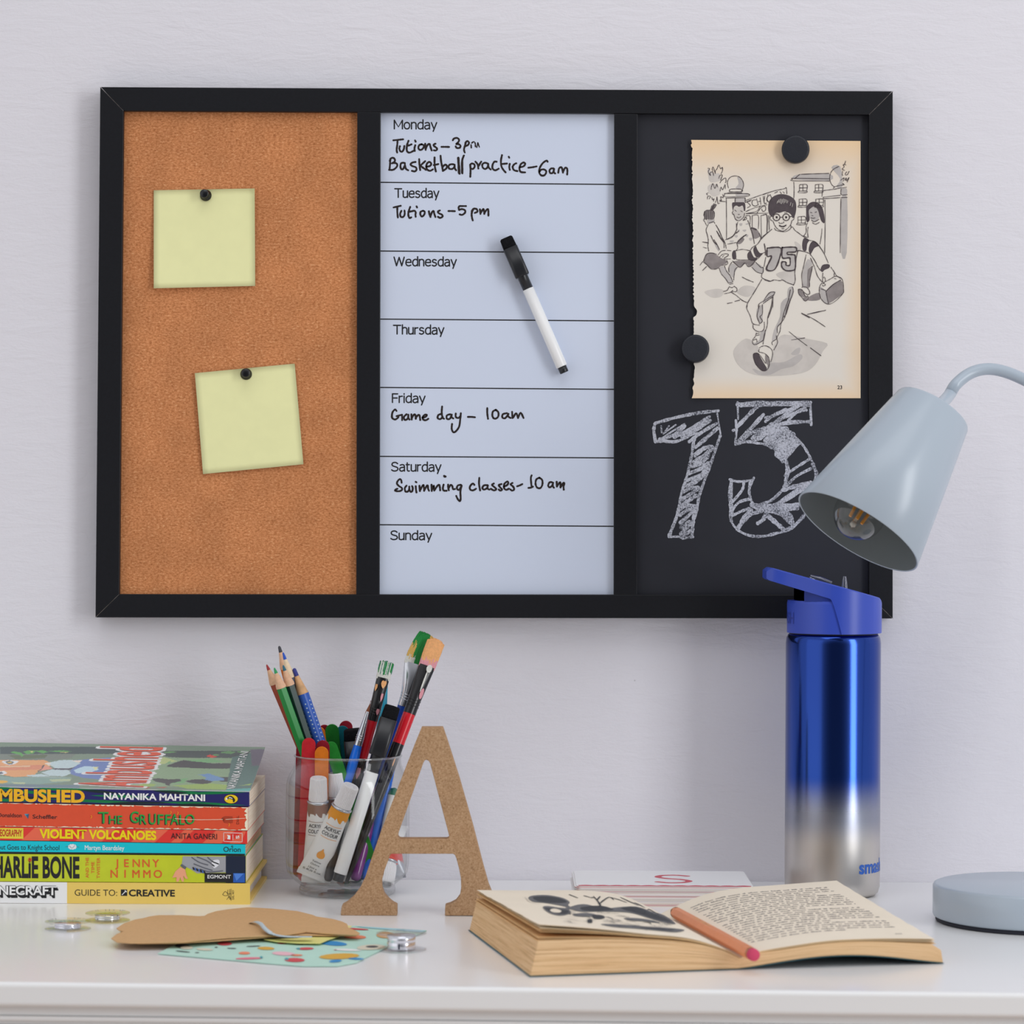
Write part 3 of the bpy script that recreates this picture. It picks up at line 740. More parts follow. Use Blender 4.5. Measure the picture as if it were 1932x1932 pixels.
# ink lines
line(1, '430,210 470,220 440,290 490,380 480,320 540,290 560,380; 540,270 530,220 555,185 600,330 600,270 640,220 680,135 720,220 760,190 765,260 730,340; 680,440 700,380 760,365 720,480; 710,540 740,490 830,430 845,500 830,540; 505,690 510,640 545,560 590,670 630,570 650,640; 710,730 730,640 770,700 820,580 830,680; 440,770 400,790 425,820; 420,910 430,850 490,850 460,910; 520,870 540,930 570,900 560,960; 600,990 630,920 640,860 660,1010 700,1000; 700,930 740,950 720,860 780,880 770,800; 700,960 830,970')
line(1, '900,660 875,560 890,480 950,410 1050,385 1150,410 1220,490 1245,590 1220,690 1190,740; 920,740 940,690 1060,680 1190,690 1200,740 920,745; 880,770 1200,770; 815,790 810,820 840,860 1310,850 1330,790 810,785; 840,890 1280,880; 850,900 855,1400 855,1820; 1280,890 1280,990; 1055,890 1050,980')
line(1, '1290,945 1500,870 1700,800 1930,730; 1280,990 1420,930; 1400,960 1330,980 1400,1060 1330,1110; 1530,930 1450,940 1440,1030 1500,1070 1560,1050; 1540,900 1580,1050 ; 1620,880 1640,1040; 1580,970 1630,960; 1690,850 1720,1010 1760,1000; 1800,810 1780,920 1830,980 1880,900 1850,810; 1290,1200 1500,1110 1780,1040; 1310,1240 1540,1190 1620,1070; 1550,1230 1650,1100 1740,1080 1740,1170 1680,1190 1660,1140; 1300,1245 1800,1230; 1290,1295 1390,1300 1390,1480; 1440,1290 1580,1290 1580,1590; 1440,1290 1440,1560; 1640,1290 1780,1290 1780,1660; 1640,1290 1650,1790; 1820,1290 1830,1620')
line(1, '520,1060 490,1160; 570,1010 510,1170; 630,1040 540,1170; 600,1020 520,1160; 335,1290 360,1190 440,1165 560,1185 580,1290 560,1360; 370,1200 360,1380; 410,1180 400,1385; 450,1180 450,1380; 500,1190 490,1380; 540,1200 520,1380; 340,1360 330,1400 355,1420 400,1510; 450,1460 560,1430 590,1470; 440,1490 390,1620 430,1780 440,1930; 615,1500 690,1640 780,1840 830,1930; 640,1660 700,1780 790,1900; 500,1745 560,1870 620,1930; 310,1890 420,1900')
line(1, '1005,1190 990,1220 1000,1260 1020,1260 1060,1370 1140,1405 1240,1330 1270,1230; 1040,1160 1080,1190; 1180,1180 1220,1200; 1120,1260 1150,1260; 1090,1320 1140,1340 1180,1310; 1110,1440 1090,1520 1080,1620 1000,1750 850,1830; 1240,1400 1290,1320 1310,1370 1230,1390; 1340,1400 1400,1560 1450,1740 1490,1930; 1130,1640 1080,1690; 1310,1720 1220,1790 1120,1870; 1420,1570 1540,1600; 1600,1690 1640,1800; 1890,1600 1740,1730 1640,1830')
line(2, '590,400 630,390 1340,400; 600,410 610,440 1340,445; 640,395 740,310; 760,310 1000,300 1330,290; 620,470 625,560 625,700 620,800; 1530,150 1420,210 1360,300 1350,420 1390,520 1440,560; 1420,590 1480,550 1640,520; 1480,600 1690,570; 1210,640 1440,610 1560,590; 1580,600 1580,720 1700,720; 1200,660 1190,760; 1225,770 1560,735; 1225,770 1240,800 1560,780; 1580,780 1700,775; 1250,830 1255,1300 1245,1900; 1575,800 1565,1300 1560,1900; 1670,40 1650,100; 1680,120 1620,110 1640,160 1600,200 1650,230; 1610,240 1600,310 1610,330; 1690,260 1660,310 1700,320 1740,250; 1570,430 1640,380 1620,450; 1660,430 1680,380 1690,440 1740,370 1700,470; 1610,490 1640,520')
for wx, wy in ((735, 520), (1055, 520), (730, 815), (1065, 815), (705, 1170)):
    line(2, f'{wx},{wy} {wx+150},{wy} {wx+145},{wy+130}; {wx},{wy} {wx},{wy+130}; {wx+70},{wy} {wx+70},{wy+125}; {wx},{wy+65} {wx+145},{wy+62}; {wx-15},{wy+130} {wx+140},{wy+128} {wx+140},{wy+158} {wx-15},{wy+160} {wx-15},{wy+130}')
line(2, '0,720 200,650 430,600 450,580 470,590 480,700; 30,750 20,880 60,900; 130,730 80,780 80,850 130,870; 230,690 290,660; 340,660 370,700; 400,660 430,690; 0,1140 75,1140 75,1500; 110,1140 125,1420')
line(2, '155,1160 140,1190 160,1240 190,1250; 630,1160 620,1220 590,1240; 200,1260 240,1350 300,1420 400,1460 500,1400 560,1320 580,1250; 320,1280 330,1300 380,1300 410,1290 420,1270; 380,1410 420,1410; 270,1170 285,1200; 465,1160 470,1190; 210,1115 260,1090; 430,1090 500,1070')
line(2, '330,1345 370,1365 420,1365 465,1335; 335,1350 390,1372 455,1345', 2.2)
for cx, cy in ((270, 1180), (465, 1178)):
    line(2, ' '.join(f'{cx+68*math.cos(a):.0f},{cy+68*math.sin(a):.0f}' for a in [2 * PI * i / 14 for i in range(15)]), 1.6)
    line(2, f'{cx-6},{cy-8} {cx+10},{cy-4} {cx},{cy+8}', 2.6)
line(2, '335,1180 395,1178; 530,1170 590,1160; 170,1160 205,1165', 1.6)
line(2, '230,1400 260,1440 380,1470 480,1460 560,1400 560,1340; 560,1380 600,1380 640,1440 720,1500 800,1560 920,1640 1040,1670 1130,1760 1240,1920; 170,1425 80,1500 0,1560; 20,1720 40,1850; 690,1900 710,1850 880,1890; 960,1080 990,1090; 1050,1080 1080,1070; 980,1140 1010,1150; 970,1190 1010,1200 1050,1190; 980,1240 1040,1270 1130,1220; 1000,1290 1060,1320 1140,1280; 900,1290 870,1370 870,1480 820,1560; 910,1380 900,1480 910,1590; 1190,1410 1180,1540 1150,1720; 820,1560 890,1590')
line(3, '440,40 390,160 420,290 440,400 430,520 450,650; 610,50 690,180 740,310 820,460 850,590; 630,190 700,300 790,450 800,580; 500,295 560,430 630,500; 570,390 640,500 690,610; 310,440 420,460; 320,560 400,580; 830,390 970,340 1080,220; 880,490 1010,465 1080,450; 1090,460 1110,580 1060,640; 1100,460 1200,340 1300,270; 1080,20 1090,160; 1400,130 1450,260 1490,480; 1420,120 1540,170; 1640,370 1560,490 1450,560 1400,630; 1720,480 1740,600 1740,740; 1620,370 1890,150')
line(3, '660,740 740,650 830,630; 870,630 960,640; 700,780 770,720 860,710 900,740 800,810; 760,790 800,740; 800,830 860,830 950,825; 1060,640 1150,620 1230,610 1390,640; 1080,830 1130,850 1360,850 1550,830 1680,700 1730,680; 330,880 400,720 520,690 630,720; 320,890 410,960 500,1050 600,1060 680,1030; 250,970 310,890; 310,1090 400,1000; 860,860 880,940 740,980; 690,1040 740,1170 830,1270 900,1380; 810,990 860,1110 940,1210 1000,1350; 980,900 910,1010 910,1130; 1110,1010 1050,1070 1030,1190 1020,1310; 990,870 1080,960 1170,1020 1270,920 1370,1010 1500,880; 1520,900 1640,1020 1690,1020 1690,1120 1660,1180 1670,1260 1840,1330 1930,1310; 1430,1010 1540,1120 1670,1160; 1750,790 1710,1000; 900,1380 990,1360; 920,1410 1000,1390; 920,1460 980,1480 1030,1450; 910,1470 870,1540 780,1570; 1030,1450 1090,1500 1080,1570 990,1570; 800,1620 940,1590 1000,1540; 970,1590 1080,1660 1200,1760 1320,1820; 1210,1240 1330,1300 1470,1355; 880,1840 990,1820; 1050,1790 1150,1770; 1660,1290 1550,1480 1440,1660 1340,1820 1320,1930; 1920,1650 1740,1760 1600,1850 1580,1930; 1920,1700 1910,1930')
line(4, '80,515 350,510 340,690 230,950 65,940 170,690 80,680 80,515; 385,505 650,500 655,590 500,600 495,640 620,650 650,690 650,920 590,970 460,970 380,900 380,800 460,800 465,860 540,860 545,740 520,710 390,710 385,505', 2.4)
line(4, '700,580 740,565 880,600 960,650 1050,780 1100,880 1160,970; 700,580 670,720 660,900 640,1000 650,1170 610,1270; 1130,460 1230,620 1320,820; 1370,900 1440,1000 1490,1080 1580,1130; 1210,1020 1200,1110; 30,1160 140,1190 210,1160 340,1175 390,1160 500,1220 620,1260; 870,650 820,880 780,1060 800,1300; 960,720 1040,900 1100,1080 1190,1200; 1000,880 960,1080 940,1180 940,1300; 780,1310 860,1300 930,1370 940,1440 880,1450 780,1360; 710,1350 790,1360 860,1500 900,1480 910,1540 850,1590 780,1510 720,1440 710,1350; 1190,1220 1140,1310 1150,1480 1220,1600 1330,1650 1460,1590 1610,1440 1630,1360 1600,1150 1490,1080; 1270,1380 1290,1500 1320,1640; 1270,1390 1420,1250 1570,1160; 1170,1340 1260,1370; 1230,1100 1200,1150 1220,1220 1260,1180 1250,1120 1230,1100; 1270,1190 1380,1130 1440,1090; 1440,1020 1440,1080 1480,1090; 1200,1240 1230,1230 1260,1260 1220,1285 1200,1265; 1440,1130 1480,1140; 590,1300 610,1400 540,1600 460,1860 400,1900; 550,1360 510,1560 460,1700; 240,1410 190,1520 180,1700 100,1930; 240,1405 130,1420 20,1560; 200,1500 80,1580 0,1640; 780,1840 940,1930; 890,1860 1080,1810 1260,1780')
line(5, '110,110 190,95; 235,75 310,55; 350,60 430,95; 490,20 440,120 430,190 490,320 530,440 640,470; 860,0 830,180 780,330 770,470 720,640 700,790; 640,140 620,230 600,320 640,430; 690,130 690,280 650,330 690,400 640,450; 1170,0 1100,180 1060,340 1000,440 980,570 930,680 940,760 880,880; 1130,30 1050,250 1010,410 940,500 940,600; 920,640 920,700 850,750 860,800; 535,460 540,520 600,570 680,570 720,520 720,420; 590,600 570,660 530,710 530,770 580,790 700,720 725,640 740,550; 540,720 590,700 600,750; 585,610 640,600; 590,640 640,630; 640,850 680,820 760,815 840,870 860,960 830,1080; 640,870 630,910 730,940 800,1020 800,1150 750,1220 680,1220 600,1140 550,1040 540,950 600,930 660,980 740,1100; 1340,270 1540,370 1730,495; 1435,290 1560,265 1740,220; 1130,575 1270,690 1430,810; 1170,715 1390,680; 1485,845 1660,975')
b.text('23', lambda x, y: pg(1580 + x, 734 - y, 3), h=6.6, m=INK, bold=.01)
tag(b.build('magazine_page'), 'torn book page with an ink drawing of running children, on the chalkboard', 'page')
def magnet(px, py, lay, label):
    m = axis_frame(U(px, py + 2, lay), U(px, py, lay - .0075))
    b = MB(); b.lathe([(.0001, 0), (.0104, 0), (.0104, .0058), (.0102, .0066), (.0096, .0072), (.0088, .0073), (.0001, .0070)], M('magnet_black', (33, 35, 42), .45, spec=.4, bump=(1400, .25)), 44)
    o = b.build('round_magnet'); o.matrix_world = m
    tag(o, label, 'magnet', 'round black magnets')
magnet(1501, 281, YP - .0010, 'round black magnet at the top edge of the torn page')
magnet(1312, 657, YP - .0040, 'round black magnet at the torn left edge of the page')

# ------------------------------------------------------------------ stack of paperbacks
def page_edges(name, rgb, dark, sc=(2, 2, 260)):
    m = bpy.data.materials.new(name); m.use_nodes = True
    n = m.node_tree.nodes; l = m.node_tree.links; b = n['Principled BSDF']
    b.inputs['Roughness'].default_value = .85; b.inputs['Specular IOR Level'].default_value = .1
    t = n.new('ShaderNodeTexCoord'); mp = n.new('ShaderNodeMapping'); mp.inputs['Scale'].default_value = sc
    q = n.new('ShaderNodeTexNoise'); q.inputs['Scale'].default_value = 7; q.inputs['Detail'].default_value = 4; q.inputs['Roughness'].default_value = .7
    l.new(t.outputs['Object'], mp.inputs[0]); l.new(mp.outputs[0], q.inputs['Vector'])
    r = n.new('ShaderNodeValToRGB')
    r.color_ramp.elements[0].position = .34; r.color_ramp.elements[0].color = C(*dark)
    r.color_ramp.elements[1].position = .52; r.color_ramp.elements[1].color = C(*rgb)
    l.new(q.outputs['Fac'], r.inputs[0]); l.new(r.outputs[0], b.inputs['Base Color'])
    u = n.new('ShaderNodeBump'); u.inputs['Strength'].default_value = .3; u.inputs['Distance'].default_value = .0004
    l.new(q.outputs['Fac'], u.inputs['Height']); l.new(u.outputs[0], b.inputs['Normal'])
    return m
PW = page_edges('page_edges_pale', (228, 212, 194), (208, 188, 166))
PT = page_edges('page_edges_tan', (205, 172, 138), (150, 116, 84))
XL = -70.0                                       # pixel column of the left ends, outside the frame
YS = -.1405                                      # plane of the spines
def ink(name, r, g, b): return M('print_' + name, (r, g, b), .42, spec=.4)
I_W, I_K = ink('white', 238, 236, 236), ink('black', 30, 27, 28)
def lerp_line(y0, y470, x): return y0 + (y470 - y0) * x / 470.0
class Book:
    """one book of the stack: spine seen from the front, given by its pixel edges at x=0 and x=470"""
    def __init__(s, t0, t1, b0, b1, xr, depth, cover, label, pages=PW, hard=False, ys=YS, short=.004, name='paperback_book', top=True):
        s.t0, s.t1, s.b0, s.b1, s.xr, s.ys = t0, t1, b0, b1, xr, ys
        TL, TR = U(XL, lerp_line(t0, t1, XL), ys), U(xr, lerp_line(t0, t1, xr), ys)
        BL, BR = U(XL, lerp_line(b0, b1, XL), ys), U(xr, lerp_line(b0, b1, xr), ys)
        e = .00012
        TL.z -= e; TR.z -= e; BL.z += e; BR.z += e
        s.root = thing(name, label, 'book', (BL + BR) / 2 + Vector((0, depth / 2, 0)), 'books stacked at the left')
        ct = .0022 if hard else .0003
        off = Vector((0, depth, 0)); up = Vector((0, 0, ct))
        b = MB()
        def sl(a, c, m, d0=0.0, d1=depth):
            f0, f1 = Vector((0, d0, 0)), Vector((0, d1, 0))
            b.hexa([a + f0, c + f0, c + f0 + up, a + f0 + up, a + f1, c + f1, c + f1 + up, a + f1 + up], m)
        sl(BL, BR, cover)
        if top: sl(TL - up, TR - up, cover)
        th = Vector((0, .0022 if hard else .0004, 0))
        b.hexa([BL + up, BR + up, TR - up, TL - up, BL + up + th, BR + up + th, TR - up + th, TL - up + th], cover)
        s.b = b; s.cover = cover
        sh = Vector((-(short if hard else .0002), 0, 0)); d2 = Vector((0, depth - (short if hard else .0003), 0))
        pb = MB(); z = Vector((0, 0, 1e-5))
        pb.hexa([BL + up + th - sh + z, BR + up + th + sh + z, TR - up + th + sh - z, TL - up + th - sh - z,
                 BL + up - sh + d2 + z, BR + up + sh + d2 + z, TR - up + sh + d2 - z, TL - up - sh + d2 - z], pages)
        s.pages = pb
    def at(s, x, y, k=1): return U(x, y, s.ys - .00012 * k)
    def text(s, w, x0, x1, by0, h, m, bold=.0, k=1, dx=0, dy=0, slope=None, ang=0):
        """word from x0 to x1, baseline by0 at x0; the baseline follows the spine"""
        sl = slope if slope is not None else ((s.b1 + s.t1) - (s.b0 + s.t0)) / 940.0
        s.b.text(w, lambda x, y: s.at(x0 + dx + x, by0 + dy - y + sl * x, k), w=x1 - x0, h=h, m=m, bold=bold, ang=ang)
    def vtext(s, w, xb, y0, y1, h, m, bold=0.0, k=1, down=False):
        """word running up the spine: baseline at column xb, from row y0 up to y1"""
        if down: s.b.text(w, lambda x, y: s.at(xb + y, y0 + x, k), w=abs(y1 - y0), h=h, m=m, bold=bold)
        else: s.b.text(w, lambda x, y: s.at(xb - y, y0 - x, k), w=abs(y0 - y1), h=h, m=m, bold=bold)
    def poly(s, pts, m, k=1, smooth=False):
        if smooth: pts = [(p.x, p.y) for p in smooth_path([(a, c, 0) for a, c in pts], True, 4)]
        s.b.fill([s.at(a, c, k) for a, c in pts], m)
    def band(s, xa, xb, m, k=.5, f0=0.0, f1=1.0):
        """full-height band of the spine between two columns"""
        r = []
        for x, f in ((xa, f0), (xb, f0), (xb, f1), (xa, f1)):
            t, c = lerp_line(s.t0, s.t1, x), lerp_line(s.b0, s.b1, x)
            r.append(s.at(x, t + .35 + (c - t - .7) * f, k))
        s.b.fill(r, m)
    def stroke(s, pts, w, m, k=2):
        p = smooth_path([(a, c, 0) for a, c in pts])
        s.b.ribbon([s.at(q.x, q.y, k) for q in p], w * .00037, m, NF)
    def done(s):
        s.cov = child(s.b, 'cover', s.root); child(s.pages, 'page_block', s.root)
        return s
def oval(cx, cy, rx, ry, n=24): return [(cx + rx * math.cos(2 * PI * i / n), cy + ry * math.sin(2 * PI * i / n)) for i in range(n)]

# bottom: yellow hardback
YEL = M('cover_yellow', (226, 192, 98), .38, vary=(40, .97))
k = Book(1663.5, 1666.5, 1704, 1707, 471.5, .1385, YEL, 'yellow hardback at the bottom of the book stack', M('white_page_edges', (214, 210, 212), .8), True, name='hardback_book')
k.band(XL + 1, 126.5, ink('spine_white', 226, 226, 232))
for i, (m_, dx, dy, bo) in enumerate(((I_K, 3.4, 5.2, .05), (I_K, 2.2, 3.4, .05), (I_K, 1.1, 1.7, .05), (I_K, -.5, .3, .075), (I_W, 0, 0, .028))):
    k.text('MINECRAFT', -28, 107, 1687.5, 15.5, m_, bo, 2 + .4 * i, dx, dy)
k.text('GUIDE TO:', 141, 221, 1689.8, 11.6, I_K, -.004)
k.poly([(228, 1678.2), (240, 1678.3), (240, 1690.3), (228, 1690.2)], I_K)
k.stroke([(230.5, 1688), (236.5, 1682)], 1.5, I_W, 3); k.stroke([(236, 1680.3), (238.4, 1682.6)], 1.8, I_W, 3)
k.text('CREATIVE', 243, 330, 1690.6, 11.8, I_K, .030)
for pts in ([(420, 1688), (425, 1682), (430, 1688), (425, 1690), (420, 1688)], [(436, 1677), (436, 1699)], [(430, 1679), (430, 1686), (436, 1686)], [(428, 1697), (433, 1692), (436, 1698)], [(431, 1688), (431, 1693)], [(433.5, 1678), (433.5, 1697)]):
    k.stroke(pts, .7, I_K)
k.vtext('DEL REY', 441.5, 1697, 1679, 3.4, I_K)
k.done()
# lime green paperback
LIME = M('cover_lime', (186, 196, 40), .35, vary=(120, .94))
NAVY = ink('navy', 24, 36, 58)
k = Book(1611, 1614.5, 1663, 1666, 464, .1365, LIME, 'lime green paperback lying on the yellow hardback', PW)
k.text('CHARLiE BONE', -31, 150, 1654.5, 37.5, I_K, .034)
OR = ink('orange_red', 205, 88, 44)
for i in range(6):
    a = PI * i / 6
    k.stroke([(56.5 - 3.6 * math.cos(a), 1622 - 3.6 * math.sin(a)), (56.5 + 3.6 * math.cos(a), 1622 + 3.6 * math.sin(a))], .9, OR, 4)
k.vtext('AND THE', 167.5, 1656.5, 1618, 5.8, OR, .012); k.vtext('TIME', 178, 1648, 1626, 5.8, OR, .012); k.vtext('TWISTER', 188.5, 1657.5, 1618, 5.8, OR, .012)
def spaced(k, w, x0, x1, by, h, m, bold):
    n = len(w); cw = (x1 - x0) / n
    for i, ch in enumerate(w):
        _, _, tw = text_geo(ch, bold); ww = tw * h / CAP
        k.text(ch, x0 + cw * (i + .5) - ww / 2, x0 + cw * (i + .5) + ww / 2, by + .004 * cw * i, h, m, bold)
spaced(k, 'JENNY', 211, 303, 1635.5, 14.2, OR, .016); spaced(k, 'NIMMO', 205, 308, 1655.7, 14.2, OR, .016)
GJ, GJ2, SK = ink('grey_cloth', 150, 152, 158), ink('dark_fold', 92, 95, 104), ink('skin', 222, 156, 122)
k.poly([(345, 1615.6), (426, 1616), (426, 1646), (386, 1647), (372, 1648), (360, 1640), (352, 1636), (343, 1630)], GJ, 1)
for p in ([(362, 1618), (376, 1627), (392, 1632)], [(372, 1617), (390, 1624), (404, 1634)], [(366, 1630), (384, 1637), (400, 1642)], [(392, 1618), (402, 1626), (412, 1630)], [(378, 1640), (396, 1645), (420, 1643)]):
    k.stroke(p, 2.2, GJ2, 2)
k.poly([(400, 1625), (412, 1622), (414, 1630), (404, 1638)], ink('pale_cloth', 212, 214, 220), 2, True)
k.poly([(343, 1630), (352, 1636), (349, 1641), (340, 1633)], GJ2, 2)
k.poly([(331, 1644), (340, 1636), (349, 1640), (352, 1652), (355, 1658), (350, 1658), (346, 1652), (347, 1663.5), (343, 1663.5), (340, 1655), (337, 1663.5), (332.5, 1663.5), (333, 1655), (325, 1656)], SK, 3)
for i in range(7):
    x = 363 + i * 3.5
    k.poly([(x, 1636 + i * 1.2), (x + 2.4, 1636 + i * 1.2), (x + 4.5, 1641 + i * 1.2), (x + 1.5, 1641.5 + i * 1.2)], ink('tie_blue', 58, 92, 160) if i % 2 else I_K, 4)
k.band(426, 463.5, NAVY, 1.5); k.band(386, 440, I_K, 2, .645, .99); k.band(440, 462, ink('blue', 40, 88, 172), 2, .645, .99)
k.poly([(441, 1648), (446, 1662), (460, 1648)], ink('light_blue', 74, 124, 206), 3)
k.text('EGMONT', 391.5, 435.5, 1657.2, 6.4, I_W, .012, 4)
k.done()
# turquoise thin paperback
TEAL = M('cover_turquoise', (4, 182, 198), .35)
k = Book(1585.8, 1593.0, 1610.5, 1614.2, 463, .126, TEAL, 'thin turquoise paperback in the middle of the book stack', PT)
k.band(XL + 1, 462, I_K, .4, .86, 1.0)
k.text('Sir Gadabout Goes to Knight School', -47, 112, 1602.2, 9.4, I_K, .0)
for i in range(9):
    a = 2 * PI * i / 9
    k.poly(oval(136.5 + 6 * math.cos(a), 1597.7 + 3.4 * math.sin(a), 2.4, 2.2, 8), ink('pale_grey', 214, 218, 222), 1 + .1 * i)
k.poly(oval(136.5, 1597.7, 5, 3.4, 12), ink('pale_grey', 214, 218, 222), 2.2)
k.stroke([(131, 1596), (136, 1600), (141, 1595)], .6, GJ2, 3); k.stroke([(123, 1598), (129, 1597)], .6, GJ2, 3); k.stroke([(144, 1597.5), (149, 1598.5)], .6, GJ2, 3)
k.text('Martyn Beardsley', 160, 234.5, 1603.4, 8.6, I_W, .004)
k.text('Orion', 421.5, 454, 1607, 9.2, I_K, .008)
for i in range(5):
    a = -PI / 2 + 2 * PI * i / 5
    k.poly([(438 + 2.6 * math.cos(a), 1597 + 2.6 * math.sin(a)), (438 + 1.1 * math.cos(a + .9), 1597 + 1.1 * math.sin(a + .9)), (438 + 1.1 * math.cos(a - .9), 1597 + 1.1 * math.sin(a - .9))], I_K)
k.done()
# red and orange striped paperback
RED = M('cover_red_stripes', (208, 52, 46), .35)
k = Book(1559.6, 1567.6, 1585.3, 1592.6, 466.5, .1335, RED, 'thin red and orange striped paperback with yellow lettering in the book stack', PW)
SAL = ink('salmon', 216, 98, 72)
for xa, xb in ((48, 100), (150, 200), (255, 300), (330, 348), (390, 425), (440, 462)):
    f = lambda x, u: lerp_line(k.t0, k.t1, x) + .5 + (lerp_line(k.b0, k.b1, x) - lerp_line(k.t0, k.t1, x) - 1) * u
    k.poly([(xa + 18, f(xa, 0)), (min(xb + 18, 464), f(xb, 0)), (xb - 8, f(xb, 1)), (xa - 8, f(xa, 1))], SAL, .5)
YL = ink('yellow', 238, 200, 20)
k.poly([(XL + 2, 1562), (44, 1562.5), (44, 1582.5), (XL + 2, 1581)], ink('box_yellow', 214, 196, 60), 1)
k.text('GEOGRAPHY', -6, 41.5, 1577.3, 12.2, ink('crimson', 176, 34, 34), .02, 2)
k.text('VIOLENT VOLCANOES', 74.5, 295, 1580.6, 15.5, YL, .045, 2)
k.text('ANITA GANERI', 322.5, 409.5, 1582.3, 10.4, I_K, .004, 2)
for p in ([(422, 1571), (457, 1572)], [(457, 1572), (457, 1588.5)], [(457, 1588.5), (422, 1587.5)], [(422, 1587.5), (422, 1571)], [(439.5, 1574.5), (439.5, 1585)]):
    k.stroke(p, .8, I_W, 3)
k.poly([(428.5, 1575), (434.5, 1576.5), (434.5, 1584), (428.5, 1583), (430, 1579)], I_W, 2); k.vtext('S', 445.3, 1576.5, 1582.6, 5.8, I_W, .02, 2, True)
k.done()
# orange paperback with worn edges
ORG = M('cover_orange', (207, 76, 46), .4, vary=(200, .96))
k = Book(1514.4, 1523, 1559.3, 1567.2, 468, .1355, ORG, 'worn orange paperback with green lettering, second from the top of the book stack', PW)
WORN = M('worn_edge', (232, 214, 190), .8)
rr = random.Random(5)
for side in (0, 1):                                                # rubbed white paper along both long edges
    x = XL + 1
    while x < 462:
        w = rr.uniform(3, 22)
        e0 = lerp_line(k.t0, k.t1, x) + .4 if not side else lerp_line(k.b0, k.b1, x) - .4
        h = rr.uniform(.5, 3.0) * (1 if not side else -1) * (.5 + .5 * min(1, abs(x) / 200))
        xe = min(x + w, 466); e1 = (lerp_line(k.t0, k.t1, xe) + .4 if not side else lerp_line(k.b0, k.b1, xe) - .4)
        k.poly([(x, e0), (xe, e1), (x + w * .8, e1 + h * rr.uniform(.3, 1)), (x + w * .45, e0 + h), (x + w * .15, e0 + h * rr.uniform(.3, 1))], WORN, 1.0 + rr.random() * .4)
        x += w * rr.uniform(.55, 1.3)
e = [(467.6, 1523.6)]
for i in range(14): e.append((464 + rr.uniform(-3.5, 2.5), 1525 + i * 3.1))
k.poly(e + [(467.6, 1566.6)], WORN, 1.6)
GRN, = (ink('green', 40, 150, 66),)
for m_, d, q in ((I_K, 1.6, 2), (GRN, 0, 3)):
    for w, x0, x1, by, h in (('T', 186, 205, 1553, 21), ('HE', 206, 231, 1554, 15.5), ('G', 246, 262, 1552, 21), ('R', 264, 277, 1555, 18), ('U', 281, 294, 1555, 20), ('FF', 298, 323, 1555, 18.5), ('A', 322, 337, 1555.5, 20), ('L', 339, 349, 1555.5, 18), ('O', 350, 367, 1554.5, 18)):
        k.text(w, x0 - d, x1 - d, by + d * .6, h, m_, .006, q)
k.text('Donaldson', -4, 41, 1541.3, 7.2, I_K, .012); k.text('Scheffler', 61.5, 108, 1544.3, 7.2, I_K, .012)
k.poly([(46, 1536), (55, 1535.6), (53, 1545)], ink('kite_blue', 62, 150, 178), 1); k.poly([(49, 1538), (55, 1535.6), (53, 1545)], ink('kite_dark', 60, 84, 110), 2)
LF = ink('leaf_gold', 222, 140, 40)
for x, y in ((172, 1541), (322, 1533), (335, 1534), (432, 1556), (318, 1556)):
    k.stroke([(x, y - 2.5), (x + 1.3, y), (x - .6, y + 2.6)], 1.3, LF, 4)
DK = ink('logo_brown', 96, 40, 30)
for i in range(5): k.stroke([(418 + i * .8, 1545 + i * .3), (424, 1541.2 + i * 2.6), (439, 1541.5 + i * 2.6)], .8, DK, 3)
k.vtext('DIAL', 451, 1555, 1539, 5, DK)
k.stroke([(330, 1544.5), (372, 1546.5), (420, 1546)], .8, WORN, 4); k.stroke([(426, 1546), (462, 1544)], .8, WORN, 4)
k.done()
# top: navy spine, painted jungle cover that curls up at the open edge
NV = M('cover_navy', (38, 36, 96), .32)
k = Book(1484.6, 1493.2, 1513.6, 1522.0, 470.5, .1275, NV, 'topmost book, dark blue spine and curled jungle cover with a tiger', PW, top=False)
GW = ink('jungle_green', 14, 110, 62); GD = ink('jungle_dark', 26, 40, 44)
f = lambda x, u: lerp_line(k.t0, k.t1, x) + .3 + (lerp_line(k.b0, k.b1, x) - lerp_line(k.t0, k.t1, x) - .6) * u
def wave(x0, x1, u0, u1, m, q, n=8):
    a = [(x0 + (x1 - x0) * i / n, f(x0 + (x1 - x0) * i / n, min(1, max(0, u0 + (u1 - u0) * i / n - .10 * math.sin(PI * i / n))))) for i in range(n + 1)]
    c = [(x, f(x, min(1, max(0, (y - f(x, 0)) / (f(x, 1) - f(x, 0)) + .19 * math.sin(PI * min(1, (x - x0) / (x1 - x0) + .02)))))) for x, y in a]
    k.poly(a + list(reversed(c[1:-1])), m, q)
for i, t in enumerate(((XL + 2, 120, .55, .75, GD), (-40, 60, .85, .9, GW), (-60, 40, .0, .1, GW), (60, 190, .02, .1, GW), (90, 300, .75, .95, GW), (0, 130, .2, .45, GW), (170, 290, .45, .5, GW), (290, 400, .02, .2, GW), (285, 385, .05, .3, GD), (340, 466, .22, .05, GW), (200, 330, .95, .85, GD), (300, 466, .80, .93, GW), (330, 420, .95, .97, GD), (150, 230, .1, .3, GD))):
    wave(*t, .3 + .04 * i)
k.text('AMBUSHED', -30, 160, 1510.3, 21.5, ink('title_gold', 232, 168, 36), .040, 2)
k.text('NAYANIKA MAHTANI', 196, 387, 1507.6, 11.4, I_W, .034, 2)
k.poly(oval(436, 1507.5, 13.5, 9), I_K, 1.5); k.poly(oval(436, 1507.5, 12.6, 8.2), ink('logo_yellow', 240, 190, 30), 2)
k.poly([(429, 1505), (434, 1501.5), (440, 1504), (443.5, 1509), (442, 1513), (439.5, 1513.2), (439, 1509), (433, 1507), (430, 1508)], I_K, 3, True)
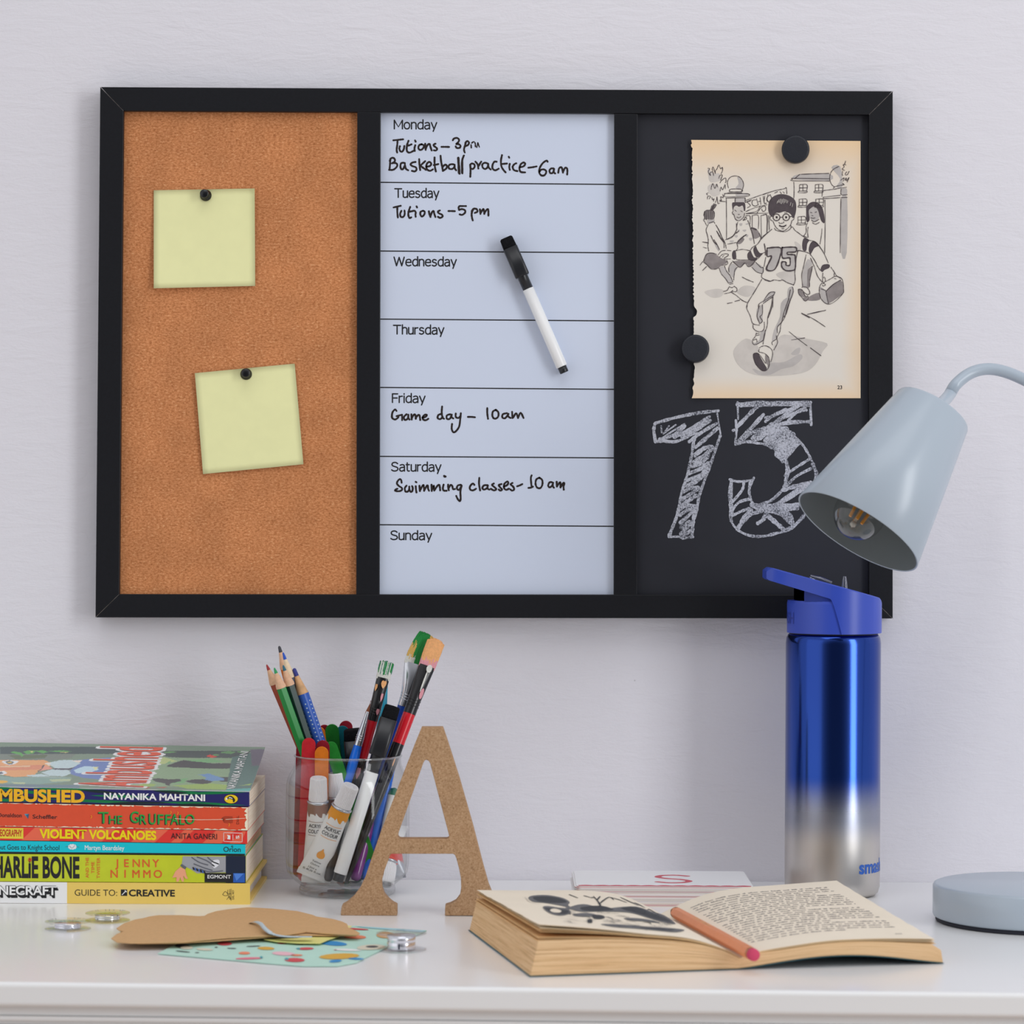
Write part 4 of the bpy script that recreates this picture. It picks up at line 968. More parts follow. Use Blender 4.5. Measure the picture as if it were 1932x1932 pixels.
k.poly([(430.5, 1506.5), (433, 1503.5), (438, 1505.5), (439, 1507.5), (434, 1505.5)], I_W, 4); k.poly(oval(427.5, 1507.3, 1.8, 2), I_W, 4)
# the curled front cover: a fine sheet with the painting in a colour attribute
DEPTH = .1275
n_t, n_s = 110, 330
zf = lambda x: U(x, lerp_line(k.t0, k.t1, x), YS).z
def sheet(s_, t_, lift=0.0):
    """s_ = column in pixels at the spine, t_ = 0 spine .. 1 open edge"""
    p = U(s_, lerp_line(k.t0, k.t1, s_), YS)
    h = .0206 * (t_ ** 1.25)
    return Vector((p.x, YS + DEPTH * (1 - .006 * t_) * t_, p.z + h + lift))
Z3, Z4 = (0, 1400, 6.662), (250, 1400, 6.662)
art = []
def A_(col, tf, txt):
    for part in txt.split(';'):
        art.append((col, [(tf[0] + a / tf[2], tf[1] + c / tf[2]) for a, c in (tuple(map(float, q.split(','))) for q in part.split())]))
A_((70, 84, 84), Z3, '0,60 2000,60 2000,150 0,150'); A_((120, 128, 118), Z3, '0,150 950,150 900,200 560,240 0,240'); A_((98, 110, 84), Z3, '100,165 600,160 560,200 200,215')
A_((92, 160, 84), Z3, '290,120 350,105 450,110 420,145 330,150; 440,110 540,105 610,125 540,145; 130,130 180,118 260,130 300,165 280,190 250,160; 600,112 800,105 900,118 700,125')
A_((196, 190, 120), Z3, '370,110 420,112 400,135; 740,125 860,128 840,136')
A_((108, 128, 178), Z3, '900,230 1380,196 1520,240 1500,300 1250,470 1040,450 880,400')
A_((224, 160, 108), Z3, '-40,225 560,226 650,270 620,325 470,372 430,430 180,440 -40,395'); A_((212, 138, 106), Z3, '-40,296 560,288 560,345 -40,360'); A_((236, 186, 150), Z3, '0,300 380,296 380,312 0,318')
A_((186, 204, 206), Z3, '600,262 760,226 950,228 1010,268 900,332 690,332; 520,384 660,342 860,348 890,396 800,432 620,424; 320,420 520,400 640,430 500,450'); A_((226, 210, 196), Z3, '560,268 640,252 620,300; 900,232 1040,226 990,262')
A_((182, 208, 222), Z3, '930,352 1060,302 1210,312 1240,346 1110,392 950,388'); A_((214, 214, 160), Z3, '1170,318 1240,312 1200,360')
A_((228, 150, 130), Z3, '540,292 640,318 660,338 560,352 480,372 540,330'); A_((84, 84, 92), Z3, '660,332 860,330 940,316 900,345 860,352 670,345; 540,290 560,290 540,330 480,375 470,372 525,328')
A_((236, 232, 226), Z3, '20,240 120,228 240,240 200,272 120,290 60,275; -20,370 60,365 90,395 30,412 -20,410'); A_((90, 96, 104), Z3, '60,246 120,232 180,250 150,280 90,275; -20,385 20,375 40,395 0,405'); A_((198, 168, 90), Z3, '90,250 140,244 150,266 110,270')
A_((132, 160, 150), Z3, '-40,420 160,445 420,440 620,440 900,450 860,500 500,530 -40,520'); A_((176, 188, 150), Z3, '150,500 330,510 300,530 170,525; 620,470 900,462 880,490 650,500'); A_((108, 128, 140), Z3, '-40,530 1000,540 1000,580 -40,556'); A_((150, 168, 160), Z3, '300,438 620,430 900,442 700,455')
A_((226, 170, 60), Z3, '-20,482 80,484 100,502 40,520 -20,516')
A_((138, 162, 130), Z4, '-100,190 1250,196 1300,560 -120,560'); A_((176, 188, 128), Z4, '100,220 400,190 560,240 360,280 180,240; -60,400 120,380 200,470 60,520 -60,510; 1000,530 1300,540 1180,590 900,580'); A_((120, 168, 118), Z4, '640,232 980,210 1180,250 900,262; 560,470 700,450 640,520 500,520; 420,260 480,240 470,270')
A_((78, 86, 84), Z4, '280,110 1480,112 1440,200 700,200 480,190 330,165'); A_((104, 150, 98), Z4, '380,125 500,115 560,130 430,140; 1090,135 1190,112 1300,125 1240,150; 1300,120 1480,105 1400,150; 1000,160 1060,150 1100,170 1020,175')
A_((78, 78, 78), Z4, '0,285 120,242 270,236 350,280 330,298 100,312; 430,296 560,250 640,228 540,196 660,230 1000,268 1330,268 1330,334 900,334 440,312; 240,462 330,455 460,470 600,462 610,492 480,520 460,552 420,540 410,520 290,500; 670,490 760,470 1020,466 1000,505 900,535 700,508; 1080,440 1330,440 1300,500 1100,500')
A_((112, 146, 186), Z4, '930,452 870,420 820,410 960,396 1150,458 1150,482 980,492 900,470'); A_((206, 74, 60), Z4, '935,172 970,155 1075,186 1000,198 940,186')
A_((150, 176, 98), Z4, '500,545 1000,520 1280,552 1200,600 700,588; 100,520 300,530 260,560 80,560'); A_((172, 88, 72), Z4, '60,575 120,555 240,570 180,585; 280,570 440,560 400,580')
A_((92, 118, 112), Z4, '1250,190 1720,90 1700,160 1480,640 1180,640 1180,580'); A_((110, 104, 116), Z4, '1480,90 1720,90 1650,290 1500,300'); A_((96, 166, 160), Z4, '1200,590 1500,580 1480,640 1150,630'); A_((150, 176, 98), Z4, '1330,550 1500,520 1480,540')
def inside(x, y, poly):
    c = False; j = len(poly) - 1
    for i in range(len(poly)):
        xi, yi = poly[i]; xj, yj = poly[j]
        if (yi > y) != (yj > y) and x < (xj - xi) * (y - yi) / (yj - yi) + xi: c = not c
        j = i
    return c
boxes = [(c, p, min(a for a, _ in p), max(a for a, _ in p), min(b_ for _, b_ in p), max(b_ for _, b_ in p)) for c, p in art]
# the white halo of the sideways title belongs to the painting
BW, BH = 300, 72
tv, tf_, tw_ = text_geo('Ambushed', .012)
bit = set()
for f_ in tf_:
    q = [(tv[i][0] / tw_ * (BW - 24) + 12, tv[i][1] / CAP * 46 + 14) for i in f_]
    for X in range(int(min(a for a, _ in q)), int(max(a for a, _ in q)) + 2):
        for Y in range(int(min(a for _, a in q)), int(max(a for _, a in q)) + 2):
            if inside(X, Y, q): bit.add((X, Y))
halo = set((X + dx, Y + dy) for X, Y in bit for dx in range(-5, 6) for dy in range(-3, 4) if (dx / 5) ** 2 + (dy / 3) ** 2 <= 1.1)
T0, T1, SB, SH_ = .055, .945, 266, 122
vs = []; fs = []; cols = []
rp = random.Random(2)
for j in range(n_t + 1):
    for i in range(n_s + 1):
        s_ = XL + (470.5 - XL) * i / n_s
        p = sheet(s_, j / n_t); vs.append(p)
        x, y = px_of(p)
        col = (122, 140, 122)
        xx, yy = x + rp.gauss(0, .35), y + rp.gauss(0, .15)
        for c, q, x0, x1, y0, y1 in boxes:
            if x0 <= xx <= x1 and y0 <= yy <= y1 and inside(xx, yy, q): col = c
        X = ((j / n_t) - T0) / (T1 - T0) * (BW - 24) + 12; Y = (SB - s_) / SH_ * 46 + 14
        if (round(X), round(Y)) in halo: col = (238, 232, 226)
        g_ = rp.uniform(.95, 1.05)
        cols.append(tuple(min(.9, v * g_) for v in C(*col)[:3]) + (1,))
for j in range(n_t):
    for i in range(n_s):
        a = j * (n_s + 1) + i; fs.append((a, a + 1, a + n_s + 2, a + n_s + 1))
CP = M('cover_painting', (120, 120, 120), .36, spec=.45)
_n = CP.node_tree.nodes; _a = _n.new('ShaderNodeVertexColor'); _a.layer_name = 'paint'
CP.node_tree.links.new(_a.outputs[0], _n['Principled BSDF'].inputs['Base Color'])
b = MB(); b.add(vs, fs, CP, True)
nv = len(vs)
low = [v + Vector((0, 0, -.00028)) for v in vs]
b.add(low, [tuple(reversed(q)) for q in fs], I_W, True)
w_ = n_s + 1
edge = [(i, i + 1) for i in range(n_s)] + [(n_t * w_ + i + 1, n_t * w_ + i) for i in range(n_s)] + [(j * w_ + w_, j * w_) for j in range(n_t)] + [(j * w_ + n_s, j * w_ + w_ + n_s) for j in range(n_t)]
b.add(vs + low, [(a, c, c + nv, a + nv) for a, c in edge], I_W)
# lettering on the cover: runs from the spine to the open edge
k_s = 1.0 / (470.5 - XL)
def on_cover(s0):
    return lambda x, y: sheet(s0 - y, x, .00025)
TR_, TW = ink('title_red', 212, 92, 68), ink('title_white', 240, 236, 232)
def cover_word(w, s0, t0, t1, h, m, bold, lift):
    vs_, fs_, tw = text_geo(w, bold)
    out = []
    for a, c in vs_:
        t_ = t0 + (t1 - t0) * a / tw
        out.append(sheet(s0 - c / CAP * h, min(.999, max(.001, t_)), lift))
    b.add(out, fs_, m)
cover_word('Ambushed', 266, .055, .945, 122, TR_, .012, .00050)
cover_word('NAYANIKA MAHTANI', 440, .05, .90, 15, TW, .010, .00035)
k.done()
o = child(b, 'front_cover', k.root)
ca = o.data.color_attributes.new('paint', 'FLOAT_COLOR', 'POINT')
for i, c in enumerate(cols): ca.data[i].color = c

# ------------------------------------------------------------------ glass jar
JC = Vector((G(656, 1699).x, -.0775, DESK))       # centre of the jar on the desk
JC.x = U(656, 1560, JC.y).x
GLASS = clear('jar_glass', (.985, .99, .988), .025, .62, 2.6)
jar = thing('glass_jar', 'clear glass jar with a rounded shoulder, full of pencils and brushes', 'jar', JC)
b = MB()
outer = [(.0335, .006), (.0368, .0085), (.0405, .0115), (.0436, .0155), (.0446, .0215), (.0449, .030), (.0449, .0725), (.0447, .079), (.0440, .083), (.0423, .0872), (.0400, .0905), (.0388, .0935), (.0385, .0965), (.0386, .0990), (.0390, .1000)]
inner = [(.0382, .1006), (.0378, .0995), (.0377, .0965), (.0379, .0935), (.0388, .0905), (.0405, .087), (.0422, .083), (.0429, .079), (.0431, .0725), (.0431, .030), (.0430, .0205), (.0422, .0152), (.0398, .0115), (.036, .0092), (.0001, .0086)]
b.lathe(outer + inner, GLASS, 72)
b.build('glass_wall', jar)
b = MB()
prism_glass = clear('base_glass', (.975, .985, .985), .05, .8, 1.9)
b.lathe([(.0001, .0022), (.027, .0018), (.0310, .0004), (.0335, .0002), (.0348, .0012), (.0350, .0036), (.0344, .0058), (.0342, .0060), (.033, .0076), (.0001, .0078)], prism_glass, 72)
b.build('thick_base', jar)
b = MB(); ring = [JC * 0 + Vector((.0386 * math.cos(a), .0386 * math.sin(a), .1000)) for a in [2 * PI * i / 72 for i in range(73)]]
b.tube(ring, .0008, clear('rim_glass', (.96, .97, .97), .10, .75, 1.6), 10, caps=False)
b.build('rim', jar)

# ------------------------------------------------------------------ things standing in the jar
JF = DESK + .0122                                  # inside floor
def V(px, py, dy): return U(px, py, JC.y + dy)
def Lw(px, dy, z=.0108):
    """foot of a thing on the inside floor, seen in pixel column px"""
    q = U(px, 1665, JC.y + dy); q.z = DESK + z; return q
def body(name, rgb, rough=.3, **k): return M('paint_' + name, rgb, rough, spec=.5, **k)
WOOD = M('pencil_wood', (214, 172, 140), .75, vary=(400, .85)); WOODP = M('pale_pencil_wood', (222, 200, 168), .75, vary=(400, .88))
def pencil(tip, low, rgb, lead, label, r=.0037, wood=WOOD, cone=.0138, seg=6, dots=None, name='coloured_pencil', group='pencils in the jar', extra=None, blunt=.0011):
    """tip, low = points of the axis; hexagonal barrel, sharpened cone, lead"""
    Lt = (Vector(tip) - Vector(low)).length
    t = thing(name, label, 'pencil', mat=axis_frame(low, tip), group=group)
    bm_ = body(rgb[0], rgb[1]); lm = body(lead[0] + '_lead', lead[1], .6)
    b = MB(); n = 8
    top = []                                        # scalloped paint edge
    S_ = seg * n
    ring0 = []; ring1 = []
    for q in range(S_):
        a = 2 * PI * q / S_ + PI / 6
        h = math.cos(PI / seg) / math.cos(((a - PI / 6) % (2 * PI / seg)) - PI / seg) if seg == 6 else 1.0
        rr_ = r * (h if seg == 6 else 1)
        ring0.append((rr_ * math.cos(a), rr_ * math.sin(a), 0))
        ph = (q % n) / n
        ring1.append((rr_ * math.cos(a), rr_ * math.sin(a), Lt - cone - .0018 * abs(math.cos(PI * ph)) ** 2 * (1 if seg == 6 else .0)))
    b.add(ring0 + ring1, [(q, (q + 1) % S_, S_ + (q + 1) % S_, S_ + q) for q in range(S_)] + [tuple(reversed(range(S_)))], bm_)
    b.build('barrel', t)
    if dots:
        d = MB()
        for i in range(26):
            for a in (-PI / 2 - 1.0, -PI / 2 - .05, -PI / 2 + .9):
                z = Lt - cone - .006 - i * .0031 - (.0015 if a == -PI / 2 - .05 else 0)
                if z < .02: continue
                c = Vector((r * .985 * math.cos(a), r * .985 * math.sin(a), z)); u = Vector((-math.sin(a), math.cos(a), 0)); w_ = Vector((0, 0, 1)); n_ = Vector((math.cos(a), math.sin(a), 0))
                p = [c + (u * math.cos(x) + w_ * math.sin(x)) * .00062 for x in [2 * PI * i_ / 8 for i_ in range(8)]]
                d.add(p + [c + n_ * .00035], [(i_, (i_ + 1) % 8, 8) for i_ in range(8)], dots, True)
        d.build('grip_dots', t)
    k = .30
    b = MB(); b.lathe([(r * .98, Lt - cone - .0016), (r * .96, Lt - cone), (r * .96 * k + blunt * .2, Lt - cone * k)], wood, 24); b.build('sharpened_wood', t)
    b = MB(); b.lathe([(r * .96 * k + blunt * .2, Lt - cone * k), (blunt * .62, Lt - .0008), (blunt * .3, Lt), (.0001, Lt)], lm, 20); b.build('lead', t)
    return t
pencil(V(503, 1254, -.0005), Lw(668, .0240), ('brick', (150, 62, 42)), ('red', (150, 44, 48)), 'brick red pencil, leftmost of those leaning out of the jar')
pencil(V(526.5, 1219, .0056), Lw(641, .0280), ('amber', (196, 110, 40)), ('graphite', (58, 58, 64)), 'amber pencil with a graphite tip, the tallest of the pencils leaning left in the jar', blunt=.0016, cone=.0155, name='graphite_pencil')
pencil(V(534, 1231, -.0080), Lw(660, .0160), ('midnight', (26, 30, 62)), ('blue', (34, 78, 176)), 'dark blue pencil with a pale wood tip behind the dark green pencil', wood=WOODP, cone=.0175, r=.0037)
pencil(V(517.5, 1260, -.0210), Lw(658, .0), ('green', (18, 124, 52)), ('green', (40, 140, 84)), 'bright green pencil leaning left over the jar rim', r=.0038)
pencil(V(534, 1255, -.0154), Lw(664, .0082), ('bottle', (32, 56, 52)), ('petrol', (34, 96, 116)), 'dark green pencil leaning between the bright green and the dotted blue pencil', r=.0039)
pencil(V(554.5, 1261, -.0070), Lw(692, .0030), ('cobalt', (44, 84, 168)), ('navy', (44, 50, 122)), 'thick blue pencil with silver grip dots', r=.0045, wood=M('worn_pencil_wood', (204, 160, 116), .75, vary=(260, .80)), cone=.0195, dots=M('grip_silver', (170, 186, 196), .4), seg=3, blunt=.0022)

def stick(top, low, rgb, label, w=.0098, th=.0019, turn=0.0):
    t = axis_frame(low, top, (math.sin(turn), -math.cos(turn), 0))
    Ls = (Vector(top) - Vector(low)).length; r = w / 2
    out = [(r * math.cos(a), 0, r + r * math.sin(a)) for a in [PI + PI * i / 14 for i in range(15)]] + [(r * math.cos(a), 0, Ls - r + r * math.sin(a)) for a in [PI * i / 14 for i in range(15)]]
    b = MB(); b.prism([(x, -th / 2, z) for x, _, z in out], (0, th, 0), rgb)
    o = b.build('craft_stick', bevel=.0003, auto=0); o.matrix_world = t
    tag(o, label, 'craft stick', 'coloured craft sticks in the jar')
def cs(n, rgb): return M('stick_' + n, rgb, .7, spec=.2, vary=(300, .88), bump=(900, .15))
RD, OG, GN, TL_, CR = cs('red', (188, 36, 46)), cs('orange', (216, 118, 30)), cs('green', (32, 122, 42)), cs('teal', (20, 112, 126)), cs('crimson', (140, 26, 42))
stick(V(583, 1392.5, -.0215), V(574, 1663, -.006), RD, 'red craft stick standing foremost at the left of the jar')
stick(V(572, 1402, -.0135), V(565, 1655, .002), CR, 'dark red craft stick half hidden at the left edge of the jar')
stick(V(607, 1409, -.0235), V(606, 1668, -.003), OG, 'orange craft stick in front, right of the foremost red one')
stick(V(609, 1397, -.0175), V(612, 1668, .005), CR, 'dark red craft stick showing behind the front orange stick')
stick(V(621, 1400, -.016), V(704, 1640, -.004), GN, 'green craft stick leaning right behind the front orange stick', w=.0092)
stick(V(601, 1372, .012), V(641, 1664, .0285), OG, 'orange craft stick at the back beside the dotted blue pencil', w=.0085)
stick(V(611.5, 1367.5, .019), V(626, 1664, .0325), CR, 'crimson craft stick peeping out left of the back green stick', w=.0085)
stick(V(625.5, 1366.5, .0145), V(652, 1668, .030), GN, 'green craft stick at the back between the crimson and teal sticks')
stick(V(645, 1369.5, .019), V(671, 1666, .0305), TL_, 'teal craft stick at the back of the jar')
stick(V(652, 1360, .0245), V(666, 1662, .0345), CR, 'crimson craft stick, the tallest one at the back of the jar')

# brushes
SILV = M('ferrule_silver', (196, 198, 204), .22, 1.0)
FBLK = M('ferrule_black', (26, 26, 29), .25, spec=.6, vary=(160, .7))
def brush(tip, low, label, handle, ferrule, ferrule_m, bristles, flat=1.0, group='paint brushes in the jar', hr=.0036):
    """handle: [(from, to, material)...] and radii along the length; ferrule (z0, z1, r0, r1) and bristles (z1, r, colours) measured from the tip"""
    Lb = (Vector(tip) - Vector(low)).length
    t = thing('paint_brush', label, 'paint brush', mat=axis_frame(low, tip), group=group)
    f0, f1, r0, r1 = ferrule
    b = MB(); prof = [(.0012, 0)]; ms = []
    z_end = Lb - f0
    cuts = [Lb - c for c, _ in handle]
    last = 0
    for (c, m), z in zip(handle, cuts):
        n = 6
        for i in range(1, n + 1):
            zz = last + (z - last) * i / n; u = zz / z_end
            rad = .0018 + (hr - .0018) * min(1, u * 1.5)
            if u > .86: rad = hr + (r0 * .97 - hr) * (u - .86) / .14
            prof.append((rad, zz)); ms.append(m)
        last = z
    prof = [(.0001, 0)] + prof; ms = [handle[0][1]] + ms
    b.lathe(prof, None, 20, ms=ms); b.build('handle', t)
    b = MB(); n = 10; vs = []; sg = 28
    def sect(z, rx, ry): return [(rx * math.cos(2 * PI * q / sg), ry * math.sin(2 * PI * q / sg), z) for q in range(sg)]
    rings = []
    for i in range(n + 1):
        u = i / n; z = Lb - f0 + (f0 - f1) * u
        e = max(0, (u - .25) / .75); rad = r0 + (r1 - r0) * e
        rings.append(sect(z, rad, rad + (r0 * .62 * flat - rad) * e if flat < 1 else rad))
    vs = [p for q in rings for p in q]
    b.add(vs, [(i * sg + q, i * sg + (q + 1) % sg, i * sg + sg + (q + 1) % sg, i * sg + sg + q) for i in range(n) for q in range(sg)], ferrule_m, True)
    for zz in (.16, .22, .28):
        z = Lb - f0 + (f0 - f1) * zz; rr_ = r0 + (r1 - r0) * max(0, (zz - .25) / .75)
        b.tube([(rr_ * math.cos(a), rr_ * math.sin(a), z) for a in [2 * PI * i / 20 for i in range(21)]], .00035, ferrule_m, 6, caps=False)
    b.build('ferrule', t)
    return t, Lb, f1, r1, (r0 * .62 * flat if flat < 1 else r1)
def hair(t, Lb, f1, rx, ry, mats, spread=1.15, splits=26, seed=1, topcut=.0, waist=.0, rnd=.0, shift=.0):
    """tuft of hair bundles from the ferrule to the tip; mats(u, x, h) picks the dried paint of each strand (h = its own chance)"""
    b = MB(); R = random.Random(seed); n = 14
    for s_ in range(splits):
        fx = -1 + 2 * (s_ + .5) / splits
        for row in (-1, 0, 1):
            fy = row * .62 * math.sqrt(max(0, 1 - fx * fx))
            top = Lb + R.uniform(-.0014, .0) - topcut * (fx + 1) / 2 * f1 - rnd * fx * fx * f1
            pts = []; rad = []; h = R.random()
            w0 = rx * 2.3 / splits
            for i in range(n + 1):
                u = i / n; z = Lb - f1 - .0015 + (top - (Lb - f1) + .0015) * u
                k = 1 + (spread - 1) * math.sin(PI * .5 * u) - waist * u * u
                pts.append((fx * rx * k + shift * u * u + R.uniform(-1, 1) * .00010, fy * ry * k + R.uniform(-1, 1) * .00008, z)); rad.append(w0 * (1.0 - .35 * u ** 3) * k * R.uniform(.9, 1.1))
            i0 = 0
            mm = [mats((i + .5) / n, fx, h) for i in range(n)]
            while i0 < n:
                i1 = i0
                while i1 < n and mm[i1] == mm[i0]: i1 += 1
                b.tube(pts[i0:i1 + 1], rad[i0:i1 + 1], mm[i0], 6, caps=(i1 == n))
                i0 = i1
    return b.build('bristles', t)
BLU, RED_, BKL = body('handle_blue', (18, 100, 206), .25), body('handle_red', (196, 26, 40), .22), body('handle_black', (24, 24, 28), .22)
DKB = body('handle_dark_blue', (24, 66, 160), .25)
PG, PG2, POC, PPK, POR, PWH, PTL, HR = body('green', (72, 126, 100), .6, vary=(900, .75)), body('light_green', (126, 164, 108), .6, vary=(900, .8)), body('ochre', (206, 166, 88), .6, vary=(900, .8)), body('pink', (206, 140, 150), .5), body('peach', (224, 164, 108), .6, vary=(700, .85)), body('chalk_white', (206, 206, 200), .6, vary=(900, .85)), body('sea', (84, 136, 122), .6, vary=(900, .6)), M('sable_hair', (116, 62, 34), .6)
# thin blue brush
r_ = brush(V(700, 1321, -.010), V(640, 1530, -.012), 'thin blue brush with a fine brown point and silver ferrule', [(.034, BLU)], (.034, .0085, .0031, .0013), SILV, None)
hair(*r_[:1], *r_[1:], lambda u, x, h: HR, spread=.55, splits=7, seed=4, waist=.75)
# medium black brush with dried green and white paint
r_ = brush(V(731, 1247, -.003), V(655, 1545, -.006), 'black and red brush with dried green and white paint on short bristles', [(.073, BKL), (.0445, RED_)], (.0445, .0125, .0042, .0047), FBLK, None, .92)
hair(r_[0], r_[1], r_[2], r_[3], r_[4], lambda u, x, h: PWH if u < .22 + .3 * h or (h * 7) % 1 < .28 else (PTL if (h * 13) % 1 < .6 else PG), spread=1.10, splits=20, seed=8, rnd=.06)
b = MB()
for a, z, w_, h_, m in ((-1.2, .0165, .0020, .0055, POR), (-2.3, .020, .0012, .005, POR), (-1.0, .026, .0010, .006, PPK), (-1.05, .037, .0013, .0045, PPK), (-1.7, .083, .0016, .008, PPK)):
    rr_ = .00475 if z < .06 else .0038
    p = []
    for i in range(12):
        q = 2 * PI * i / 12; aa = a + w_ * math.cos(q) / rr_; zz = r_[1] - z + h_ / 2 * math.sin(q) * (1 + .3 * math.sin(3 * q))
        p.append((rr_ * 1.03 * math.cos(aa), rr_ * 1.03 * math.sin(aa), zz))
    q_ = MB(); q_.add(p, [tuple(range(12))], m); q_.build('paint_smear', r_[0])

# wide flat brush
r_ = brush(V(806, 1191, .018), V(700, 1520, .016), 'wide flat brush with green and ochre bristles and a long silver ferrule', [(.0575, DKB)], (.0575, .0252, .0042, .0092), SILV, None, .55)
def wide(u, x, h):
    e = (h - .5) * .22
    if u < .20 + e and x < -.25: return PWH
    if u < .22 + e and x > .42: return PWH
    if x + e * .6 < -.55 + .5 * max(0, .5 - u): return POC if u < .62 + e else PG
    if x + e * .5 < .42 - .12 * u: return PG
    if x + e * .5 < .74: return POC
    return PG2 if u > .72 + e else POC
hair(r_[0], r_[1], r_[2], r_[3] * .96, r_[4], wide, spread=1.08, splits=40, seed=3, topcut=.10, waist=.34, rnd=.05, shift=.0012)
# black brush with peach bristles
r_ = brush(V(825, 1205, .0140), Lw(653, -.0220, .0100), 'black and red brush with peach and pink painted bristles, rightmost in the jar', [(.0820, BKL), (.0588, RED_)], (.0588, .0215, .0047, .0060), FBLK, None, .85, hr=.0045)
hair(r_[0], r_[1], r_[2], r_[3] * .96, r_[4], lambda u, x, h: (PPK if u < .16 + .2 * h else POR), spread=1.12, splits=26, seed=5, rnd=.12)
b = MB()
for a, z, w_, h_, m in ((-1.15, .0235, .0022, .006, PWH), (-1.25, .033, .0006, .018, PWH), (-.9, .0425, .0016, .0085, PPK), (-1.2, .096, .0005, .007, POR)):
    rr_ = .0056 if z < .03 else .0053 if z < .06 else .0047
    p = []
    for i in range(12):
        q = 2 * PI * i / 12; aa = a + w_ * math.cos(q) / rr_; zz = r_[1] - z + h_ / 2 * math.sin(q)
        p.append((rr_ * 1.04 * math.cos(aa), rr_ * 1.04 * math.sin(aa), zz))
    q_ = MB(); q_.add(p, [tuple(range(12))], m); q_.build('paint_smear', r_[0])

# upside-down turquoise brush handle and blue handle at the right wall
def handle_only(tip, low, m, label, r=.0038):
    t = axis_frame(low, tip); Lh = (Vector(tip) - Vector(low)).length
    b = MB(); b.lathe([(.0001, 0), (r * .8, 0), (r, .004), (r, Lh * .55), (r * .75, Lh * .8), (r * .30, Lh - .0012), (.0001, Lh)], m, 20)
    o = b.build('paint_brush'); o.matrix_world = t
    tag(o, label, 'paint brush', 'paint brushes in the jar')
handle_only(V(728.5, 1290, .0210), Lw(688, .0280), body('turquoise', (20, 142, 170), .3), 'turquoise brush handle pointing up behind the green tipped brush', .0046)
handle_only(V(754, 1385, .0075), Lw(688, -.0040), BLU, 'bright blue brush handle along the right wall of the jar', .0036)

# pens
for pt, pl, r_m, lb_, bar in ((V(741, 1332, -.0160), Lw(637, -.0265, .0118), .0049, 'large white whiteboard pen with black cap standing in the jar', PWHITE), (V(665, 1376, .010), Lw(692, .018, .0112), .0056, 'black whiteboard pen with felt eraser cap behind the thin blue brush', BLK)):
    marker('whiteboard_pen', pl, pt, r_m, (pt - pl).length, lb_, 'whiteboard pens in the jar', barrel=bar)
def pen(top, low, m, label, r=.0035, name='pen', tip=None, cat='pen'):
    t = thing(name, label, cat, mat=axis_frame(low, top), group='pens and single pencils at the jar wall'); Lp = (Vector(top) - Vector(low)).length
    b = MB(); b.lathe([(.0001, 0), (r * .6, .0003), (r * .95, .0022), (r, .005), (r, Lp - .006), (r * .9, Lp - .004)], m, 22); b.build('barrel', t)
    b = MB(); b.lathe([(r * .98, Lp - .0062), (r * 1.02, Lp - .005), (r * .7, Lp - .001), (.0001, Lp)], tip or m, 22); b.build('end_cap', t)
    return t
pen(V(652, 1520, -.0135), V(618, 1663, -.021), M('black_barrel', (52, 49, 48), .3), 'dark pen between the ochre tube and the large white pen', .0033)
pu = pen(V(718, 1480, .0110), Lw(669, -.0130), M('purple_lacquer', (112, 40, 122), .15, spec=.7), 'glossy purple pencil with silver lettering leaning right in the jar', .0040, 'purple_pencil', cat='pencil')
b = MB()
b.text('PASTELL 064', lambda x, y: (.00405 * math.sin(-y / .004), -.00405 * math.cos(y / .004), .034 + x), w=.030, m=M('print_silver', (196, 180, 206), .4), bold=.0, y=-.0008)
b.build('lettering', pu)
pen(V(745, 1486, .002), V(712, 1650, -.010), PWHITE, 'white felt pen with a dark green end, mostly hidden behind the wooden letter', .0040, 'felt_pen', body('end_green', (34, 108, 78), .4))

